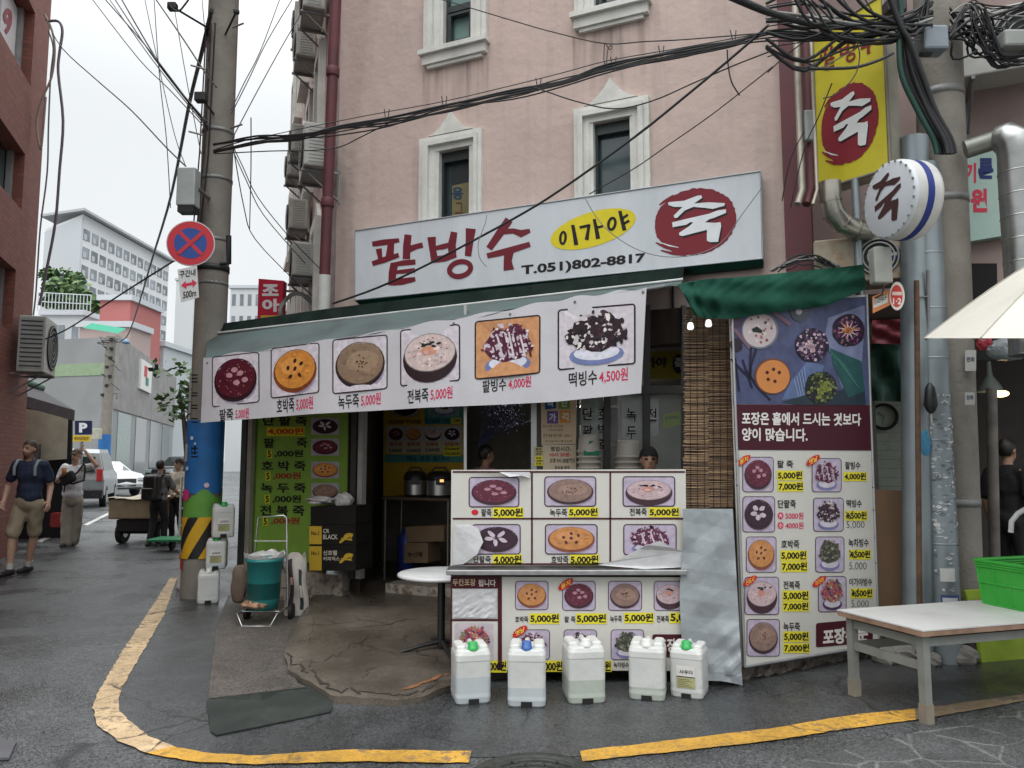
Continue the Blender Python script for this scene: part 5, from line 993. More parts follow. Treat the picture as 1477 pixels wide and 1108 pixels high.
b = MB(); LAV = [ink(78, 84, 118), ink(120, 124, 146), ink(52, 56, 84)]; root = FL.hit(690, 645)
b2_ = MB()
for k in range(34):
    tip = FL.hit(690 + rr.uniform(10, 78), 645 - rr.uniform(30, 88), rr.uniform(-.15, .15)); mid = root.lerp(tip, .55) + Vector((0, 0, .03)); b2_.tube([root, mid, tip], .0025, LAV[2], 4)
    for j in range(9): p = mid.lerp(tip, rr.uniform(0, 1)) + Vector([rr.gauss(0, .018) for _ in range(3)]); b.sphere(p, rr.uniform(.006, .014), rr.choice(LAV), 5, 3)
b2_.build('stems', fv); b.build('blossoms', fv)
# lamps in the room
for x, y, d, lb_ in ((846, 572, 7.9, 'small glowing ceiling lamp above the tub stacks'), (764, 574, 7.6, 'small glowing lamp beside the aluminium window post')):
    c = P(x, y, d); t = thing('ceiling_lamp', lb_, 'lamp', c); b = MB(); b.lathe([(0, -.02), (.05, -.015), (.06, .0), (.05, .02), (0, .025)], mat('lamp_glow', (1, .96, .88), .4, emit=45), (0, 0, 0), 18); b.build('shade', t, False); b = MB(); b.tube([(0, 0, .02), (0, 0, 2.94 - c.z)], .004, INKB, 5); b.build('cord', t, False)
b = MB(); c = P(972, 489, 7.2); b.sphere(c, .05, mat('dull_globe', (.5, .48, .42), .4), 14, 8); b.tube([c, c + Vector((0, 0, .5))], .012, BKM, 6); single(b, 'globe_lamp', 'unlit round globe lamp hanging under the shop ceiling', 'lamp')
# shelves and goods in the kitchen
SHp = Plane((0, 8.25, 0), (1, 0, 0)); ks = thing('kitchen_shelf', 'steel kitchen shelf with two boards behind the window lettering', 'shelf', SHp.hit(800, 690))
for y in (585, 640): b = MB(); slab(b, SHp, [(770, y + 3), (895, y + 3), (895, y), (770, y)], INOX, 0, -.3); b.build('board', ks)
for x in (772, 893): b = MB(); slab(b, SHp, [(x - 1.5, 700), (x + 1.5, 700), (x + 1.5, 570), (x - 1.5, 570)], INOX, .01, -.02); b.build('upright', ks)
for i, (x, y, r_, h_, c, lb) in enumerate(((846, 640, .1, .2, (.42, .42, .40), 'pale steel pot on the lower kitchen shelf'), (866, 640, .07, .26, (.36, .16, .08), 'brown jar on the lower kitchen shelf'), (840, 585, .08, .16, (.40, .34, .2), 'tan tin on the upper kitchen shelf'), (862, 585, .09, .12, (.18, .26, .3), 'blue grey bowl on the upper kitchen shelf'))):
    c0 = SHp.hit(x, y, -.14); b = MB(); b.lathe([(0, 0), (r_ * .92, 0), (r_, h_ * .1), (r_, h_ * .88), (r_ * .8, h_ * .94), (r_ * .8, h_), (0, h_)], mat(f'kitchen_ware_{i}', c, .4), c0, 18); single(b, 'kitchen_pot', lb, 'pot', None, c0)
# ================================================================ right of the shop
CONCP = mat('pole_concrete', (.25, .23, .20), .85, var=.12, scale=4, bump=.3, bscale=30, dirt=.45, dcol=(.12, .11, .10), dscale=3); GALV = mat('galvanised', (.26, .30, .32), .45, metal=.55, var=.16, scale=5, dirt=.3, dcol=(.16, .16, .15)); SILV = mat('silver_duct', (.36, .37, .36), .3, metal=.9, var=.25, scale=4, dirt=.3, dcol=(.2, .2, .19)); RUSTY = mat('rusty_iron', (.11, .06, .035), .85, var=.4, scale=12)
CAB = mat('black_cable', (.014, .014, .016), .5, var=.2); CAB2 = mat('grey_cable', (.20, .20, .20), .5, var=.2)
def vtube(px, py0, py1, depth, r, m, name, label, cat, grp=None, ground=True):
    b = MB(); a = P(px, py0, depth); c = a.copy(); c.z = 0 if ground and py1 is None else P(px, py1 or 0, depth).z
    c += Vector((-(a.z - c.z) * .042, 0, 0)) if px > 1200 else Vector(); b.tube([a, c], r, m, 16); return single(b, name, label, cat, grp, c if c.z < a.z else None)
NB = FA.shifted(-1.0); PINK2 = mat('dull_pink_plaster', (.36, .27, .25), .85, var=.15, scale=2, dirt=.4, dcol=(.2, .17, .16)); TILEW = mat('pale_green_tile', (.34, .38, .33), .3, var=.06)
nbd = thing('neighbour_building', 'dull pink building with an open dark ground floor behind the right cables', 'building', NB.at(1.5, 0))
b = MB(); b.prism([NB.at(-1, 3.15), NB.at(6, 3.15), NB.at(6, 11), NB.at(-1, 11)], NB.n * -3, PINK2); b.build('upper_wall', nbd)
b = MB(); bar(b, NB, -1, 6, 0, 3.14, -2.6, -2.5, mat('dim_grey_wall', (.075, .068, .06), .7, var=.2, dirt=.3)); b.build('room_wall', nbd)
b = MB(); bar(b, NB, -.2, 6, 0, .1, -2.5, .3, CONC); b.build('room_floor', nbd)
b = MB(); bar(b, NB, -.9, .62, .1, 3.1, -1.5, -1.4, TILEW)
for i in range(30): z = .15 + i * .1; bar(b, NB, -.9, .62, z, z + .004, -1.4, -1.398, mat('tile_joint', (.16, .18, .16), .7))
b.build('tiled_wall', nbd)
for s0, s1, z0, z1, lb in ((2.2, 2.9, 4.9, 6.2, 0),):
    b = MB(); bar(b, NB, s0, s1, z0, z1, .0, .03, GLASS); b.build('window', nbd)
def nslab(name, label, cat, pix, m, pl, th=.03):
    b = MB(); slab(b, pl, pix, m, 0, -th); return single(b, name, label, cat)
nslab('shutter_vent', 'black louvred vent under the mint sign', 'vent', [(1400, 520), (1440, 520), (1438, 380), (1398, 380)], DARK, NB.shifted(.03))
ms = thing('mint_sign', 'mint green sign with red and navy lettering behind the silver duct', 'sign', NB.hit(1420, 345, .1)); MP = NB.shifted(.12)
b = MB(); slab(b, MP, [(1388, 350), (1477, 335), (1470, 200), (1385, 225)], mat('mint_panel', (.40, .56, .50), .5, var=.05, dirt=.2), 0, -.1); b.build('sign_box', ms)
b = MB(); text4(b, MP, '기', (1391, 235, 1408, 264), ink(206, 60, 84), .003, .04); text4(b, MP, '른', (1411, 228, 1433, 258), ink(40, 50, 110), .003, .04); text4(b, MP, '만', (1385, 278, 1397, 305), ink(206, 60, 84), .003, .05); text4(b, MP, '원', (1400, 272, 1424, 306), ink(206, 60, 84), .003, .05); b.build('lettering', ms)
t = ac_unit('white air conditioner high on the dull pink wall above the silver duct', NB.hit(1458, 112, .3), math.atan2(AX.y, AX.x), .9, .35, .6)
# red and green tarps, clock, cardboard
def wavy(pl, q, m, seed, amp=.02, n=(14, 8)):
    rr = rnd(seed); f = [rr.uniform(4, 16) for _ in range(4)]; b = MB(); (x0, y0), (x1, y1), (x2, y2), (x3, y3) = q      # bl br tr tl
    def fn(u, v):
        xb, yb = x0 + (x1 - x0) * u, y0 + (y1 - y0) * u; xt, yt = x3 + (x2 - x3) * u, y3 + (y2 - y3) * u
        return pl.hit(xb + (xt - xb) * v, yb + (yt - yb) * v, amp * (math.sin(u * f[0] + v * f[1]) + .6 * math.sin(u * f[2] - v * f[3])))
    b.grid(fn, *n, m); return b
T1 = NB.shifted(.25)
single(wavy(T1, [(1258, 495), (1312, 498), (1312, 460), (1258, 462)], mat('red_tarp', (.34, .05, .07), .5, var=.2), 3), 'red_tarpaulin', 'faded red tarpaulin strip above the green one right of the tall board', 'tarpaulin')
single(wavy(T1.shifted(-.05), [(1256, 578), (1312, 580), (1312, 496), (1256, 496)], mat('deep_green_tarp', (.008, .06, .035), .45, var=.4, scale=5), 4, .03), 'green_tarpaulin', 'dark green tarpaulin hanging under the red strip', 'tarpaulin')
T2 = NB.shifted(-1.36); c = T2.hit(1275, 601); Mw = Matrix([list(AX), [0, 0, 1], list(AN)]).transposed(); ck = thing('wall_clock', 'round wall clock with a dark rim on the pale green tiles', 'clock', c)
b = MB(); b.lathe([(0, .0), (.125, .0), (.125, .01)], ink(150, 160, 148), (0, 0, 0), 24, Mw); b.lathe([(.12, 0), (.12, .03), (.145, .03), (.15, 0)], INKB, (0, 0, 0), 24, Mw); b.build('dial', ck, False)
b = MB(); b.tube([Mw @ Vector((0, 0, .016)), Mw @ Vector((-.06, .05, .016))], .004, INKB, 5); b.tube([Mw @ Vector((0, 0, .018)), Mw @ Vector((-.02, -.09, .018))], .003, INKB, 5); b.build('hands', ck, False)
CD = Plane(RB.hit(1270, 950, -.15), (.93, .36, 0)); nslab('cardboard_sheet', 'tall brown cardboard sheet standing right of the tall menu board', 'cardboard', [(1262, 962), (1308, 955), (1306, 708), (1262, 706)], mat('kraft_board', (.30, .185, .11), .8, var=.08), CD, .03)
# posts, conduits, the concrete pole
pp = G(1264, 948); b = MB(); b.tube([(pp.x, pp.y, 0), (pp.x, pp.y, P(1248, 246, pp.y).z)], .032, GALV, 12)
for y in (660, 780, 560): c = P(1256, y, pp.y * .995); b.lathe([(.036, -.03), (.04, -.02), (.04, .02), (.036, .03)], mat('tape', (.4, .4, .4), .6), (pp.x, pp.y, c.z), 12)
single(b, 'sign_post', 'slim grey steel post carrying the round white sign', 'post', None, (pp.x, pp.y, 0))
_a, _c = P(1374, 700, 6.35), P(1356, 150, 6.5)
def PX(z): return _a + (_c - _a) * ((z - _a.z) / (_c.z - _a.z))
up_ = thing('utility_pole', 'thick concrete utility pole behind the galvanised conduits, tangled in cables', 'utility pole', PX(0)); b = MB(); b.tube([PX(z) for z in (0, 9)], [.2, .165], CONCP, 24); b.build('shaft', up_)
for z in (1.2, 2.6, 3.7, 4.6): b = MB(); b.lathe([(.2 - z * .004, -.03), (.206 - z * .004, -.03), (.206 - z * .004, .03), (.2 - z * .004, .03)], STEEL, PX(z), 24); b.build('band', up_)
b = MB(); c = P(1343, 60, 6.1); b.bbox(c, (.2, .16, .2), mat('blue_grey_box', (.22, .26, .29), .5, dirt=.3), .02); b.build('junction_box', up_)
for y, w_, h_ in ((575, 14, 18), (520, 16, 30)): b = MB(); pl_ = Plane((3.4, 6.19, 0), (.95, -.3, 0)); slab(b, pl_, [(1392, y + h_ / 2), (1392 + w_, y + h_ / 2), (1392 + w_, y - h_ / 2), (1392, y - h_ / 2)], ink(176, 176, 172), .01, 0); text4(b, pl_, '전화', (1394, y - 5, 1390 + w_, y + 2), ink(60, 70, 90), .013, .02); b.build('paper_notice', up_)
gb_ = G(1377, 960)
cgx = P(1368, 213, 5.95)
cg = thing('cable_conduit', 'widest galvanised cable conduit covered with torn paper scraps', 'conduit', (gb_.x, gb_.y + .12, 0), 0, 'conduits before the concrete pole'); ztop = P(1367, 213, 5.95).z
b = MB(); b.tube([(0, 0, 0), (0, 0, ztop)], .122, GALV, 24)
for z in (.35, .9, 1.7, 2.35, 2.75, 3.2): b.lathe([(.122, -.008), (.127, 0), (.122, .008)], GALV, (0, 0, z), 24)
b.build('pipe', cg, False); cg.rotation_euler = (0, math.atan2(cgx.x - gb_.x, cgx.z), 0); b = MB(); rr = rnd(6); SCR = [ink(186, 190, 192, .5, .3), ink(150, 156, 160, .5, .3), ink(110, 118, 124, .5, .3), ink(206, 206, 204, .5, .3)]
for i in range(260):
    a = R(rr.uniform(180, 330)); z = min(2.05, max(.3, rr.gauss(1.45, .38))); w_, h_ = rr.uniform(.006, .035), rr.uniform(.004, .018); r_ = .1235 + (i % 7) * .0004
    n = rr.randint(4, 6); b.poly([Vector((r_ * math.cos(a + w_ / .12 * math.cos(k * 6.28 / n) * rr.uniform(.6, 1.2)), r_ * math.sin(a + w_ / .12 * math.cos(k * 6.28 / n) * .9), z + h_ * math.sin(k * 6.28 / n) * rr.uniform(.6, 1.2))) for k in range(n)], rr.choice(SCR))
so_ = b.build('paper_scraps', cg, False); so_['kind'] = 'stuff'
def curved(a0, a1, z0, z1, m, r_=.128):
    b = MB(); b.grid(lambda u, v: Vector((r_ * math.cos(R(a0 + (a1 - a0) * u)), r_ * math.sin(R(a0 + (a1 - a0) * u)), z0 + (z1 - z0) * v)), 8, 1, m, False); return b
curved(235, 300, .33, .52, ink(70, 84, 130)).build('blue_notice', cg, False); curved(240, 292, .36, .5, ink(196, 200, 206), .1295).build('notice_print', cg, False)
curved(236, 285, .62, .72, ink(200, 200, 198)).build('white_sticker', cg, False)
vtube(1318, 200, None, 6.35, .11, GALV, 'cable_conduit', 'blue grey conduit behind the brown rod', 'conduit', 'conduits before the concrete pole'); vtube(1343, 420, None, 6.2, .035, GALV, 'cable_conduit', 'thinnest conduit between the two thick ones, a blue rag tied to it', 'conduit', 'conduits before the concrete pole')
vtube(1322, 405, None, 6.05, .02, RUSTY, 'rusty_rod', 'tall brown rusty rod standing before the conduits', 'rod')
b = MB(); b.tube([P(1320, 429, 6.05), P(1338, 428, 6.1)], .008, STEEL, 6); b.tube([P(1338, 390, 6.1), P(1340, 560, 6.1)], .012, STEEL, 8); single(b, 'clamp_arm', 'thin steel clamp arm joining the rusty rod to a conduit', 'clamp')
um = thing('folded_umbrella', 'folded black umbrella hanging on the conduits', 'umbrella', P(1341, 600, 5.95)); b = MB(); c = P(1341, 556, 5.95); b.lathe([(.012, .02), (.035, -.02), (.05, -.15), (.03, -.2), (.008, -.22)], CAB, c, 10); b.build('canopy', um); b = MB(); b.tube([c - Vector((0, 0, .2)), c - Vector((0, 0, .3))], .009, mat('pale_handle', (.35, .33, .28), .5), 8); b.build('handle', um)
single(crumpled(P(1334, 640, 6.0), (.08, .05, .22), mat('blue_rag', (.06, .27, .45), .6, var=.2), 17, .3), 'blue_rag', 'light blue plastic rag tied round the conduits', 'rag')
vtube(1430, 560, None, 6.9, .045, mat('grey_rust', (.14, .125, .11), .8, var=.35, scale=7), 'rusty_pole', 'rusty grey pole in front of the dark shop on the right', 'pole')
# sign boards
YS = Plane(P(1228, 160, 6.5), (.607, -.794, 0)); ye = thing('vertical_sign', 'tall yellow projecting sign with a maroon brush disc', 'sign', YS.hit(1228, 262))
b = MB(); slab(b, YS, [(1179, 275), (1284, 243), (1273, -8), (1172, 58)], mat('grey_sign_side', (.33, .31, .25), .5, dirt=.3), -.003, -.2); b.build('sign_box', ye)
b = MB(); b.poly([YS.hit(*p, 0) for p in [(1179, 275), (1284, 243), (1273, -8), (1172, 58)]], mat('yellow_sign_face', (.62, .54, .03), .4, var=.05, dirt=.12)); b.build('sign_face', ye)
b = MB(); q = [(1179, 275), (1284, 243), (1273, -8), (1172, 58)]
for p, r_ in zip(q, q[1:] + q[:1]): b.tube([YS.hit(*p), YS.hit(*r_)], .014, mat('sign_rim', (.22, .20, .16), .5, metal=.4), 6)
b.build('rim', ye)
b = MB(); mpE = lambda x, y: (1226 + (x - 1000) / 264 * 41.5, 177.5 + (y - 357) / 215 * 57 - (x - 1000) / 264 * 6); emblem(b, YS, mpE, .004, ink(134, 40, 50), ink(226, 228, 226), INKB); b.build('emblem', ye)
b = MB(); mpT = lambda x, y: (1180 + (x - 165) / 1056 * 84, 60 + (y - 355) / 437 * 44 - (x - 165) / 1056 * 19); patbingsu(b, YS, mpT, .004, ink(128, 40, 48)); b.build('lettering', ye)
xs_ = Vector((.19, -.98, 0)); cs = P(1281, 288, 5.75); RS = Plane(cs, xs_); rs = thing('round_sign', 'round white sign with one brown syllable and a blue band on the slim post', 'sign', cs - Vector((0, 0, .3)))
Mr = Matrix([list(RS.x), [0, 0, 1], list(RS.n)]).transposed(); c0 = RS.o.copy()
b = MB(); b.lathe([(0, 0), (.275, 0), (.285, -.005), (.29, -.03)], WSIGN, c0, 40, Mr); b.build('face', rs)
b = MB(); WP = mat('white_sign_side', (.55, .55, .54), .5, dirt=.4, dcol=(.25, .24, .22)); b.lathe([(.29, -.03), (.297, -.05), (.297, -.1)], WP, c0, 40, Mr); b.lathe([(.298, -.1), (.298, -.155)], ink(36, 52, 120), c0, 40, Mr); b.lathe([(.297, -.155), (.297, -.21), (.285, -.24), (0, -.245)], WP, c0, 40, Mr); b.build('rim', rs)
b = MB()
for k in range(26): a = k * 2 * math.pi / 26; b.box(c0 + Mr @ Vector((.28 * math.cos(a), .28 * math.sin(a), .003)), (.012, .012, .012), GREY)
b.build('rivet_row', rs)
b = MB(); mpR = lambda x, y: (1280 + (x - 1020) / 175 * 19, 286 + (y - 340) / 150 * 36 - (x - 1020) / 175 * 7)
for pg in JUK: tri_poly(b, [RS.hit(*mpR(x, y), .004) for x, y in pg], ink(70, 44, 46))
b.build('lettering', rs)
nt_ = thing('notice_plate', 'small orange edged plate joined to a round red plate on the post', 'sign', P(1280, 445, 5.95)); NP = Plane(P(1280, 430, 5.95), (.93, -.37, 0))
b = MB(); slab(b, NP, [(1259, 452), (1284, 440), (1283, 418), (1258, 428)], ink(206, 130, 80), 0, -.01); b.build('plate', nt_); b = MB(); flat(b, NP, [(1260, 445), (1281, 436), (1280, 424), (1260, 432)], ink(206, 204, 196), .002); text4(b, NP, '신고안내도우', (1261, 431, 1279, 440, -.45), INKB, .004, .02); b.build('plate_lettering', nt_)
b = MB(); o = [(1294 + 11 * math.cos(k * .2618), 427 + 20.5 * math.sin(k * .2618)) for k in range(24)][::-1]; slab(b, NP, o, ink(222, 216, 206), .012, -.004); rp = b.build('round_plate', nt_); b = MB(); ell(b, NP, 1293.5, 427, 8.5, 16, ink(200, 66, 62), .015); text4(b, NP, '1·2', (1288, 430, 1300, 439), ink(230, 222, 214), .017, .03); cell(b, NP, (1287, 421, 1301, 426), ink(226, 200, 190), .017, n=2); b.build('round_print', rp)
# gas pipes, ducts, meter, rusty air conditioner
BEI = mat('beige_pipe', (.34, .31, .26), .4, metal=.4, var=.2, dirt=.3)
for px, d, r_, m, lb in ((1149, 6.55, .028, BEI, 'shiny beige gas pipe beside the dark red pilaster'), (1161, 6.6, .035, DRED, 'dark red pipe behind the gas pipe'), (1170, 6.45, .014, BEI, 'thinnest gas pipe beside the yellow sign')):
    b = MB(); a = P(px - 4, -40, d); c = P(px, 285, d); b.tube([a + Vector((0, 0, 1)), Vector((a.x, a.y, c.z)), Vector((a.x - .06, a.y - .05, c.z - .14))], r_, m, 10); single(b, 'gas_pipe', lb, 'pipe')
b = MB(); b.bbox(P(1166, 182, 6.4), (.075, .06, .26), mat('grey_meter', (.36, .38, .36), .5, dirt=.3), .01); single(b, 'meter_box', 'slim grey meter box between the gas pipes', 'meter box')
dk = thing('vent_duct', 'shiny elbow vent duct above the rusty air conditioner', 'duct', P(1210, 330, 6.3)); pts = [P(1197, 262, 6.3), P(1198, 290, 6.3), P(1203, 308, 6.3), P(1215, 322, 6.3), P(1232, 331, 6.35), P(1252, 334, 6.4)]
b = MB(); b.tube(pts, .085, mat('dull_duct', (.40, .38, .33), .3, metal=.9, var=.2), 18); b.build('elbow', dk)
for i in (1, 2, 3, 4): b = MB(); t_ = (pts[i + 1] - pts[i - 1]).normalized(); b.tube([pts[i] - t_ * .008, pts[i] + t_ * .008], .091, mat('dull_duct_seam', (.33, .31, .27), .3, metal=.9), 18); b.build('collar', dk)
t = ac_unit('rust edged beige air conditioner on the ledge above the green tarpaulin', P(1250, 412, 6.55), math.atan2(-.35, .93), .82, .4, .38, None, False, cas=mat('rusty_beige_casing', (.42, .37, .28), .6, var=.12, dirt=.9, dcol=(.30, .13, .05), dscale=7))
b = MB(); lp = Plane(t.location - Vector((math.sin(.36) * .205, math.cos(.36) * .205, 0)), (.93, -.35, 0)); ell(b, lp, 1294, 367, 11, 6, ink(34, 50, 110), .004, -.1); text4(b, lp, 'SAMSUNG', (1285, 364, 1303, 369, -.1), ink(214, 214, 220), .006, .03); b.build('badge', t)
b = MB(); b.bbox(P(1270, 384, 5.9), (.14, .1, .28), mat('grey_box', (.30, .31, .28), .5, dirt=.4), .012); b.tube([P(1276, 410, 5.85), P(1272, 425, 5.85), P(1262, 430, 5.9)], .006, CAB, 6); single(b, 'meter_box', 'grey meter box fixed on the slim post under the round sign', 'meter box')
b = MB(); rr = rnd(19)
for i in range(9): a = P(1110 + i * 3, 388 + rr.uniform(-4, 6), 6.5); c = P(1195 + rr.uniform(-8, 18), 382 + rr.uniform(-4, 8), 6.45); b.tube(catenary(a, c, rr.uniform(-.14, -.02), 10, rr, .012), .007, CAB if i % 3 else CAB2, 5)
single(b, 'cable_bundle', 'loose cable bundle lying on the ledge left of the rusty air conditioner', 'cables')
sd = thing('silver_duct', 'large silver spiral duct bending down in front of the dull pink wall', 'duct', P(1465, 500, 6.0)); pts = [P(1392, 216, 6.2), P(1420, 207, 6.15), P(1436, 202, 6.1), P(1450, 200, 6.05), P(1462, 206, 6.0), P(1467, 222, 6.0), P(1468, 250, 6.0)]
b = MB(); b.tube(pts[:3], .075, mat('dull_duct2', (.24, .25, .22), .45, metal=.6, var=.2), 18); b.build('branch', sd); b = MB(); a = P(1468, 515, 6.0); b.tube(pts[2:] + [Vector((pts[-1].x, pts[-1].y, a.z))], [.1, .128, .135, .136, .136, .136], SILV, 24); b.build('elbow', sd)
for i in range(9): z = pts[-1].z + (a.z - pts[-1].z) * i / 8; b = MB(); b.lathe([(.136, -.006), (.141, 0), (.136, .006)], SILV, (pts[-1].x, pts[-1].y, z), 24); b.build('seam', sd)
wl = thing('hanging_lamp', 'warm glowing lamp hanging in the dark shop on the right', 'lamp', P(1443, 568, 7.6)); b = MB(); b.sphere((0, 0, 0), (.08, .06, .035), mat('warm_bulb', (1, .72, .35), .4, emit=5), 12, 8); b.build('bulb', wl, False); b = MB(); b.lathe([(.12, -.0), (.1, .05), (.03, .16), (.02, .3)], mat('dim_shade', (.14, .17, .15), .6), (-.1, 0, .02), 14); b.build('lamp_shade', wl, False)
single(crumpled(P(1452, 505, 6.3), (.3, .2, .2), mat('clear_bag', (.30, .34, .36), .25, var=.3, scale=14), 23, .3), 'plastic_bag', 'grey translucent plastic bag hanging under the parasol', 'plastic bag'); single(crumpled(P(1420, 496, 6.35), (.12, .1, .13), mat('red_bag', (.4, .04, .06), .4), 24, .3), 'plastic_bag', 'small red plastic bag hanging under the parasol', 'plastic bag')
b = MB(); b.tube([P(1490, 728, 5.3), P(1468, 741, 5.3), P(1459, 752, 5.3), P(1458, 768, 5.3)], .017, mat('white_tube', (.55, .55, .55), .35), 10); single(b, 'bent_tube_rail', 'bent white tube handle above the green crate', 'handle bar')
# low table, crate, lime board, parasol
tf, tb, tr_ = G(1337, 1043), G(1233, 1004), None; ux = Vector((.957, .29, 0)); uy = (tb - tf); uy.z = 0; uy = uy.normalized(); LG = mat('grey_green_paint', (.22, .23, .21), .5, var=.15, dirt=.4, dcol=(.10, .09, .07)); W3 = 2.1; D3 = (tb - tf).length
tab = thing('low_table', 'low white topped table on grey steel legs at the road edge', 'table', tf); TOPZ = .545
cw = lambda a, c, z: tf + ux * a + uy * c + Vector((0, 0, z))
b = MB(); WT = mat('scuffed_white_top', (.62, .62, .61), .4, var=.05, dirt=.5, dcol=(.30, .28, .25), dscale=3); b.prism([cw(-.06, -.06, TOPZ - .004), cw(W3, -.06, TOPZ - .004), cw(W3, D3 + .06, TOPZ - .004), cw(-.06, D3 + .06, TOPZ - .004)], (0, 0, .008), WT); b.build('table_top', tab)
b = MB(); b.prism([cw(-.058, -.058, TOPZ - .035), cw(W3, -.058, TOPZ - .035), cw(W3, D3 + .058, TOPZ - .035), cw(-.058, D3 + .058, TOPZ - .035)], (0, 0, .03), mat('chipped_edge', (.27, .17, .115), .8, var=.35, scale=9)); b.build('edge_board', tab)
for i, (a, c) in enumerate(((0, 0), (0, D3), (W3 - .1, 0), (W3 - .1, D3))):
    b = MB(); e = .024; b.prism([cw(a - e, c - e, .10), cw(a + e, c - e, .10), cw(a + e, c + e, .10), cw(a - e, c + e, .10)], (0, 0, TOPZ - .14), LG); lg = b.build('leg', tab)
    b = MB(); e = .028; b.prism([cw(a - e, c - e, .0), cw(a + e, c - e, .0), cw(a + e, c + e, .0), cw(a - e, c + e, .0)], (0, 0, .11), mat('worn_foot', (.24, .21, .16), .7, var=.25, dirt=.4)); b.build('foot', lg)
for a0, c0_, a1, c1_, z in ((0, 0, 0, D3, .44), (0, 0, W3 - .1, 0, .44), (0, D3, W3 - .1, D3, .44), (0, .0, 0, D3, .30), (0, D3, W3 - .1, D3, .30)):
    b = MB(); p, q_ = cw(a0, c0_, z), cw(a1, c1_, z); d_ = (q_ - p).normalized(); n_ = d_.cross(Vector((0, 0, 1))) * .012; p += d_ * .025; q_ -= d_ * .025; b.prism([p - n_, q_ - n_, q_ + n_, p + n_], (0, 0, .05), LG); b.build('rail', tab)
CRG = mat('green_crate_plastic', (.035, .36, .04), .45, var=.15, dirt=.3, dcol=(.09, .22, .08), dscale=6)
cr = thing('plastic_crate', 'bright green plastic crate standing on the low table', 'crate', cw(1.30, .33, TOPZ + .004), math.atan2(ux.y, ux.x)); wb, wt_, dp, hh = .5, .56, .38, .3
b = MB(); B4 = [(-wb / 2, -dp / 2 + .02), (wb / 2, -dp / 2 + .02), (wb / 2, dp / 2 - .02), (-wb / 2, dp / 2 - .02)]; T4 = [(-wt_ / 2, -dp / 2), (wt_ / 2, -dp / 2), (wt_ / 2, dp / 2), (-wt_ / 2, dp / 2)]
bv = [Vector((x, y, 0)) for x, y in B4]; tv = [Vector((x, y, hh)) for x, y in T4]
for i in range(4): j = (i + 1) % 4; b.quad(bv[i], bv[j], tv[j], tv[i], CRG)
b.quad(*bv[::-1], CRG); b.build('crate_shell', cr, False)
b = MB()
for z, k in ((.297, .016), (.278, .012), (.262, .010), (.15, .008), (.005, .008)):
    f = z / hh; o = [bv[i].lerp(tv[i], f) for i in range(4)]
    for i in range(4): p, q_ = o[i], o[(i + 1) % 4]; b.tube([p, q_], k, CRG, 5)
for f in (.0, .2, .4, .6, .8, 1.):
    for i in (0, 2): b.tube([bv[i].lerp(bv[(i + 1) % 4], f), tv[i].lerp(tv[(i + 1) % 4], f)], .007, CRG, 5)
for f in (.33, .66):
    for i in (1, 3): b.tube([bv[i].lerp(bv[(i + 1) % 4], f), tv[i].lerp(tv[(i + 1) % 4], f)], .007, CRG, 5)
b.build('rim_and_ribs', cr, False)
b = MB(); b.quad((.0, -dp / 2 - .004, .1), (.12, -dp / 2 - .004, .1), (.12, -dp / 2 - .006, .2), (.0, -dp / 2 - .006, .2), mat('faded_print', (.16, .42, .16), .5, var=.3)); b.build('faded_mark', cr, False)
LB = Plane(P(1440, 900, 6.0), (.96, .27, 0)); li = thing('lime_board', 'lime yellow board leaning against the wall behind the low table', 'board', G(1440, 968)); LM = mat('lime_panel', (.30, .42, .03), .5, var=.2, dirt=.3, dcol=(.16, .2, .05))
b = MB(); slab(b, LB, [(1417, 967), (1500, 958), (1495, 872), (1408, 878)], LM, .03, 0); b.build('front_panel', li); b = MB(); slab(b, LB, [(1396, 866), (1440, 863), (1440, 849), (1392, 852)], LM, .0, -.03); b.build('top_strip', li); b = MB(); text4(b, LB, '000', (1432, 911, 1456, 921), ink(110, 130, 60), .034, .02); b.build('lettering', li)
CRM = mat('cream_canvas', (.66, .64, .57), .8, var=.05, scale=2, dirt=.2, dcol=(.45, .43, .38), bump=.15, bscale=30); b = MB(); rad = 1.05; pcx, pcy = 3.74, 4.7; tk = .1585
pa = thing('parasol', 'cream parasol spread over the low table', 'parasol', (pcx + .08, pcy - .12, 0)); ap = Vector((pcx - .03, pcy - .11, EYE + tk * pcy + .74)); a00 = R(150)
rim = [(lambda x, y: Vector((x, y, EYE + tk * y)))(pcx + rad * math.cos(a00 + k * math.pi / 4), pcy + rad * math.sin(a00 + k * math.pi / 4)) for k in range(8)]
for k in range(8):
    A, B2 = rim[k], rim[(k + 1) % 8]
    def fn(u, v):
        e = A.lerp(B2, u); p = e.lerp(ap, v); p.z += .05 * math.sin(math.pi * v) - .035 * math.sin(math.pi * u) * math.sin(math.pi * min(1, v * 1.0)) ; return p
    b.grid(fn, 8, 8, CRM)
b.build('canopy', pa)
for k in range(8): b = MB(); b.tube([rim[k] - Vector((0, 0, .012)), ap - Vector((0, 0, .02))], .006, GREY, 5); b.build('rib', pa); b = MB(); b.tube([rim[k].lerp(ap, v / 8) + Vector((0, 0, .05 * math.sin(math.pi * v / 8) + .002)) for v in range(9)], .005, mat('canvas_seam', (.45, .43, .37), .8), 5); b.build('seam', pa)
b = MB(); b.tube([ap + Vector((0, 0, .05)), (pcx + .08, pcy - .12 + .0, .0)], .02, mat('bamboo_coloured_pole', (.30, .26, .17), .5), 10); b.build('pole', pa); b = MB(); b.lathe([(.0, .0), (.2, .0), (.2, .05), (.04, .09), (.04, .25)], GREY, (pcx + .08, pcy - .12, 0), 20); b.build('base', pa)
STN = mat('rubble_stone', (.22, .21, .19), .9, var=.25, bump=.6, bscale=20)
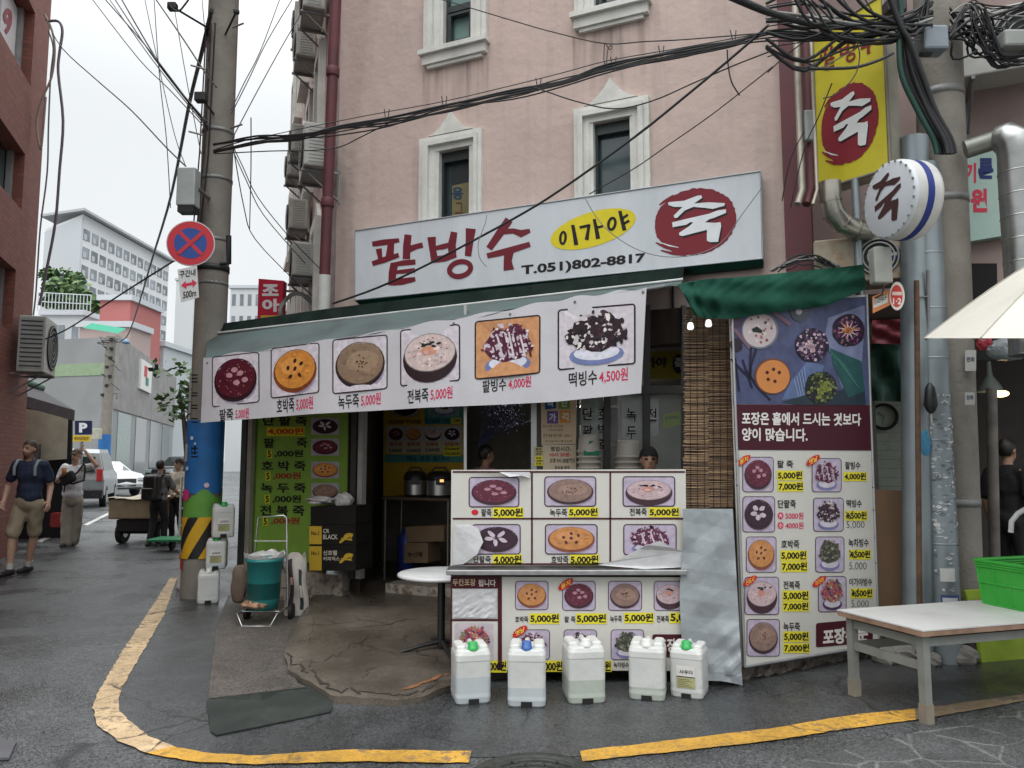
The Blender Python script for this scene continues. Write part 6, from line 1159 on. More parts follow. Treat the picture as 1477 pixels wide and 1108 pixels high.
for i, (x, y, s_) in enumerate(((1288, 962, .16), (1311, 960, .2), (1336, 960, .17), (1352, 965, .14), (1400, 962, .18))): c = G(x, y); c.y += .1; c.z = s_ * .3; single(crumpled(c, (s_ * 1.3, s_, s_ * .9), STN, 50 + i, .3, 12, 8), 'rubble_stone', ['grey stone nearest the cardboard sheet', 'largest grey stone under the low table', 'grey stone just left of the widest conduit', 'smallest grey stone at the foot of the widest conduit', 'grey stone right of the widest conduit'][i], 'stone', 'stones along the wall foot')
# ================================================================ painted utility pole on the left corner
pbz = P(287, 860, 8.75); pt_ = P(323, 0, 8.95); pbz.z = 0
def LP(z): return Vector((pbz.x, pbz.y, 0)) + (pt_ - pbz) * (z / pt_.z)
lp_ = thing('utility_pole', 'tall concrete utility pole painted blue with flowers and hazard stripes at its foot', 'utility pole', LP(0)); b = MB(); b.tube([LP(0), LP(9.5)], [.19, .158], CONCP, 24); b.build('shaft', lp_)
zr = lambda y: P(290, y, 8.6).z
def pcyl(par, name, a0, a1, z0, z1, m, r_, n=10, top=None):    # painted patch on the pole
    b = MB(); b.grid(lambda u, v: LP(z0 + ((top(u) if top else z1) - z0) * v) + Vector((r_ * math.cos(R(a0 + (a1 - a0) * u)), r_ * math.sin(R(a0 + (a1 - a0) * u)), 0)), n, 2, m); return b.build(name, par)
PB = mat('pole_blue', (.02, .15, .42), .5, var=.15, dirt=.25, dcol=(.05, .1, .2)); PGR = mat('pole_green', (.12, .32, .05), .5, var=.12); PBK = mat('pole_black', (.018, .018, .02), .5); PYE = mat('pole_yellow', (.66, .38, .02), .5, var=.1); PPK = ink(200, 60, 120)
bl_ = pcyl(lp_, 'blue_wrap', 0, 360, zr(712), zr(606), PB, .205, 28); pcyl(lp_, 'green_wrap', 0, 360, zr(748), 0, PGR, .2065, 40, top=lambda u: zr(712) + .05 * math.sin(u * 25)); gw = pcyl(lp_, 'black_wrap', 0, 360, zr(806), zr(746), PBK, .2075, 28)
for i in range(5):
    b = MB(); b.grid(lambda u, v: (lambda a, z: LP(z) + Vector((.214 * math.cos(R(a)), .214 * math.sin(R(a)), 0)))(180 + i * 72 - 40 + u * 40 - v * 0 + 85 * u * 0 + v * 70, zr(806) + (zr(746) - zr(806)) * v), 12, 14, PYE); b.build('hazard_stripe', lp_)
pcyl(lp_, 'concrete_foot', 0, 360, 0, zr(806), CONCP, .203, 28)
def pflower(a, z, r_, m, n=16):
    b = MB(); vs = []
    for k in range(n * 2): q = math.pi * k / n; rad_ = r_ * (1 if k % 2 else .78); x, y = rad_ * math.cos(q), rad_ * math.sin(q); aa = R(a) + x / .21; vs.append(LP(z + y) + Vector((.217 * math.cos(aa), .217 * math.sin(aa), 0)))
    c = LP(z) + Vector((.219 * math.cos(R(a)), .219 * math.sin(R(a)), 0)); b.add([c] + vs, [(0, 1 + k, 1 + (k + 1) % (2 * n)) for k in range(2 * n)], m); return b.build('painted_flower', lp_)
pflower(232, zr(714), .075, PPK); pflower(300, zr(700), .03, ink(230, 200, 210)); pflower(250, zr(632), .025, ink(190, 210, 226), 5); pflower(235, zr(676), .028, ink(190, 210, 226), 6); pflower(262, zr(640), .018, ink(150, 190, 220), 4)
for i, (y0, y1) in enumerate(((536, 560), (562, 578), (580, 596), (598, 618), (640, 666), (806, 822))): pcyl(lp_, 'paper_notice', 196, 232, zr(y1), zr(y0), ink(176, 178, 180) if i < 5 else ink(170, 60, 50), .2125 if i > 3 else .196, 5)
b = MB(); pl_ = Plane(LP(2) + Vector((-.15, -.18, 0)), (.8, -.6, 0))
for y in (540, 545, 550, 566, 570, 584, 588, 603, 608, 646, 652, 658): cell(b, pl_, (276, y, 285, y + 2), INKB, .02, n=1)
text4(b, pl_, '15', (276, 644, 283, 656), INKB, .022, .03); b.build('notice_print', lp_)
for z in (4.05, 5.3, 3.55, 4.75): b = MB(); b.lathe([(.172, -.02), (.18, -.02), (.18, .02), (.172, .02)], STEEL, LP(z), 20); b.build('band', lp_)
b = MB(); b.lathe([(.174, -.035), (.186, -.035), (.186, .035), (.174, .035)], CAB, LP(P(300, 374, 8.4).z), 20); b.build('black_strap', lp_); b = MB(); b.tube([P(318, 380, 8.3), P(330, 380, 8.3), P(330, 340, 8.3)], .03, CAB, 8); b.build('black_strap', lp_)
b = MB()
for x, y in ((296, 100), (335, 40), (333, 185), (293, 195)): c = P(x, y, 8.4); b.tube([c, c + Vector((.14 if x > 310 else -.14, -.05, .02))], .01, STEEL, 6)
b.build('climbing_pegs', lp_)
b = MB(); rr = rnd(3)
for i in range(3): b.tube([LP(6.5) + Vector((-.12 + .05 * i, -.17, 0)), LP(5) + Vector((-.13 + .05 * i, -.185, 0)), LP(4.2) + Vector((-.16 + .04 * i, -.19, 0)), LP(3.75) + Vector((-.19 + .02 * i, -.15, 0))], .008, CAB, 6)
b.build('riser_cable', lp_)
for x, y, s_ in ((290, 141, .1), (249, 10, .08), (341, 17, .05)): b = MB(); c = P(x, y, 8.35); b.bbox(c, (s_ * 1.2, s_, s_), CAB, .012); b.tube([c, LP(c.z)], .012, CAB, 6); b.build('cable_clamp', lp_)
b = MB(); c = P(272, 272, 8.4); b.bbox(c, (.2, .16, .42), mat('grey_cabinet', (.38, .42, .41), .45, dirt=.2), .012); bx_ = b.build('switch_box', lp_); b = MB(); b.box(c - Vector((0, 0, .245)), (.17, .13, .07), CAB); b.tube([c + Vector((.1, 0, 0)), LP(c.z)], .02, STEEL, 6); b.build('box_fitting', bx_)
# no stopping sign with its plate
NSp = Plane(P(275, 351, 8.15), (.985, .17, 0)); ns = thing('no_stopping_sign', 'round blue and red no stopping sign with a small white plate on the painted pole', 'road sign', P(275, 440, 8.2))
def disc(pl, x, y, r_, m, o, th=.0, n=36): c = pl.loc(x, y); return [pl.at(c[0] + r_ * math.cos(2 * math.pi * k / n), c[1] + r_ * math.sin(2 * math.pi * k / n), o) for k in range(n)]
b = MB(); b.prism(disc(NSp, 275, 351, .245, None, 0), NSp.n * -.02, ink(206, 204, 206)); b.build('disc', ns)
b = MB(); b.poly(disc(NSp, 275, 351, .235, None, .003), ink(196, 56, 66)); b.poly(disc(NSp, 275, 351, .165, None, .006), ink(52, 80, 150)); cc = NSp.loc(275, 351)
for sg in (1, -1): d = .12; w_ = .02; b.add([NSp.at(cc[0] - d * sg - w_ * .7, cc[1] - d + w_ * .7 * sg, .009 + .002 * sg), NSp.at(cc[0] - d * sg + w_ * .7, cc[1] - d - w_ * .7 * sg, .009 + .002 * sg), NSp.at(cc[0] + d * sg + w_ * .7, cc[1] + d - w_ * .7 * sg, .009 + .002 * sg), NSp.at(cc[0] + d * sg - w_ * .7, cc[1] + d + w_ * .7 * sg, .009 + .002 * sg)], [(0, 1, 2, 3)], ink(196, 56, 66))
b.build('symbol', ns)
b = MB(); slab(b, NSp, [(261, 436), (287, 429), (284, 383), (256, 389)], ink(206, 206, 206), .0, -.01); pl2 = b.build('sub_plate', ns); b = MB(); text4(b, NSp, '구간내', (259, 391, 282, 401, -.14), INKB, .003, .02); text4(b, NSp, '500m', (264, 421, 283, 431, -.2), INKB, .003, .02)
tri_poly(b, [NSp.hit(x, y, .003) for x, y in [(261, 412), (268, 405), (268, 409), (277, 407), (277, 403), (284, 408), (278, 415), (278, 411), (269, 413), (269, 417)]], ink(206, 50, 80)); b.build('sub_plate_lettering', ns)
b = MB(); b.tube([NSp.hit(275, 351, -.03), LP(P(300, 372, 8.3).z) - Vector((.1, .1, 0))], .018, CAB, 6); b.build('arm', ns)
# ================================================================ the side street
def street(u, off=0): return CORNER + SD * u
BRK = bpy.data.materials.new('red_brick'); BRK.use_nodes = True; _t = BRK.node_tree; _b = _t.nodes['Principled BSDF']; _b.inputs['Roughness'].default_value = .8; _u = _t.nodes.new('ShaderNodeUVMap'); _k = _t.nodes.new('ShaderNodeTexBrick')
_k.inputs['Color1'].default_value = (.20, .06, .046, 1); _k.inputs['Color2'].default_value = (.265, .085, .06, 1); _k.inputs['Mortar'].default_value = (.13, .075, .06, 1); _k.inputs['Scale'].default_value = 1; _k.inputs['Brick Width'].default_value = .21; _k.inputs['Row Height'].default_value = .07; _k.inputs['Mortar Size'].default_value = .009; _t.links.new(_u.outputs[0], _k.inputs[0]); _t.links.new(_k.outputs[0], _b.inputs['Base Color'])
_bp = _t.nodes.new('ShaderNodeBump'); _bp.inputs['Strength'].default_value = .4; _bp.inputs['Distance'].default_value = .01; _bp.invert = True; _t.links.new(_k.outputs['Fac'], _bp.inputs['Height']); _t.links.new(_bp.outputs[0], _b.inputs['Normal'])
def box_uv(o):
    me = o.data; uv = me.uv_layers.new(name='UVMap')
    for p in me.polygons:
        n = p.normal; t_ = Vector((n.y, -n.x, 0)); t_ = t_.normalized() if t_.length > .1 else Vector((1, 0, 0))
        for li in p.loop_indices: c = me.vertices[me.loops[li].vertex_index].co; uv.data[li].uv = (c.dot(t_), c.z if abs(n.z) < .9 else c.y)
brc = P(56, 300, 13.6); brc.z = 0; BK = Plane(brc, SD)                    # faces the street (to the right)
bk = thing('brick_building', 'red brick building with deep dark windows at the street mouth', 'building', brc)
pxs = lambda x, y: BK.loc(x, y)
bw = [(pxs(-60, 100)[0], pxs(45, 110)[0], pxs(47, 130)[1] + .0, pxs(45, 40)[1] + .35), (pxs(-60, 250)[0], pxs(34, 260)[0], pxs(33, 305)[1], pxs(36, 222)[1]), (pxs(-60, 420)[0], pxs(20, 440)[0], pxs(20, 480)[1], pxs(18, 385)[1])]
b = MB(); wall_holes(b, BK, -10, 0, 0, 13, bw, BRK, .28); q = BK.at(0, 0); b.quad(q, q - BK.n * 8, q - BK.n * 8 + Vector((0, 0, 13)), q + Vector((0, 0, 13)), BRK); o = b.build('wall', bk); box_uv(o)
for i, h in enumerate(bw):
    b = MB(); b.quad(BK.at(h[0], h[2], -.24), BK.at(h[1], h[2], -.24), BK.at(h[1], h[3], -.24), BK.at(h[0], h[3], -.24), GLASS); o = b.build('window', bk)
    b = MB(); bar(b, BK, h[1] - .12, h[1] - .01, h[2], h[3], -.23, -.15, mat('grey_window_frame', (.28, .29, .29), .5)); o2 = b.build('frame', o); b = MB(); bar(b, BK, h[1] - 1.3, h[1] - 1.22, h[2], h[3], -.23, -.15, mat('grey_window_frame', (.28, .29, .29), .5)); b.build('frame', o)
    if i == 0: b = MB(); bar(b, BK, h[1] - 1.2, h[1] - .14, h[2] + .05, h[3] - .05, -.235, -.22, ink(206, 204, 208)); text4(b, BK, '9', (5, 12, 18, 50), ink(150, 70, 80), -.21, .04); b.build('window_poster', o)
ac_unit('tall grey air conditioner on a steel bracket at the brick corner', BK.hit(52, 540, .3), math.atan2(BK.x.y, BK.x.x), .85, .38, .9)
st_ = thing('corner_shop_awning', 'dark shop awning with a green ridge under the brick building', 'awning', BK.hit(60, 640, .5)); b = MB(); A1, A2 = P(-40, 548, 12.2), P(108, 592, 14.6)
OUT = BK.n * .0; b.add([A1, A2, A2 + Vector((-.9, .3, .45)), A1 + Vector((-.9, .3, .45))], [(0, 1, 2, 3)], mat('dark_awning', (.035, .03, .035), .6, var=.3)); b.add([A1 - Vector((0, 0, .0)), A2, A2 - Vector((0, 0, .2)), A1 - Vector((0, 0, .2))], [(0, 3, 2, 1)], mat('dark_awning_valance', (.05, .035, .04), .6, var=.3)); b.build('canopy', st_); b = MB(); b.tube([A1 + Vector((-.85, .3, .5)), A2 + Vector((-.85, .3, .45))], .09, mat('green_roll', (.12, .2, .16), .6, var=.3), 10); b.build('ridge_roll', st_)
fs_ = thing('street_stall', 'dark street stall with a cream curtain behind the walking man', 'stall', G(40, 790)); SP_ = Plane(P(60, 700, 15.2), (.94, .34, 0)); b = MB(); slab(b, SP_, [(-60, 800), (102, 770), (104, 590), (-60, 560)], DARK, -.1, -.2); b.build('back_panel', fs_); b = MB(); slab(b, SP_, [(21, 668), (96, 662), (98, 600), (26, 588)], mat('cream_curtain', (.48, .46, .36), .7, var=.12), .02, .0); b.build('curtain', fs_); b = MB(); bar(b, SP_, SP_.loc(-60, 0)[0], SP_.loc(98, 0)[0], 0, .8, -.1, .5, mat('dark_crate', (.05, .04, .045), .7, var=.4)); b.build('counter', fs_)
for i, (x, y, c, lb) in enumerate(((84, 735, (.4, .05, .05), 'red plastic crate behind the walking woman'), (70, 745, (.05, .12, .4), 'blue plastic tub beside the red crate'))): b = MB(); cpt = G(x, 772); cpt = P(x, y, 15.5); b.bbox(Vector((cpt.x, cpt.y, .35)), (.5, .4, .3), mat(f'stall_box_{i}', c, .4), .03); b.box(Vector((cpt.x, cpt.y, .1)), (.45, .35, .2), DARK); single(b, 'plastic_tub', lb, 'tub')
GR1 = mat('grey_render', (.30, .31, .315), .8, var=.08, scale=.6, dirt=.3, dcol=(.2, .2, .2), dscale=.4); GR2 = mat('stone_cladding', (.28, .27, .26), .7, var=.2, scale=1.2, dirt=.4, dcol=(.16, .15, .15), dscale=.8)
def building(name, label, corner, dirs, heights, m, cat='building'):
    """a block: corner point, two ground directions with lengths, height"""
    t = thing(name, label, cat, corner); (d1, l1), (d2, l2) = dirs; o = Vector((corner[0], corner[1], 0)); b = MB(); p = [o, o + d1 * l1, o + d1 * l1 + d2 * l2, o + d2 * l2]
    b.prism(p, (0, 0, heights), m); b.build('wall', t); return t
gc = P(163, 600, 42); gc.z = 0; D1 = Vector((-.97, .25, 0)); D2 = Vector((-.28, .96, 0))
hz = P(163, 484, 42).z; gbd = building('grey_building', 'grey rendered building with a pale green band and a stone clad side', gc, ((D1, 18), (D2, 24)), hz, GR1)
GP1 = Plane(gc, -D1); GP2 = Plane(gc, D2); b = MB(); bar(b, GP1, -18, -.0, P(100, 540, 42).z, P(100, 522, 42).z, -.05, .03, mat('pale_green_band', (.30, .40, .25), .7)); b.build('green_band', gbd); b = MB(); bar(b, GP2, 0, 24, 4.3, hz + .1, -.05, .06, GR2); b.build('stone_cladding', gbd)
for k in range(4): b = MB(); bar(b, GP2, 1.2 + k * 5.4, 5.0 + k * 5.4, .2, 4.2, -.05, .03, GLASS if k else mat('green_glass', (.12, .2, .18), .2)); b.build('shop_window', gbd)
b = MB(); bar(b, GP2, 6.5, 10.5, 6.0, 7.9, .06, .2, ink(226, 226, 222)); bs = b.build('wall_sign', gbd); b = MB(); s0 = GP2.loc(192, 575)[0]; b.quad(GP2.at(7.6, 6.9, .22), GP2.at(8.6, 6.9, .22), GP2.at(8.6, 7.6, .22), GP2.at(7.6, 7.6, .22), ink(206, 60, 70)); b.quad(GP2.at(8.2, 6.4, .225), GP2.at(9.2, 6.4, .225), GP2.at(9.2, 6.9, .225), GP2.at(8.2, 6.9, .225), ink(40, 130, 120)); b.build('wall_sign_mark', bs)
# apartment tower
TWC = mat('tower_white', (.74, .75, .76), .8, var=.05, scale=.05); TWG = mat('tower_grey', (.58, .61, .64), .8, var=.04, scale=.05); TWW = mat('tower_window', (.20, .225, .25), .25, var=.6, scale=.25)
tc_ = P(115, 400, 120); tc_.z = 0; r0 = P(243, 400, 150); r0.z = 0; dR = (r0 - tc_); lR = dR.length; dR = dR.normalized(); l0 = P(62, 400, 128); l0.z = 0; dL = (l0 - tc_); lL = dL.length; dL = dL.normalized(); hT = P(115, 306, 120).z
tw = thing('apartment_tower', 'tall white apartment tower with rows of dark windows beyond the trees', 'building', tc_); b = MB(); b.prism([tc_, tc_ + dR * lR, tc_ + dR * lR + dL * lL, tc_ + dL * lL], (0, 0, hT), TWC); b.build('wall', tw)
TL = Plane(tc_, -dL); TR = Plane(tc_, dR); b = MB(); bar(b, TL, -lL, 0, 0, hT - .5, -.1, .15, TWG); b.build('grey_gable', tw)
b = MB(); b.prism([tc_ + dR * -1 - dL * 1.5 + Vector((0, 0, hT)), tc_ + dR * (lR + 1) - dL * 1.5 + Vector((0, 0, hT)), tc_ + dR * (lR + 1) + dL * (lL + 1) + Vector((0, 0, hT + 2)), tc_ - dR * 1 + dL * (lL + 1) + Vector((0, 0, hT + 2))], (0, 0, .4), mat('tower_roof', (.48, .49, .50), .8)); b.build('roof', tw)
nR, nC = 13, 12; cnt = 0; extra = MB(); WFR = mat('tower_balcony', (.50, .52, .54), .7)
for j in range(nR):
    for i in range(nC):
        s0 = lR * (i + .14) / nC; s1 = lR * (i + .86) / nC; z1 = hT - 2.2 - j * 2.9; z0 = z1 - 1.7
        if z0 < 4: continue
        b = MB() if cnt < 98 else extra; bar(b, TR, s0, s1, z0, z1, -.05, .08, TWW); bar(b, TR, s0, (s0 + s1) / 2 - .1, z0, z0 + .9, .09, .16, WFR); cnt += 1
        if b is not extra: b.build('window', tw)
if extra.v: o = extra.build('lower_windows', tw); o['kind'] = 'stuff'
# second tower behind the pole, white blocks, rooftop house, trees
def far_block(label, x0, x1, y0, d, col, rows, cols, name='apartment_block', depth=10, wm=None):
    a, c = P(x0, 600, d), P(x1, 600, d); a.z = c.z = 0; h = P(x0, y0, d).z; m = mat('far_' + name + str(x0), col, .8, var=.06, scale=.1); t = thing(name, label, 'building', a); X_ = (c - a).normalized(); b = MB(); b.prism([a, c, c + Vector((0, depth, 0)), a + Vector((0, depth, 0))], (0, 0, h), m); b.build('wall', t); pl = Plane(a, X_); L_ = (c - a).length
    for j in range(rows):
        for i in range(cols): b = MB(); z1 = h - .8 - j * 2.9; bar(b, pl, L_ * (i + .25) / cols, L_ * (i + .7) / cols, z1 - 1.5, z1, -.05, .05, TWW); b.build('window', t)
    b = MB(); b.prism([a + Vector((-.2, -.2, h)), c + Vector((.2, -.2, h)), c + Vector((.2, depth, h)), a + Vector((-.2, depth, h))], (0, 0, .4), TWG); b.build('roof', t); return t
far_block('white apartment block showing between the painted pole and the red sign', 326, 372, 412, 100, (.6, .62, .63), 5, 4); far_block('bleached white block just left of the painted pole', 246, 272, 400, 130, (.66, .68, .69), 0, 0, 'white_block'); far_block('white low house with a flat roof in front of the tower', 52, 112, 452, 60, (.55, .57, .58), 1, 3, 'white_house'); far_block('pale grey house behind the stone clad building', 190, 232, 498, 62, (.50, .54, .56), 1, 2, 'grey_house'); far_block('pale low building at the far end of the street', 222, 262, 560, 85, (.55, .58, .60), 1, 2, 'low_building', 6)
far_block('salmon roofed house with a teal canopy before the tower', 108, 182, 470, 52, (.44, .34, .32), 1, 2, 'salmon_house', 3); rh = far_block('red rooftop stair house before the apartment tower', 136, 180, 430, 56, (.46, .16, .15), 0, 0, 'rooftop_house', 5)
b = MB(); a = P(132, 466, 51); c = P(182, 474, 51); b.quad(a, c, c + Vector((0, -1, -.5)), a + Vector((0, -1, -.5)), ink(20, 140, 110)); single(b, 'teal_canopy', 'teal canopy on the salmon roofed house', 'canopy')
rn = thing('roof_fence', 'green mesh fence along the white low house roof', 'fence', P(80, 452, 59)); b = MB()
a, c = P(54, 448, 59), P(130, 452, 59)
for k in range(16): p = a.lerp(c, k / 15); b.tube([p, p + Vector((0, 0, 1.4))], .04, TWG, 4)
for h in (0.7, 1.4): b.tube([a + Vector((0, 0, h)), c + Vector((0, 0, h))], .04, TWG, 4)
b.build('railing', rn)
LEAF = [mat(f'leaf_{i}', c, .6, var=.3, scale=3) for i, c in enumerate(((.05, .11, .03), (.08, .16, .04), (.035, .075, .025), (.12, .2, .06)))]
def tree(label, base, h, crown, seed, nl=900, ls=.16, group=None, cz=None):
    t = thing('tree', label, 'tree', base, 0, group); rr = rnd(seed); b = MB(); BARK = mat('bark', (.09, .07, .05), .9, var=.3)
    b.tube([(0, 0, 0), (.05 * h * .1, 0, h * .4), (0, .1, h * .7)], [h * .025, h * .018, h * .01], BARK, 7)
    for k in range(5): a = rr.uniform(0, 6.28); b.tube([(0, 0, h * rr.uniform(.35, .6)), (crown[0] * .35 * math.cos(a), crown[1] * .35 * math.sin(a), h * rr.uniform(.65, .85))], [h * .012, h * .004], BARK, 5)
    b.build('trunk', t, False); b = MB(); cl = [(rr.gauss(0, .36), rr.gauss(0, .36), rr.gauss(0, .34), rr.uniform(.2, .42)) for _ in range(18)]; cz = cz or h * .78
    for i in range(nl):
        x, y, z, r_ = rr.choice(cl); d = Vector((rr.gauss(0, 1), rr.gauss(0, 1), rr.gauss(0, 1))).normalized() * r_ * rr.random() ** .4
        p = Vector(((x + d.x) * crown[0], (y + d.y) * crown[1], cz + (z + d.z) * crown[2])); u = Vector((rr.gauss(0, 1), rr.gauss(0, 1), rr.gauss(0, .6))).normalized() * ls * rr.uniform(.6, 1.3); w_ = u.orthogonal().normalized() * u.length * .55
        b.add([p - u, p + w_, p + u, p - w_], [(0, 1, 2, 3)], rr.choice(LEAF))
    b.build('crown', t, False); return t
p = P(97, 470, 72); tree('bushy green tree above the white low house', (p.x, p.y, 0), p.z + 3.5, (4.0, 3, 3.2), 5, 1600, .34, cz=P(97, 436, 72).z)
p = P(272, 590, 17); tree('slender green street tree beside the painted pole', (p.x, p.y, 0), 4.2, (.75, .8, 1.1), 8, 420, .085, cz=P(258, 570, 17).z)
p = P(240, 640, 80); tree('small green tree at the far end of the street', (p.x, p.y, 0), 5, (2, 2, 2), 9, 300, .3, cz=P(240, 622, 80).z)
fn_ = thing('green_fence', 'bright green hoarding fence at the far end of the street', 'fence', P(246, 660, 75)); b = MB(); FP_ = Plane(P(246, 640, 75), (1, 0, 0)); slab(b, FP_, [(226, 668), (268, 668), (268, 627), (226, 628)], mat('bright_green_sheet', (.10, .52, .10), .5, var=.1), 0, -.1); b.build('panel', fn_); b = MB()
for k in range(9): x = 228 + k * 4.8; b.tube([FP_.hit(x, 664, .05), FP_.hit(x, 628, .05)], .06, mat('bright_green_rib', (.16, .6, .16), .5), 5)
b.build('ribs', fn_)
# far pole with a lamp, P sign, red vertical sign
fp = P(153, 600, 37); fb = thing('utility_pole', 'distant concrete utility pole with a blue foot before the stone clad building', 'utility pole', (fp.x, fp.y, 0)); b = MB(); zt_ = P(157, 484, 37).z; b.tube([(fp.x, fp.y, 0), (fp.x + .05, fp.y, zt_)], [.27, .22], CONCP, 16); b.build('shaft', fb); b = MB(); b.lathe([(.28, .0), (.28, P(153, 627, 37).z - 1.3)], PB, (fp.x, fp.y, 1.3), 16); b.build('blue_wrap', fb)
b = MB(); rr = rnd(5)
for k in range(7): z = zt_ - .15 - k * .45; a = rr.uniform(0, 6); b.tube([(fp.x, fp.y, z), (fp.x + .45 * math.cos(a), fp.y + .45 * math.sin(a), z + .1), (fp.x + .6 * math.cos(a + .5), fp.y, z - .2)], .018, CAB, 5); b.bbox((fp.x + .2 * math.cos(a + 2), fp.y - .2, z), (.16, .12, .14), CAB, .02)
for a0 in (0, 2): b.lathe([(.36, 0), (.375, .02), (.36, .04)], CAB, (fp.x - .2 + a0 * .1, fp.y, zt_ - .35 + a0 * .05), 18)
b.build('cable_fitting', fb); b = MB(); b.tube([(fp.x, fp.y, zt_ - .2), (fp.x + .5, fp.y - .1, zt_ - .1), (fp.x + .75, fp.y - .15, zt_ - .15)], .03, STEEL, 6); b.lathe([(.03, .12), (.16, .02), (.2, -.08), (.1, -.12), (0, -.12)], ink(120, 150, 180), (fp.x + .85, fp.y - .15, zt_ - .25), 14); b.build('street_lamp', fb)
sb = P(138, 626, 36); b = MB(); b.bbox(sb, (.45, .3, .5), mat('cream_meter', (.45, .44, .36), .5, dirt=.3), .02); b.build('meter_box', fb)
psn = thing('parking_sign', 'navy parking sign reading P with a yellow strip below', 'sign', P(118, 640, 24)); PP = Plane(P(118, 620, 24), (.98, .2, 0)); b = MB(); slab(b, PP, [(108, 627), (132, 627), (132, 607), (108, 607)], ink(30, 36, 70), 0, -.08); b.build('blue_plate', psn); b = MB(); text4(b, PP, 'P', (114, 610, 126, 624), ink(226, 228, 232), .01, .05); b.build('lettering', psn); b = MB(); slab(b, PP, [(105, 637), (130, 637), (130, 628), (105, 628)], ink(214, 186, 60), 0, -.08); ys2 = b.build('yellow_plate', psn); b = MB(); text4(b, PP, '주차장입구', (107, 630, 128, 635), ink(120, 80, 40), .01, .02); b.build('small_lettering', ys2); b = MB(); c = PP.hit(118, 637, -.04); b.tube([c, Vector((c.x, c.y, 0))], .05, STEEL, 8); b.build('post', psn)
jp = thing('red_vertical_sign', 'red projecting sign with two white syllables on the side street', 'sign', P(390, 465, 11.5)); JP = Plane(P(390, 435, 11.5), (.99, -.05, 0)); b = MB(); slab(b, JP, [(371, 466), (406, 466), (409, 405), (373, 402)], ink(190, 36, 62), 0, -.15); b.build('sign_box', jp); b = MB(); text4(b, JP, '조', (378, 410, 402, 427), ink(226, 226, 230), .004, .05); text4(b, JP, '아', (378, 431, 403, 450), ink(226, 226, 230), .004, .05); b.build('lettering', jp); b = MB(); cell(b, JP, (376, 455, 405, 464), ink(206, 180, 70), .004, n=1); text4(b, JP, '노래', (382, 457, 399, 462), ink(160, 60, 40), .006, .02); b.build('yellow_strip', jp); b = MB(); b.tube([JP.hit(406, 420, -.07), JP.hit(425, 420, -.5)], .02, STEEL, 6); b.build('bracket', jp)
b = MB(); c = P(428, 447, 10.3)
for r_ in (.2, .21, .22, .235): b.tube([c + Vector((r_ * math.cos(k * .314), .04 * math.sin(k), r_ * math.sin(k * .314))) for k in range(21)], .012, CAB2, 5)
single(b, 'cable_coil', 'coil of grey cable hanging on the side wall right of the red sign', 'cable coil')
# cars
WHT = mat('white_car_paint', (.62, .63, .64), .25, spec=.7, var=.02); SLV = mat('silver_car_paint', (.34, .36, .37), .3, metal=.5, var=.03); BLKP = mat('black_car_paint', (.02, .02, .022), .25, var=.1); CARG = mat('car_glass', (.02, .028, .03), .05, spec=.9); TYRE = mat('tyre_rubber', (.018, .018, .018), .8); HUB = mat('wheel_rim', (.36, .37, .38), .35, metal=.8); HL = mat('headlight_lens', (.55, .58, .6), .1, spec=.9)
def car(name, label, loc, rz, prof, glass, wid, paint, wb, low=None, wr=.32):
    """prof: side outline (x, z), front at +x; glass: side window outline; local y across"""
    t = thing(name, label, 'car', loc, rz); b = MB(); n = len(prof); zs_ = max(z for x, z in prof)
    def yw(z): return wid / 2 * (1 if z < .95 else 1 - .24 * (z - .95) / max(.01, zs_ - .95)) * (.95 if z < .35 else 1)
    Lf = [Vector((x, yw(z), z)) for x, z in prof]; Rt = [Vector((x, -yw(z), z)) for x, z in prof]
    for i in range(n): j = (i + 1) % n; m1 = prof[i]; b.add([Lf[i], Lf[j], Lf[j].lerp(Rt[j], .5) + Vector((.05 if prof[j][0] > 1 else 0, 0, .02)), Rt[j], Rt[i], Lf[i].lerp(Rt[i], .5) + Vector((.05 if prof[i][0] > 1 else 0, 0, .02))], [(0, 5, 2, 1), (5, 4, 3, 2)], paint, False)
    tri_poly(b, Lf, paint); tri_poly(b, Rt[::-1], paint); b.build('body', t, False)
    for sg in (1, -1):
        b = MB(); tri_poly(b, [Vector((x, sg * (yw(z) + .006), z)) for x, z in glass], CARG); b.build('side_window', t, False)
        for x in wb: b = MB(); b.tube([(x, sg * (wid / 2 - .18), wr), (x, sg * (wid / 2 + .012), wr)], wr, TYRE, 20); wh = b.build('wheel', t, False); b = MB(); b.tube([(x, sg * (wid / 2 + .0), wr), (x, sg * (wid / 2 + .02), wr)], wr * .62, HUB, 14); b.build('rim', wh, False)
    return t, yw
sed = [(-2.2, .35), (-2.25, .75), (-2.15, 1.0), (-1.5, 1.06), (-.8, 1.42), (.2, 1.45), (.95, 1.05), (1.8, .93), (2.2, .75), (2.28, .5), (2.2, .28)]
def face(t, x, items):                                     # pieces on the front (or rear) of a car at local x
    for nm, y0, z0, y1, z1, m, th in items: b = MB(); b.bbox((x, (y0 + y1) / 2, (z0 + z1) / 2), (th, y1 - y0, z1 - z0), m, min(.02, th * .3)); b.build(nm, t, False)
p = P(172, 700, 33); t, yw = car('sedan', 'white sedan parked with its nose towards the street', (p.x - 1.2, p.y + .8, 0), R(-38), sed, [(-1.35, 1.05), (-.75, 1.36), (.15, 1.39), (.8, 1.05)], 1.75, WHT, (-1.35, 1.4))
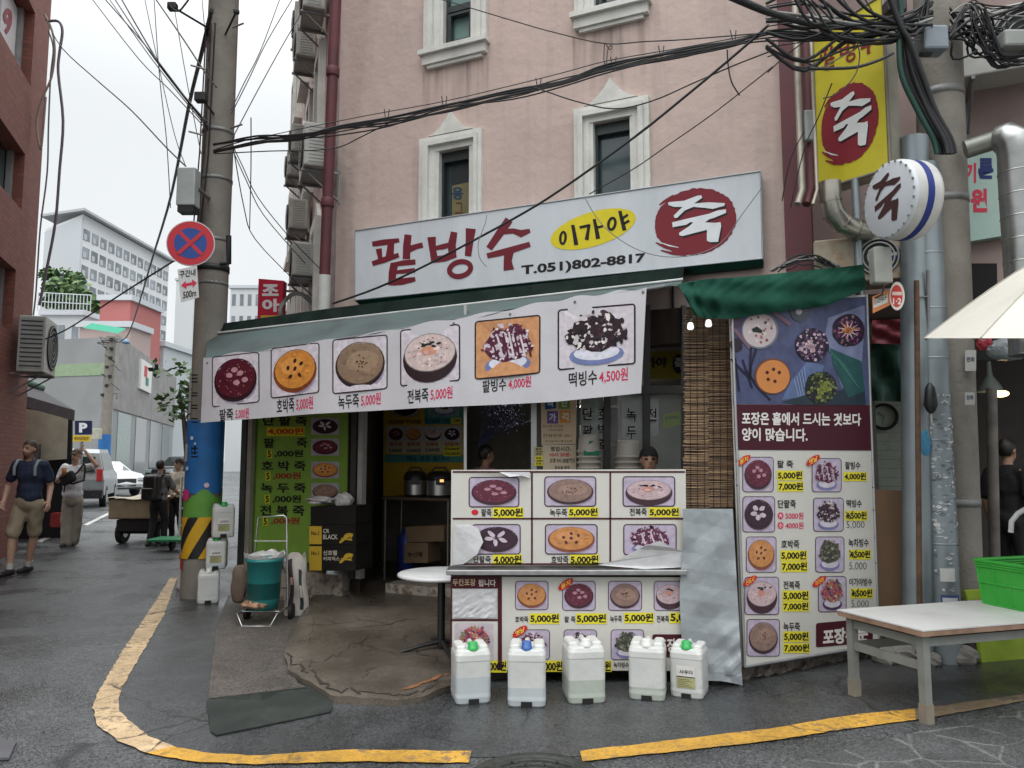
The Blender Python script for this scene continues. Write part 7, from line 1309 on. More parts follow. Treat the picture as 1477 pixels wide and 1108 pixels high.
face(t, 2.2, [('headlight', .5, .66, .84, .8, HL, .22), ('headlight', -.84, .66, -.5, .8, HL, .22), ('grille', -.42, .42, .42, .74, BLKP, .2), ('bumper_vent', -.8, .3, .8, .38, BLKP, .2)]); b = MB(); b.add([(.22, .62, 1.435), (.22, -.62, 1.435), (.93, -.78, 1.07), (.93, .78, 1.07)], [(0, 1, 2, 3)], CARG); b.build('windscreen', t, False)
van = [(-2.2, .4), (-2.28, .9), (-2.1, 1.75), (-1.9, 1.88), (.6, 1.9), (1.35, 1.2), (2.15, 1.0), (2.3, .7), (2.25, .35)]
p = P(127, 690, 25); t, yw = car('minivan', 'silver minivan seen from behind the walking woman', (p.x - 1.1, p.y + 1.6, 0), R(112), van, [(-1.95, 1.2), (-1.85, 1.75), (.5, 1.78), (1.15, 1.2)], 1.85, SLV, (-1.4, 1.4), wr=.34); face(t, -2.25, [('bumper', -.9, .3, .9, .58, BLKP, .16), ('tail_lamp', .7, .85, .88, 1.25, mat('red_lens', (.35, .03, .03), .2), .12), ('tail_lamp', -.88, .85, -.7, 1.25, mat('red_lens', (.35, .03, .03), .2), .12), ('rear_window', -.65, 1.15, .65, 1.65, CARG, .1)])
suv = [(-2.2, .4), (-2.25, 1.0), (-2.05, 1.65), (-1.8, 1.72), (.2, 1.72), (.9, 1.12), (1.9, 1.05), (2.2, .85), (2.25, .4)]
p = P(240, 684, 47); t, yw = car('dark_suv', 'dark grey car with a silver bonnet facing down the street', (p.x, p.y + 2, 0), R(-100), suv, [(-1.9, 1.15), (-1.8, 1.6), (.1, 1.62), (.7, 1.15)], 1.85, mat('dark_grey_paint', (.10, .105, .11), .25, metal=.4), (-1.4, 1.4), wr=.36); face(t, 2.2, [('headlight', .5, .75, .88, .95, HL, .2), ('headlight', -.88, .75, -.5, .95, HL, .2), ('grille', -.45, .55, .45, .95, BLKP, .2), ('bumper', -.9, .36, .9, .52, BLKP, .22)]); b = MB(); b.add([(.22, .68, 1.705), (.22, -.68, 1.705), (.9, -.82, 1.15), (.9, .82, 1.15)], [(0, 1, 2, 3)], CARG); b.build('windscreen', t, False); b = MB(); b.add([(.95, .8, 1.14), (.95, -.8, 1.14), (1.9, -.75, 1.08), (1.9, .75, 1.08)], [(0, 1, 2, 3)], SLV); b.build('bonnet', t, False)
# vendor's hand cart, trolley
CK = mat('cart_canvas', (.33, .26, .16), .8, var=.15, dirt=.2); ch = thing('hand_cart', 'tan covered hand cart on two rubber wheels in the street', 'cart', G(195, 772)); cb_ = P(200, 735, 14.6); b = MB(); b.bbox((cb_.x + .15, cb_.y + .1, .64), (.95, 1.2, .36), CK, .03); b.build('box', ch); b = MB(); b.grid(lambda u, v: Vector((cb_.x - .36 + 1.02 * u, cb_.y - .55 + 1.3 * v, .84 + .02 * math.sin(u * 9 + v * 7))), 10, 10, mat('cart_lid', (.5, .44, .33), .8)); b.build('cover', ch)
for x in (-.18, .5): b = MB(); b.tube([(cb_.x + x - .05, cb_.y - .2, .2), (cb_.x + x + .05, cb_.y - .2, .2)], .2, TYRE, 20); wh = b.build('wheel', ch); b = MB(); b.tube([(cb_.x + x - .055, cb_.y - .2, .2), (cb_.x + x + .055, cb_.y - .2, .2)], .1, HUB, 12); b.build('rim', wh)
b = MB(); b.tube([(cb_.x - .18, cb_.y - .2, .2), (cb_.x + .5, cb_.y - .2, .2)], .03, BKM, 8); b.bbox((cb_.x + .16, cb_.y, .34), (.7, .9, .22), BKM, .02); b.build('undercarriage', ch)
single(crumpled((cb_.x + .3, cb_.y + .2, .98), (.6, .5, .3), mat('grey_sheet', (.42, .43, .44), .5, bump=.3, bscale=12), 31, .3), 'plastic_sheet', 'crumpled grey plastic sheet bundled on top of the hand cart', 'plastic sheet')
wt2 = thing('sack_truck', 'white two wheeled sack truck with a green base beside the painted pole', 'sack truck', G(262, 790)); s0 = G(262, 792); b = MB(); b.tube([(s0.x - .05, s0.y, .1), (s0.x - .05, s0.y, 1.25), (s0.x + .3, s0.y, 1.3), (s0.x + .3, s0.y, .1)], .022, mat('white_tube', (.55, .55, .55), .35), 8)
for z in (.4, .7, 1.0): b.tube([(s0.x - .05, s0.y, z), (s0.x + .3, s0.y, z)], .016, mat('white_tube', (.55, .55, .55), .35), 6)
b.build('frame', wt2); b = MB(); b.bbox((s0.x - .05, s0.y - .3, .2), (.6, .55, .05), mat('green_deck', (.03, .22, .09), .5), .015); b.build('deck', wt2)
for x in (-.15, .3): b = MB(); b.tube([(s0.x + x, s0.y - .1, .09), (s0.x + x + .05, s0.y - .1, .09)], .09, TYRE, 14); b.build('wheel', wt2)
b = MB(); s1 = G(266, 850); b.lathe([(.0, 0), (.1, 0), (.085, .05), (.06, .45), (.045, .5), (0, .5)], mat('white_bollard', (.55, .55, .55), .5), (s1.x, s1.y, 0), 16); b.lathe([(.068, .36), (.072, .36), (.068, .42), (.064, .42)], ink(196, 40, 44), (s1.x, s1.y, 0), 16); single(b, 'white_bollard', 'short white bollard with a red ring at the foot of the painted pole', 'bollard')
# ================================================================ people
def capsule(b, a, c, ra, rc, m):
    b.tube([a, c], [ra, rc], m, 10); b.sphere(a, ra, m, 10, 8); b.sphere(c, rc, m, 10, 8)
def fuse(mb, voxel, it=4, wr=0., seed=1):
    """one continuous skin over overlapping shapes"""
    me = bpy.data.meshes.new('body'); me.from_pydata([tuple(v) for v in mb.v], [], mb.f); me.update()
    o = bpy.data.objects.new('body', me); COL.objects.link(o); r = o.modifiers.new('r', 'REMESH'); r.mode = 'VOXEL'; r.voxel_size = voxel
    s = o.modifiers.new('s', 'SMOOTH'); s.iterations = it; s.factor = .5
    dg = bpy.context.evaluated_depsgraph_get(); out = bpy.data.meshes.new_from_object(o.evaluated_get(dg)); COL.objects.unlink(o); bpy.data.objects.remove(o); bpy.data.meshes.remove(me)
    if wr:
        rr = rnd(seed); f = [(Vector((rr.uniform(-38, 38), rr.uniform(-38, 38), rr.uniform(-34, 34))), rr.uniform(0, 6)) for _ in range(6)]
        for v in out.vertices: n = v.normal; v.co = v.co + n * wr * sum(math.sin(v.co.dot(k) + p) for k, p in f) / 3
    return out
def put(me, name, par, mats, pick=None):
    I = WM[par.name].inverted(); o = bpy.data.objects.new(name, me); COL.objects.link(o); o.parent = par; WM[o.name] = WM[par.name]
    for m in mats: me.materials.append(m)
    for p in me.polygons:
        p.use_smooth = True
        if pick: p.material_index = pick(p.center)
    me.transform(I); return o
SKIN = mat('skin_light', (.46, .28, .20), .5, var=.06, scale=10); SKIN2 = mat('skin_tan', (.36, .21, .14), .5, var=.06, scale=10); LIP = mat('lip', (.28, .11, .09), .5); EYE_ = mat('eye_dark', (.02, .015, .012), .3)
cloth = lambda n, c, **k: mat('cloth_' + n, c, .85, var=.14, scale=7, bump=.3, bscale=60, **k)
def stance(base, h, face, step=.0, arms=None):
    """joints of a standing figure: base on the ground, facing angle (0 = away from the camera, 180 = towards it)"""
    k = h / 1.75; f = Vector((math.sin(R(face)), math.cos(R(face)), 0)); r = Vector((f.y, -f.x, 0)); o = Vector(base); J = {}
    A = lambda x, y, z: o + r * (x * k) + f * (y * k) + Vector((0, 0, z * k))
    J.update(f=f, r=r, k=k, head=A(0, .02, 1.62), neck=A(0, -.01, 1.46), chest=A(0, 0, 1.28), belly=A(0, .01, 1.08), hip=A(0, 0, .93))
    for s, sg in (('l', -1), ('r', 1)):
        J['sh' + s] = A(.185 * sg, -.01, 1.40); J['el' + s] = A(.25 * sg, -.03, 1.12); J['wr' + s] = A(.26 * sg, .05, .87); J['hp' + s] = A(.09 * sg, 0, .90); J['kn' + s] = A(.095 * sg, .04 + step * sg * .5, .49); J['an' + s] = A(.095 * sg, -.02 + step * sg, .085)
    for q, v in (arms or {}).items(): J[q] = A(*v)
    return J
def person(label, J, top, sleeves, bottom, short=False, skin=SKIN, hair=None, shoe=None, group=None, hat=None, beard=False, vox=.010, wide=0, collar=0, hand_dirs={}):
    k, f, r = J['k'], J['f'], J['r']; Z = Vector((0, 0, 1)); base = (J['anl'] + J['anr']) / 2; base.z = 0
    t = thing('person', label, 'person', base, 0, group); Mf = Matrix([list(r), list(f), [0, 0, 1]]).transposed(); hd = J['head']; hf = J.get('hf', f); hr = Vector((hf.y, -hf.x, 0)); Mh = Matrix([list(hr), list(hf), [0, 0, 1]]).transposed()
    H = lambda x, y, z: hd + Mh @ Vector((x * k, y * k, z * k)); b = MB(); S_ = skin
    b.sphere(J['chest'], (.155 * k, .105 * k, .2 * k), S_, 14, 10, Mf); b.sphere(J['belly'], (.14 * k, .1 * k, .18 * k), S_, 14, 10, Mf); b.sphere(J['hip'], (.15 * k, .11 * k, .13 * k), S_, 14, 10, Mf)
    capsule(b, J['neck'] - Z * .05 * k, hd - Z * .06 * k, .055 * k, .05 * k, S_)
    b.sphere(H(0, -.01, .02), (.076 * k, .095 * k, .1 * k), S_, 16, 12, Mh); b.sphere(H(0, .025, -.05), (.056 * k, .066 * k, .07 * k), S_, 14, 10, Mh); b.sphere(H(0, .1, -.015), (.013 * k, .016 * k, .022 * k), S_, 8, 6, Mh)
    for s in (-1, 1): b.sphere(H(.077 * s, -.005, -.005), (.012 * k, .022 * k, .032 * k), S_, 8, 6, Mh)
    for s in 'lr':
        sh, el, wr = J['sh' + s], J['el' + s], J['wr' + s]; capsule(b, J['neck'] - Z * .06 * k, sh, .05 * k, .058 * k, S_); capsule(b, sh, el, .052 * k, .041 * k, S_); capsule(b, el, wr, .042 * k, .028 * k, S_)
        d = hand_dirs.get(s) or (wr - el).normalized(); sd = (f - d * f.dot(d)); sd = sd.normalized() if sd.length > .2 else r; n = d.cross(sd) * (1 if s == 'l' else -1)
        for e in (-.018, .018): capsule(b, wr, wr + d * .08 * k + sd * e * k, .024 * k, .02 * k, S_)
        for i, ln in enumerate((.068, .078, .072, .056)): q0 = wr + d * .082 * k + sd * (.03 - .02 * i) * k; q1 = q0 + (d * .85 + n * .3) * ln * .55 * k; q2 = q1 + (d * .55 + n * .8).normalized() * ln * .5 * k; capsule(b, q0, q1, .0105 * k, .0098 * k, S_); capsule(b, q1, q2, .0098 * k, .0085 * k, S_)
        q0 = wr + d * .02 * k + sd * .025 * k; q1 = q0 + (d * .5 + sd * .75).normalized() * .045 * k; capsule(b, q0, q1, .015 * k, .012 * k, S_); capsule(b, q1, q1 + (d * .9 + sd * .2).normalized() * .035 * k, .012 * k, .01 * k, S_)
        hp, kn, an = J['hp' + s], J['kn' + s], J['an' + s]; capsule(b, hp, kn, .082 * k, .055 * k, S_); capsule(b, kn, kn.lerp(an, .3), .052 * k, .056 * k, S_); capsule(b, kn.lerp(an, .3), an, .056 * k, .036 * k, S_); capsule(b, an - Z * .04 * k, an - Z * .05 * k + f * .14 * k, .034 * k, .028 * k, S_)
    Ih = Mh.inverted()
    def pick(c):
        q = Ih @ (c - hd) / k
        if q.y > .055 and abs(q.z - .012) < .008 and .018 < abs(q.x) < .044: return 1
        if q.y > .05 and abs(q.z - .034) < .006 and .014 < abs(q.x) < .05: return 3
        if q.y > .06 and abs(q.z + .062) < .009 and abs(q.x) < .026: return 2
        if beard and q.z < -.04 and q.z > -.14 and q.y > -.02: return 3
        return 0
    HAIRM = hair or mat('hair_dark', (.012, .01, .009), .5, var=.3, scale=30); BRD = mat('beard_brown', (.20, .11, .07), .7, var=.2) if beard else HAIRM
    put(fuse(b, vox * k, 3), 'body', t, [S_, EYE_, LIP, BRD], pick)
    # clothes
    b = MB(); g = .018 * k; b.sphere(J['chest'], (.165 * k + g, .112 * k + g, .2 * k), top, 14, 10, Mf); b.sphere(J['belly'], (.155 * k + g, .108 * k + g, .22 * k), top, 14, 10, Mf); b.sphere(J['belly'] - Z * .12 * k, (.16 * k + g, .115 * k + g, .13 * k), top, 14, 10, Mf); capsule(b, J['neck'] - Z * .03 * k, J['neck'] - Z * .06 * k, .062 * k + collar, .07 * k, top)
    for s in 'lr':
        sh, el, wr = J['sh' + s], J['el' + s], J['wr' + s]; capsule(b, J['neck'] - Z * .07 * k, sh, .055 * k, .066 * k, top)
        if sleeves < 1: capsule(b, sh, sh.lerp(el, sleeves), .066 * k, .068 * k, top)
        else: capsule(b, sh, el, .066 * k, .056 * k, top); capsule(b, el, el.lerp(wr, min(1, sleeves - 1)), .056 * k, .042 * k, top)
    put(fuse(b, .012 * k, 3, .009, 3), 'shirt' if sleeves < 1.5 else 'jacket', t, [top])
    b = MB(); b.sphere(J['hip'] - Z * .01, (.165 * k + g, .122 * k + g, .15 * k), bottom, 14, 10, Mf)
    for s in 'lr':
        hp, kn, an = J['hp' + s], J['kn' + s], J['an' + s]
        if short: capsule(b, hp, hp.lerp(kn, .86), .105 * k, .09 * k, bottom)
        else: capsule(b, hp, kn, .1 * k, (.07 + wide) * k, bottom); capsule(b, kn, kn.lerp(an, .97), (.07 + wide) * k, (.055 + wide * 1.25) * k, bottom)
    put(fuse(b, .012 * k, 3, .006, 5), 'shorts' if short else 'trousers', t, [bottom])
    SH = shoe or mat('shoe_black', (.015, .015, .016), .6, var=.2)
    for s in 'lr':
        an = J['an' + s]; b = MB(); fl = lambda p: p; a0 = an - Z * .03 * k - f * .05 * k; capsule(b, a0, an - Z * .04 * k + f * .15 * k, .045 * k, .037 * k, SH); capsule(b, an, an - Z * .03 * k, .046 * k, .05 * k, SH); me = fuse(b, .012, 2)
        for v in me.vertices: v.co.z = max(v.co.z, .004)
        put(me, 'shoe', t, [SH])
        if short: b = MB(); kn = J['kn' + s]; b.tube([an + Z * .0, an.lerp(kn, .2)], [.043 * k, .048 * k], mat('white_sock', (.5, .5, .48), .8), 12); b.build('sock', t)
    HM = hat or HAIRM; b = MB(); sc_ = (.088, .105, .108) if hat else (.083, .102, .106)
    b.sphere(H(0, -.012, .024), tuple(x * k for x in sc_), HM, 24, 18, Mh); keep = []
    for i, fc in enumerate(b.f):
        c = sum((b.v[j] for j in fc), Vector()) / len(fc); q = Ih @ (c - hd) / k
        lim = .048 if hat else .058
        if not ((q.y > .02 and q.z < lim + (q.y - .08) * .3) or q.z < (-.03 if not hat else .0) - (.03 if q.y < -.03 else 0)): keep.append(i)
    b.f = [b.f[i] for i in keep]; b.mi = [b.mi[i] for i in keep]; b.sm = [True] * len(keep)
    b.build('cap' if hat else 'hair', t); return t, H, Mf
GPx = lambda x, y, d: P(x, y, d)
D = 10.45
J = dict(k=1.02, f=Vector((-.1, -.995, 0)), r=Vector((-.995, .1, 0)), hf=Vector((-.2, -.97, 0)), head=P(43, 648, D), neck=P(44, 664, D), chest=P(44, 683, D), belly=P(43, 703, D), hip=P(41, 722, D), shr=P(24, 670, D + .02), shl=P(65, 671, D + .02), elr=P(12, 699, D + .05), ell=P(73, 701, D + .1), wrr=P(5, 724, D - .12), wrl=P(70, 724, D - .05), hpr=P(32, 727, D), hpl=P(52, 727, D), knr=P(17, 775, D - .12), knl=P(49, 773, D + .1), anr=P(14, 813, D - .2), anl=P(40, 812, D + .12))
for a in ('anr', 'anl'): J[a].z = .085
t, H, Mf = person('man in a navy T-shirt and khaki shorts walking towards the corner', J, cloth('navy', (.018, .028, .062)), .62, cloth('khaki', (.36, .30, .21)), True, SKIN, mat('hair_brown', (.05, .028, .016), .6, var=.3, scale=30), beard=True, vox=.009)
for s in ('l', 'r'): b = MB(); sh = J['sh' + s]; c = J['neck'].lerp(sh, .72); b.tube([c + Vector((0, .06, .03)), c + Vector((0, -.06, .04)), c + Vector((0, -.125, -.05)), c + Vector((0, -.12, -.16))], .02, mat('strap_grey', (.22, .26, .27), .7), 8); b.build('strap', t)
D = 13.7
J = dict(k=.98, f=Vector((-.05, -1, 0)), r=Vector((-1, .05, 0)), hf=Vector((-.1, -1, 0)), head=P(110, 657, D), neck=P(109, 671, D), chest=P(106, 685, D), belly=P(105, 702, D), hip=P(105, 720, D), shr=P(94, 674, D), shl=P(123, 675, D), elr=P(83, 694, D - .05), wrr=P(91, 685, D - .3), ell=P(139, 671, D - .05), wrl=P(124, 652, D - .06), hpr=P(98, 722, D), hpl=P(112, 722, D), knr=P(96, 755, D - .05), knl=P(110, 755, D + .05), anr=P(96, 783, D - .1), anl=P(106, 784, D + .05))
for a in ('anr', 'anl'): J[a].z = .085
t, H, Mf = person('woman in a white T-shirt and wide khaki trousers with one hand on her hair', J, cloth('white', (.70, .71, .73)), .7, cloth('stone', (.33, .30, .25)), False, SKIN, mat('hair_lightbrown', (.07, .04, .022), .6, var=.3, scale=30), shoe=mat('sandal_dark', (.05, .035, .03), .7), wide=.03, vox=.009)
b = MB(); b.sphere(H(-.03, .092, .014), (.026, .012, .019), EYE_, 10, 8); b.sphere(H(.03, .092, .014), (.026, .012, .019), EYE_, 10, 8); b.tube([H(-.075, .0, .02), H(-.05, .085, .018), H(.05, .085, .018), H(.075, .0, .02)], .004, EYE_, 5); b.build('sunglasses', t); b = MB(); b.sphere(H(0, -.09, .09), .04, mat('hair_lightbrown', (.1, .06, .03), .6), 12, 8); b.build('hair_bun', t)
wc = J['wrr'] + Vector((.06, -.08, .06)); cu = thing('paper_cup', 'orange drink cup held by the woman in the white T-shirt', 'cup', wc); b = MB(); b.lathe([(0, -.06), (.03, -.06), (.042, .06), (.0, .06)], mat('orange_cup', (.5, .2, .05), .4), (0, 0, 0), 14); b.build('cup_body', cu, False); b = MB(); b.lathe([(.045, .06), (.045, .07), (0, .075)], ink(220, 215, 206), (0, 0, 0), 14); b.build('lid', cu, False)
sg = thing('shoulder_bag', 'black crossbody bag across the chest of the woman in the white T-shirt', 'bag', J['belly']); b = MB(); BN_ = cloth('black', (.015, .015, .017)); c = P(98, 690, D - .25); b.bbox(c, (.26, .1, .2), BN_, .04, Matrix.Rotation(-.5, 3, 'Y')); b.build('bag_body', sg); b = MB()
b.tube([P(120, 670, D - .1), P(113, 680, D - .2), P(100, 692, D - .24)], .016, BN_, 6); b.tube([P(92, 695, D - .2), P(105, 698, D - .22), P(121, 693, D - .16), P(123, 675, D - .12), P(121, 668, D)], .018, BN_, 6); b.tube([P(94, 697, D - .22), P(92, 710, D - .2)], .012, BN_, 6); b.build('strap', sg)
GREYP = cloth('grey_pattern', (.15, .145, .145), dirt=1.2, dcol=(.06, .06, .06), dscale=24); BLKT = cloth('black_trousers', (.014, .014, .015))
g_ = G(226, 789); J = stance((g_.x, g_.y, 0), 1.55, 12, .1, {'elr': (.27, .1, 1.14), 'wrr': (.3, .3, 1.02), 'ell': (-.25, .08, 1.1), 'wrl': (-.28, .3, .98)})
t, H, Mf = person('street vendor seen from behind in a grey patterned shirt pushing the hand cart', J, GREYP, .8, BLKT, False, SKIN2, vox=.011)
bp_ = thing('backpack', 'black backpack worn by the street vendor seen from behind', 'backpack', J['chest']); b = MB(); c = J['chest'] - J['f'] * .2 + Vector((0, 0, -.08)); b.bbox(c, (.3, .19, .46), mat('black_nylon', (.014, .014, .016), .35, var=.3), .07, Mf, 4); b.bbox(c - J['f'] * .1 - Vector((0, 0, .1)), (.24, .08, .2), mat('black_nylon', (.014, .014, .016), .35), .03, Mf, 3); b.build('pack', bp_); b = MB()
for s in (-1, 1): q = J['neck'] + J['r'] * .11 * s; b.tube([q - J['f'] * .14 - Vector((0, 0, .05)), q + Vector((0, 0, .0)), q + J['f'] * .13 - Vector((0, 0, .1)), q + J['f'] * .1 - Vector((0, 0, .3)), q - J['f'] * .1 - Vector((0, 0, .36))], .02, BLKT, 6)
b.build('strap', bp_)
g_ = G(254, 782); J = stance((g_.x, g_.y, 0), 1.58, 205, .05, {'elr': (.25, .1, 1.14), 'wrr': (.16, .3, 1.05), 'ell': (-.25, .05, 1.12), 'wrl': (-.2, .28, .98)})
person('woman in a cream jacket and black beanie standing by the painted pole', J, cloth('cream', (.44, .40, .32)), 1.95, BLKT, False, SKIN2, hat=cloth('beanie', (.014, .012, .014)), vox=.011)
J = stance((P(935, 640, 6.5).x, 6.45, .12), 1.62, 183); J['head'] = P(936, 664, 6.5)
dz = J['head'].z - (.12 + 1.62 * J['k'])
for q in list(J):
    if isinstance(J[q], Vector) and q not in ('f', 'r', 'head', 'hf'): J[q].z += dz
person('cook in a black cap behind the kitchen window', J, cloth('cook_black', (.03, .03, .032)), .8, BLKT, False, SKIN2, hat=cloth('cap_black', (.012, .012, .013)), vox=.011)
J = stance((P(701, 660, 9).x, 8.7, .12), 1.6, 60); person('customer with dark hair and a pink top at the back of the shop', J, cloth('pink', (.42, .22, .24)), .8, BLKT, False, SKIN2, vox=.012)
J = stance((P(1444, 700, 7.6).x, 7.55, .1), 1.66, 70); person('person in black standing in the dark open shop on the right', J, cloth('black_shirt', (.012, .012, .013)), .8, BLKT, False, SKIN2, vox=.012)
# ================================================================ overhead cables
def crv(pts, d0, d1, sub=4):
    n = len(pts); L_ = [0]
    for i in range(1, n): L_.append(L_[-1] + math.hypot(pts[i][0] - pts[i - 1][0], pts[i][1] - pts[i - 1][1]))
    o = []
    for i in range(n - 1):
        p0, p1, p2, p3 = pts[max(0, i - 1)], pts[i], pts[i + 1], pts[min(n - 1, i + 2)]
        for k in range(sub + (1 if i == n - 2 else 0)):
            t = k / sub; q = [.5 * (2 * p1[j] + (p2[j] - p0[j]) * t + (2 * p0[j] - 5 * p1[j] + 4 * p2[j] - p3[j]) * t * t + (3 * p1[j] - p0[j] - 3 * p2[j] + p3[j]) * t ** 3) for j in (0, 1)]
            f = (L_[i] + (L_[i + 1] - L_[i]) * t) / L_[-1]; o.append(P(q[0], q[1], 1 / ((1 - f) / d0 + f / d1)))
    return o
def cable(name, label, pts, d0, d1, r, m=CAB, group=None):
    b = MB(); b.tube(crv(pts, d0, d1), r, m, 6); return single(b, name, label, 'cable', group, b.v[0])
main = [(308, 216), (370, 203), (430, 197), (490, 185), (562, 173), (642, 156), (740, 136), (812, 117), (880, 97), (990, 76), (1060, 61), (1109, 49), (1180, 50), (1260, 54)]
cbd = thing('cable_bundle', 'thick black cable bundle crossing the pink wall from pole to pole', 'cable bundle', P(740, 136, 7.2)); rr = rnd(14)
for i in range(8):
    ph = rr.uniform(0, 6); of = rr.uniform(-8, 8); b = MB(); b.tube(crv([(x, y + of * .8 * (1 + .7 * math.sin(x * .02 + ph)) + 2.2 * math.sin(x * .031 + ph)) for x, y in main], 8.35, 6.05), (.009, .007, .011, .006, .009, .008, .010, .006)[i], CAB, 6); b.build('strand', cbd)
b = MB(); b.tube(crv([(308, 207), (370, 199), (477, 177), (555, 162), (642, 146), (740, 123), (812, 105), (880, 87), (990, 68), (1109, 46)], 8.35, 6.2), .0045, CAB, 5); b.build('messenger_wire', cbd)
for x, y in ((557, 170), (640, 152), (776, 126), (884, 96), (953, 80), (1057, 58)):
    d = 1 / ((1 - (x - 308) / 950) / 8.35 + (x - 308) / 950 / 6.35); b = MB(); c = P(x, y, d - .02); b.tube([c + Vector((-.02, 0, .09)), c + Vector((0, -.02, -.05)), c + Vector((.02, 0, .0)), c + Vector((.03, 0, .09))], .005, CAB, 5); b.build('tie', cbd)
cable('overhead_cable', 'straight black cable slanting across the shop sign up to the right pole', [(1109, 36), (1064, 76), (990, 138), (915, 198), (810, 273), (740, 316), (620, 380), (545, 415), (480, 438)], 6.2, 8.2, .011)
cable('overhead_cable', 'thin wire dipping across the right window surround under the main bundle', [(1109, 75), (1060, 94), (1000, 120), (940, 146), (885, 157), (830, 146), (785, 131), (770, 126)], 6.3, 7.0, .006)
cable('overhead_cable', 'thinnest wire slanting from the right window down left behind the straight cable', [(1115, 96), (1030, 163), (960, 212), (915, 243), (850, 280)], 6.4, 7.3, .005)
cable('overhead_cable', 'thin wire from the roof dipping to a knot above the right window', [(620, -5), (660, 6), (740, 30), (800, 47), (873, 63), (930, 60), (990, 57), (1109, 47)], 8.2, 6.4, .0055)
cable('overhead_cable', 'short loose wire end hanging below the main bundle near the right pole', [(1049, 72), (1050, 92), (1055, 118), (1067, 138)], 6.5, 6.5, .006)
cable('overhead_cable', 'looped wire knot hanging above the right window', [(872, 62), (871, 85), (874, 96), (877, 70), (883, 66), (880, 72), (874, 64)], 6.8, 6.8, .004)
cable('overhead_cable', 'thin grey wire drooping over the yellow oval of the shop sign', [(843, 284), (858, 310), (880, 335), (915, 358), (955, 370), (1000, 368), (1040, 350), (1070, 310), (1098, 272)], 7.0, 6.35, .004, CAB2)
cable('overhead_cable', 'small curled wire on the shop sign right of the middle syllable', [(702, 310), (700, 322), (690, 350), (692, 372), (702, 385)], 7.3, 7.3, .004, CAB2)
cable('overhead_cable', 'thin branch wire from the bundle to the corner downpipe', [(562, 177), (520, 198), (490, 212), (450, 217), (390, 218), (310, 222)], 7.7, 8.3, .006)
cable('overhead_cable', 'long heavy black cable running from the painted pole down to the distant pole', [(305, 15), (290, 80), (273, 150), (248, 277), (220, 372), (200, 440), (185, 482), (172, 494)], 8.3, 36.5, .024)
cable('overhead_cable', 'thin wire from the brick wall top across the sky to the painted pole', [(66, 28), (90, 70), (140, 116), (190, 160), (240, 213), (268, 240)], 13, 8.4, .008)
cable('overhead_cable', 'thin wire from the brick corner air conditioner to the no stopping sign', [(45, 497), (80, 483), (110, 467), (180, 421), (250, 377)], 13, 8.3, .01)
for i, pts in enumerate(([(300, 186), (262, 140), (215, 80), (155, -5)], [(300, 183), (262, 136), (218, 78), (163, -5)], [(298, 176), (262, 134), (225, 84), (173, -5)], [(300, 189), (245, 130), (200, 85), (130, -5)], [(298, 181), (255, 124), (210, 66), (148, -5)])): cable('overhead_cable', 'thin black wire in the fan running up left from the painted pole', pts, 8.4, 11, .006 + .002 * (i % 3), CAB, 'fan of wires up left of the painted pole')
cable('overhead_cable', 'black wire arriving at the clamp in the middle of the painted pole', [(312, 126), (296, 105), (262, 53), (222, -5)], 8.3, 10, .009)
for i, pts in enumerate(([(208, -5), (230, 100), (252, 195), (268, 240)], [(222, -5), (230, 110), (240, 200), (246, 300)], [(252, 15), (270, 120), (290, 222)], [(291, -5), (297, 60), (302, 110)])): cable('overhead_cable', 'steep thin wire descending beside the painted pole', pts, 9.5, 8.5, .005, CAB, 'steep wires left of the painted pole')
cable('overhead_cable', 'black loop of wire at the top of the painted pole', [(243, 5), (248, 12), (258, 16), (268, 5), (275, -5)], 8.3, 8.3, .01)
for i, pts in enumerate(([(334, 164), (360, 112), (385, 60), (424, -5)], [(334, 158), (352, 120), (375, 75), (405, -5)], [(335, 200), (372, 130), (405, 70), (434, 20)], [(338, 215), (350, 240), (372, 285), (420, 345), (470, 396)], [(338, 222), (356, 262), (380, 310), (440, 380)], [(336, 210), (352, 300), (368, 345), (430, 410)], [(362, 170), (362, 240), (360, 330)])): cable('overhead_cable', 'thin wire between the painted pole and the side wall', pts, 8.5, 10, .006, CAB, 'thin wires right of the painted pole')
cable('hanging_cable', 'pale cable looping down the brick corner', [(64, 20), (75, 44), (79, 74), (74, 112), (60, 145), (53, 180), (58, 215), (61, 200), (66, 140)], 13, 13, .018, mat('pale_cable', (.36, .30, .24), .6)); cable('hanging_cable', 'long grey cable hanging free beside the brick corner', [(68, 31), (84, 31), (90, 45), (86, 75), (84, 105), (91, 175), (86, 245), (80, 320), (68, 385), (57, 440)], 13, 13, .022, mat('mauve_cable', (.18, .16, .19), .6)); cable('hanging_cable', 'thinner grey cable down the edge of the brick wall', [(70, 45), (77, 70), (73, 110), (70, 180), (68, 250), (58, 330), (52, 420), (48, 455)], 13, 13, .013, CAB2)
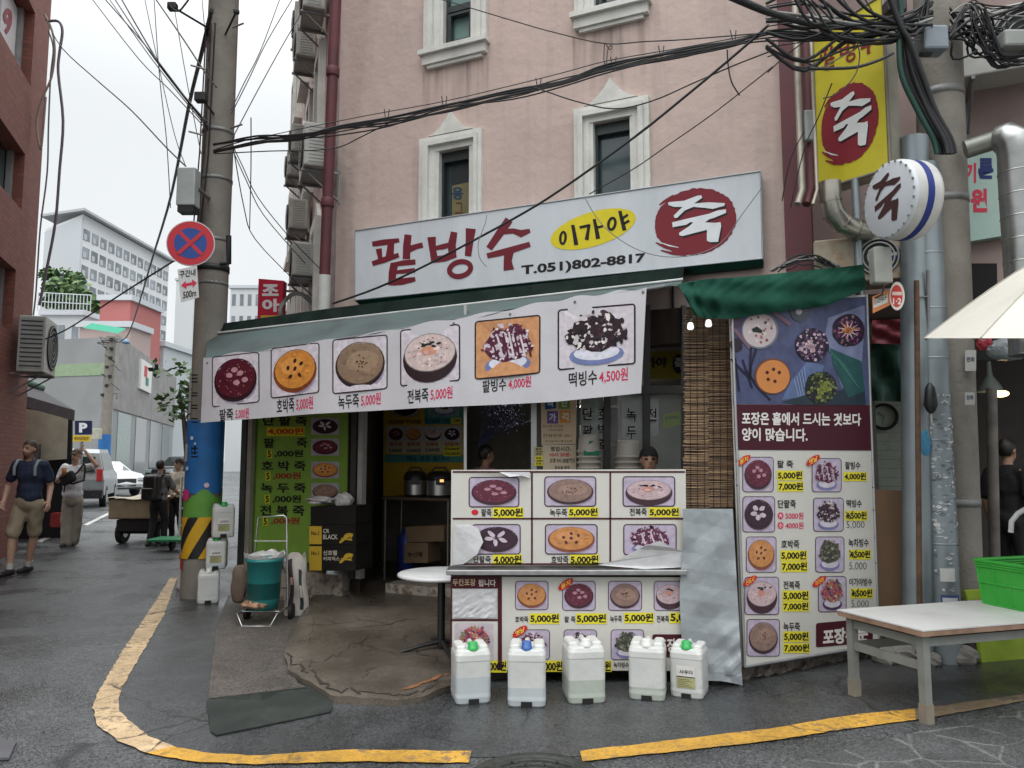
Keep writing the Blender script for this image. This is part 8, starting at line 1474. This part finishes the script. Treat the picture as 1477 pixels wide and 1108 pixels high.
# tangle round the right pole
tg = thing('cable_tangle', 'dense tangle of black cables round the top of the right utility pole', 'cable tangle', P(1355, 60, 6.3)); rr = rnd(66); PALC = mat('pale_grey_cable', (.30, .30, .28), .5); cs_ = []
for i in range(15): y0 = rr.uniform(-30, 75); cs_.append(([(1105, y0 * .7 + 25), (1160, y0 + rr.uniform(10, 45)), (1230, rr.uniform(20, 60) + y0 * .3), (1300, rr.uniform(20, 58)), (1345, rr.uniform(-10, 60))], 6.1, 6.0))
for i in range(14): x0 = rr.uniform(1130, 1260); cs_.append(([(x0, -20), (x0 + 30, rr.uniform(5, 40)), (x0 + 70, rr.uniform(30, 64)), (1320, rr.uniform(10, 52)), (1340, -15)], 5.95, 6.0))
for i in range(18): y0 = rr.uniform(-20, 90); cs_.append(([(1370, rr.uniform(-10, 60)), (1400, rr.uniform(0, 70)), (1430, y0 * .6 + rr.uniform(0, 40)), (1490, y0)], 6.2, 6.3))
for i in range(9): x0 = rr.uniform(1395, 1420); cs_.append(([(x0, rr.uniform(-10, 20)), (x0 + rr.uniform(5, 20), rr.uniform(40, 70)), (x0 + rr.uniform(25, 50), rr.uniform(80, 98)), (1490, rr.uniform(70, 96))], 6.15, 6.1))
for i in range(6): cs_.append(([(1296 - i * 3, -10), (1300, 20 + i * 4), (1297 + i * 3, 60), (1301 + i * 6, 110), (1324 + i * 5, 160), (1346 + i * 5, 200), (1352 + i * 5, 222)], 6.02, 5.95))
for pts, d0, d1 in cs_: k = len(cs_) and rr.random(); b = MB(); b.tube(crv(pts, d0 + rr.uniform(-.12, .12), d1 + rr.uniform(-.06, .06)), .021 if pts[-1][1] > 215 else rr.choice((.005, .007, .009, .013)), CAB if k < .8 else mat('dark_green_cable', (.015, .06, .045), .5) if k < .86 else PALC, 6); b.build('cable', tg)
for i in range(7): b = MB(); c = P(1395 + rr.uniform(-8, 30), rr.uniform(20, 70), 6.2); r_ = rr.uniform(.08, .17); b.tube([c + Vector((r_ * math.cos(k * .35), .05 * math.sin(k + i), r_ * .9 * math.sin(k * .35))) for k in range(19)], .009, CAB, 5); b.build('loop', tg)
for x, y, s_ in ((1290, 12, .16), (1460, 60, .2), (1335, 75, .1)): b = MB(); b.bbox(P(x, y, 6.1), (s_, s_ * .7, s_ * .7), mat('dark_joint_box', (.03, .035, .035), .5) if x != 1460 else mat('grey_joint_box', (.27, .28, .26), .5), .02); b.build('joint_box', tg)
b = MB(); b.tube(crv([(1035, -14), (1075, 4), (1115, 20), (1175, 36), (1230, 40), (1300, 34), (1345, 20)], 5.85, 6.1), [.034 - .0009 * i for i in range(25)], mat('wrapped_cable', (.014, .016, .016), .6, bump=.6, bscale=50), 10); b.build('wrapped_trunk', tg)
cable('overhead_cable', 'black cable with a grey clamp sagging across the tall yellow sign', [(1167, 99), (1200, 99), (1235, 97), (1265, 88), (1288, 77)], 5.7, 5.9, .012); cable('overhead_cable', 'curled thin wire hanging down the tall yellow sign', [(1236, 60), (1240, 80), (1235, 105), (1220, 125), (1205, 137), (1187, 142)], 5.75, 5.75, .0045)
for i, pts in enumerate(([(1107, 68), (1150, 62), (1200, 55), (1290, 50)], [(1107, 82), (1130, 78), (1160, 90), (1180, 96)], [(1107, 105), (1140, 75), (1190, 40)], [(1128, 290), (1140, 230), (1160, 190)], [(1140, 300), (1160, 215), (1180, 170), (1200, 120)])): cable('overhead_cable', 'thin black wire running to the tangle in front of the gas pipes', pts, 6.35, 6.2, .005, CAB, 'thin wires by the gas pipes')
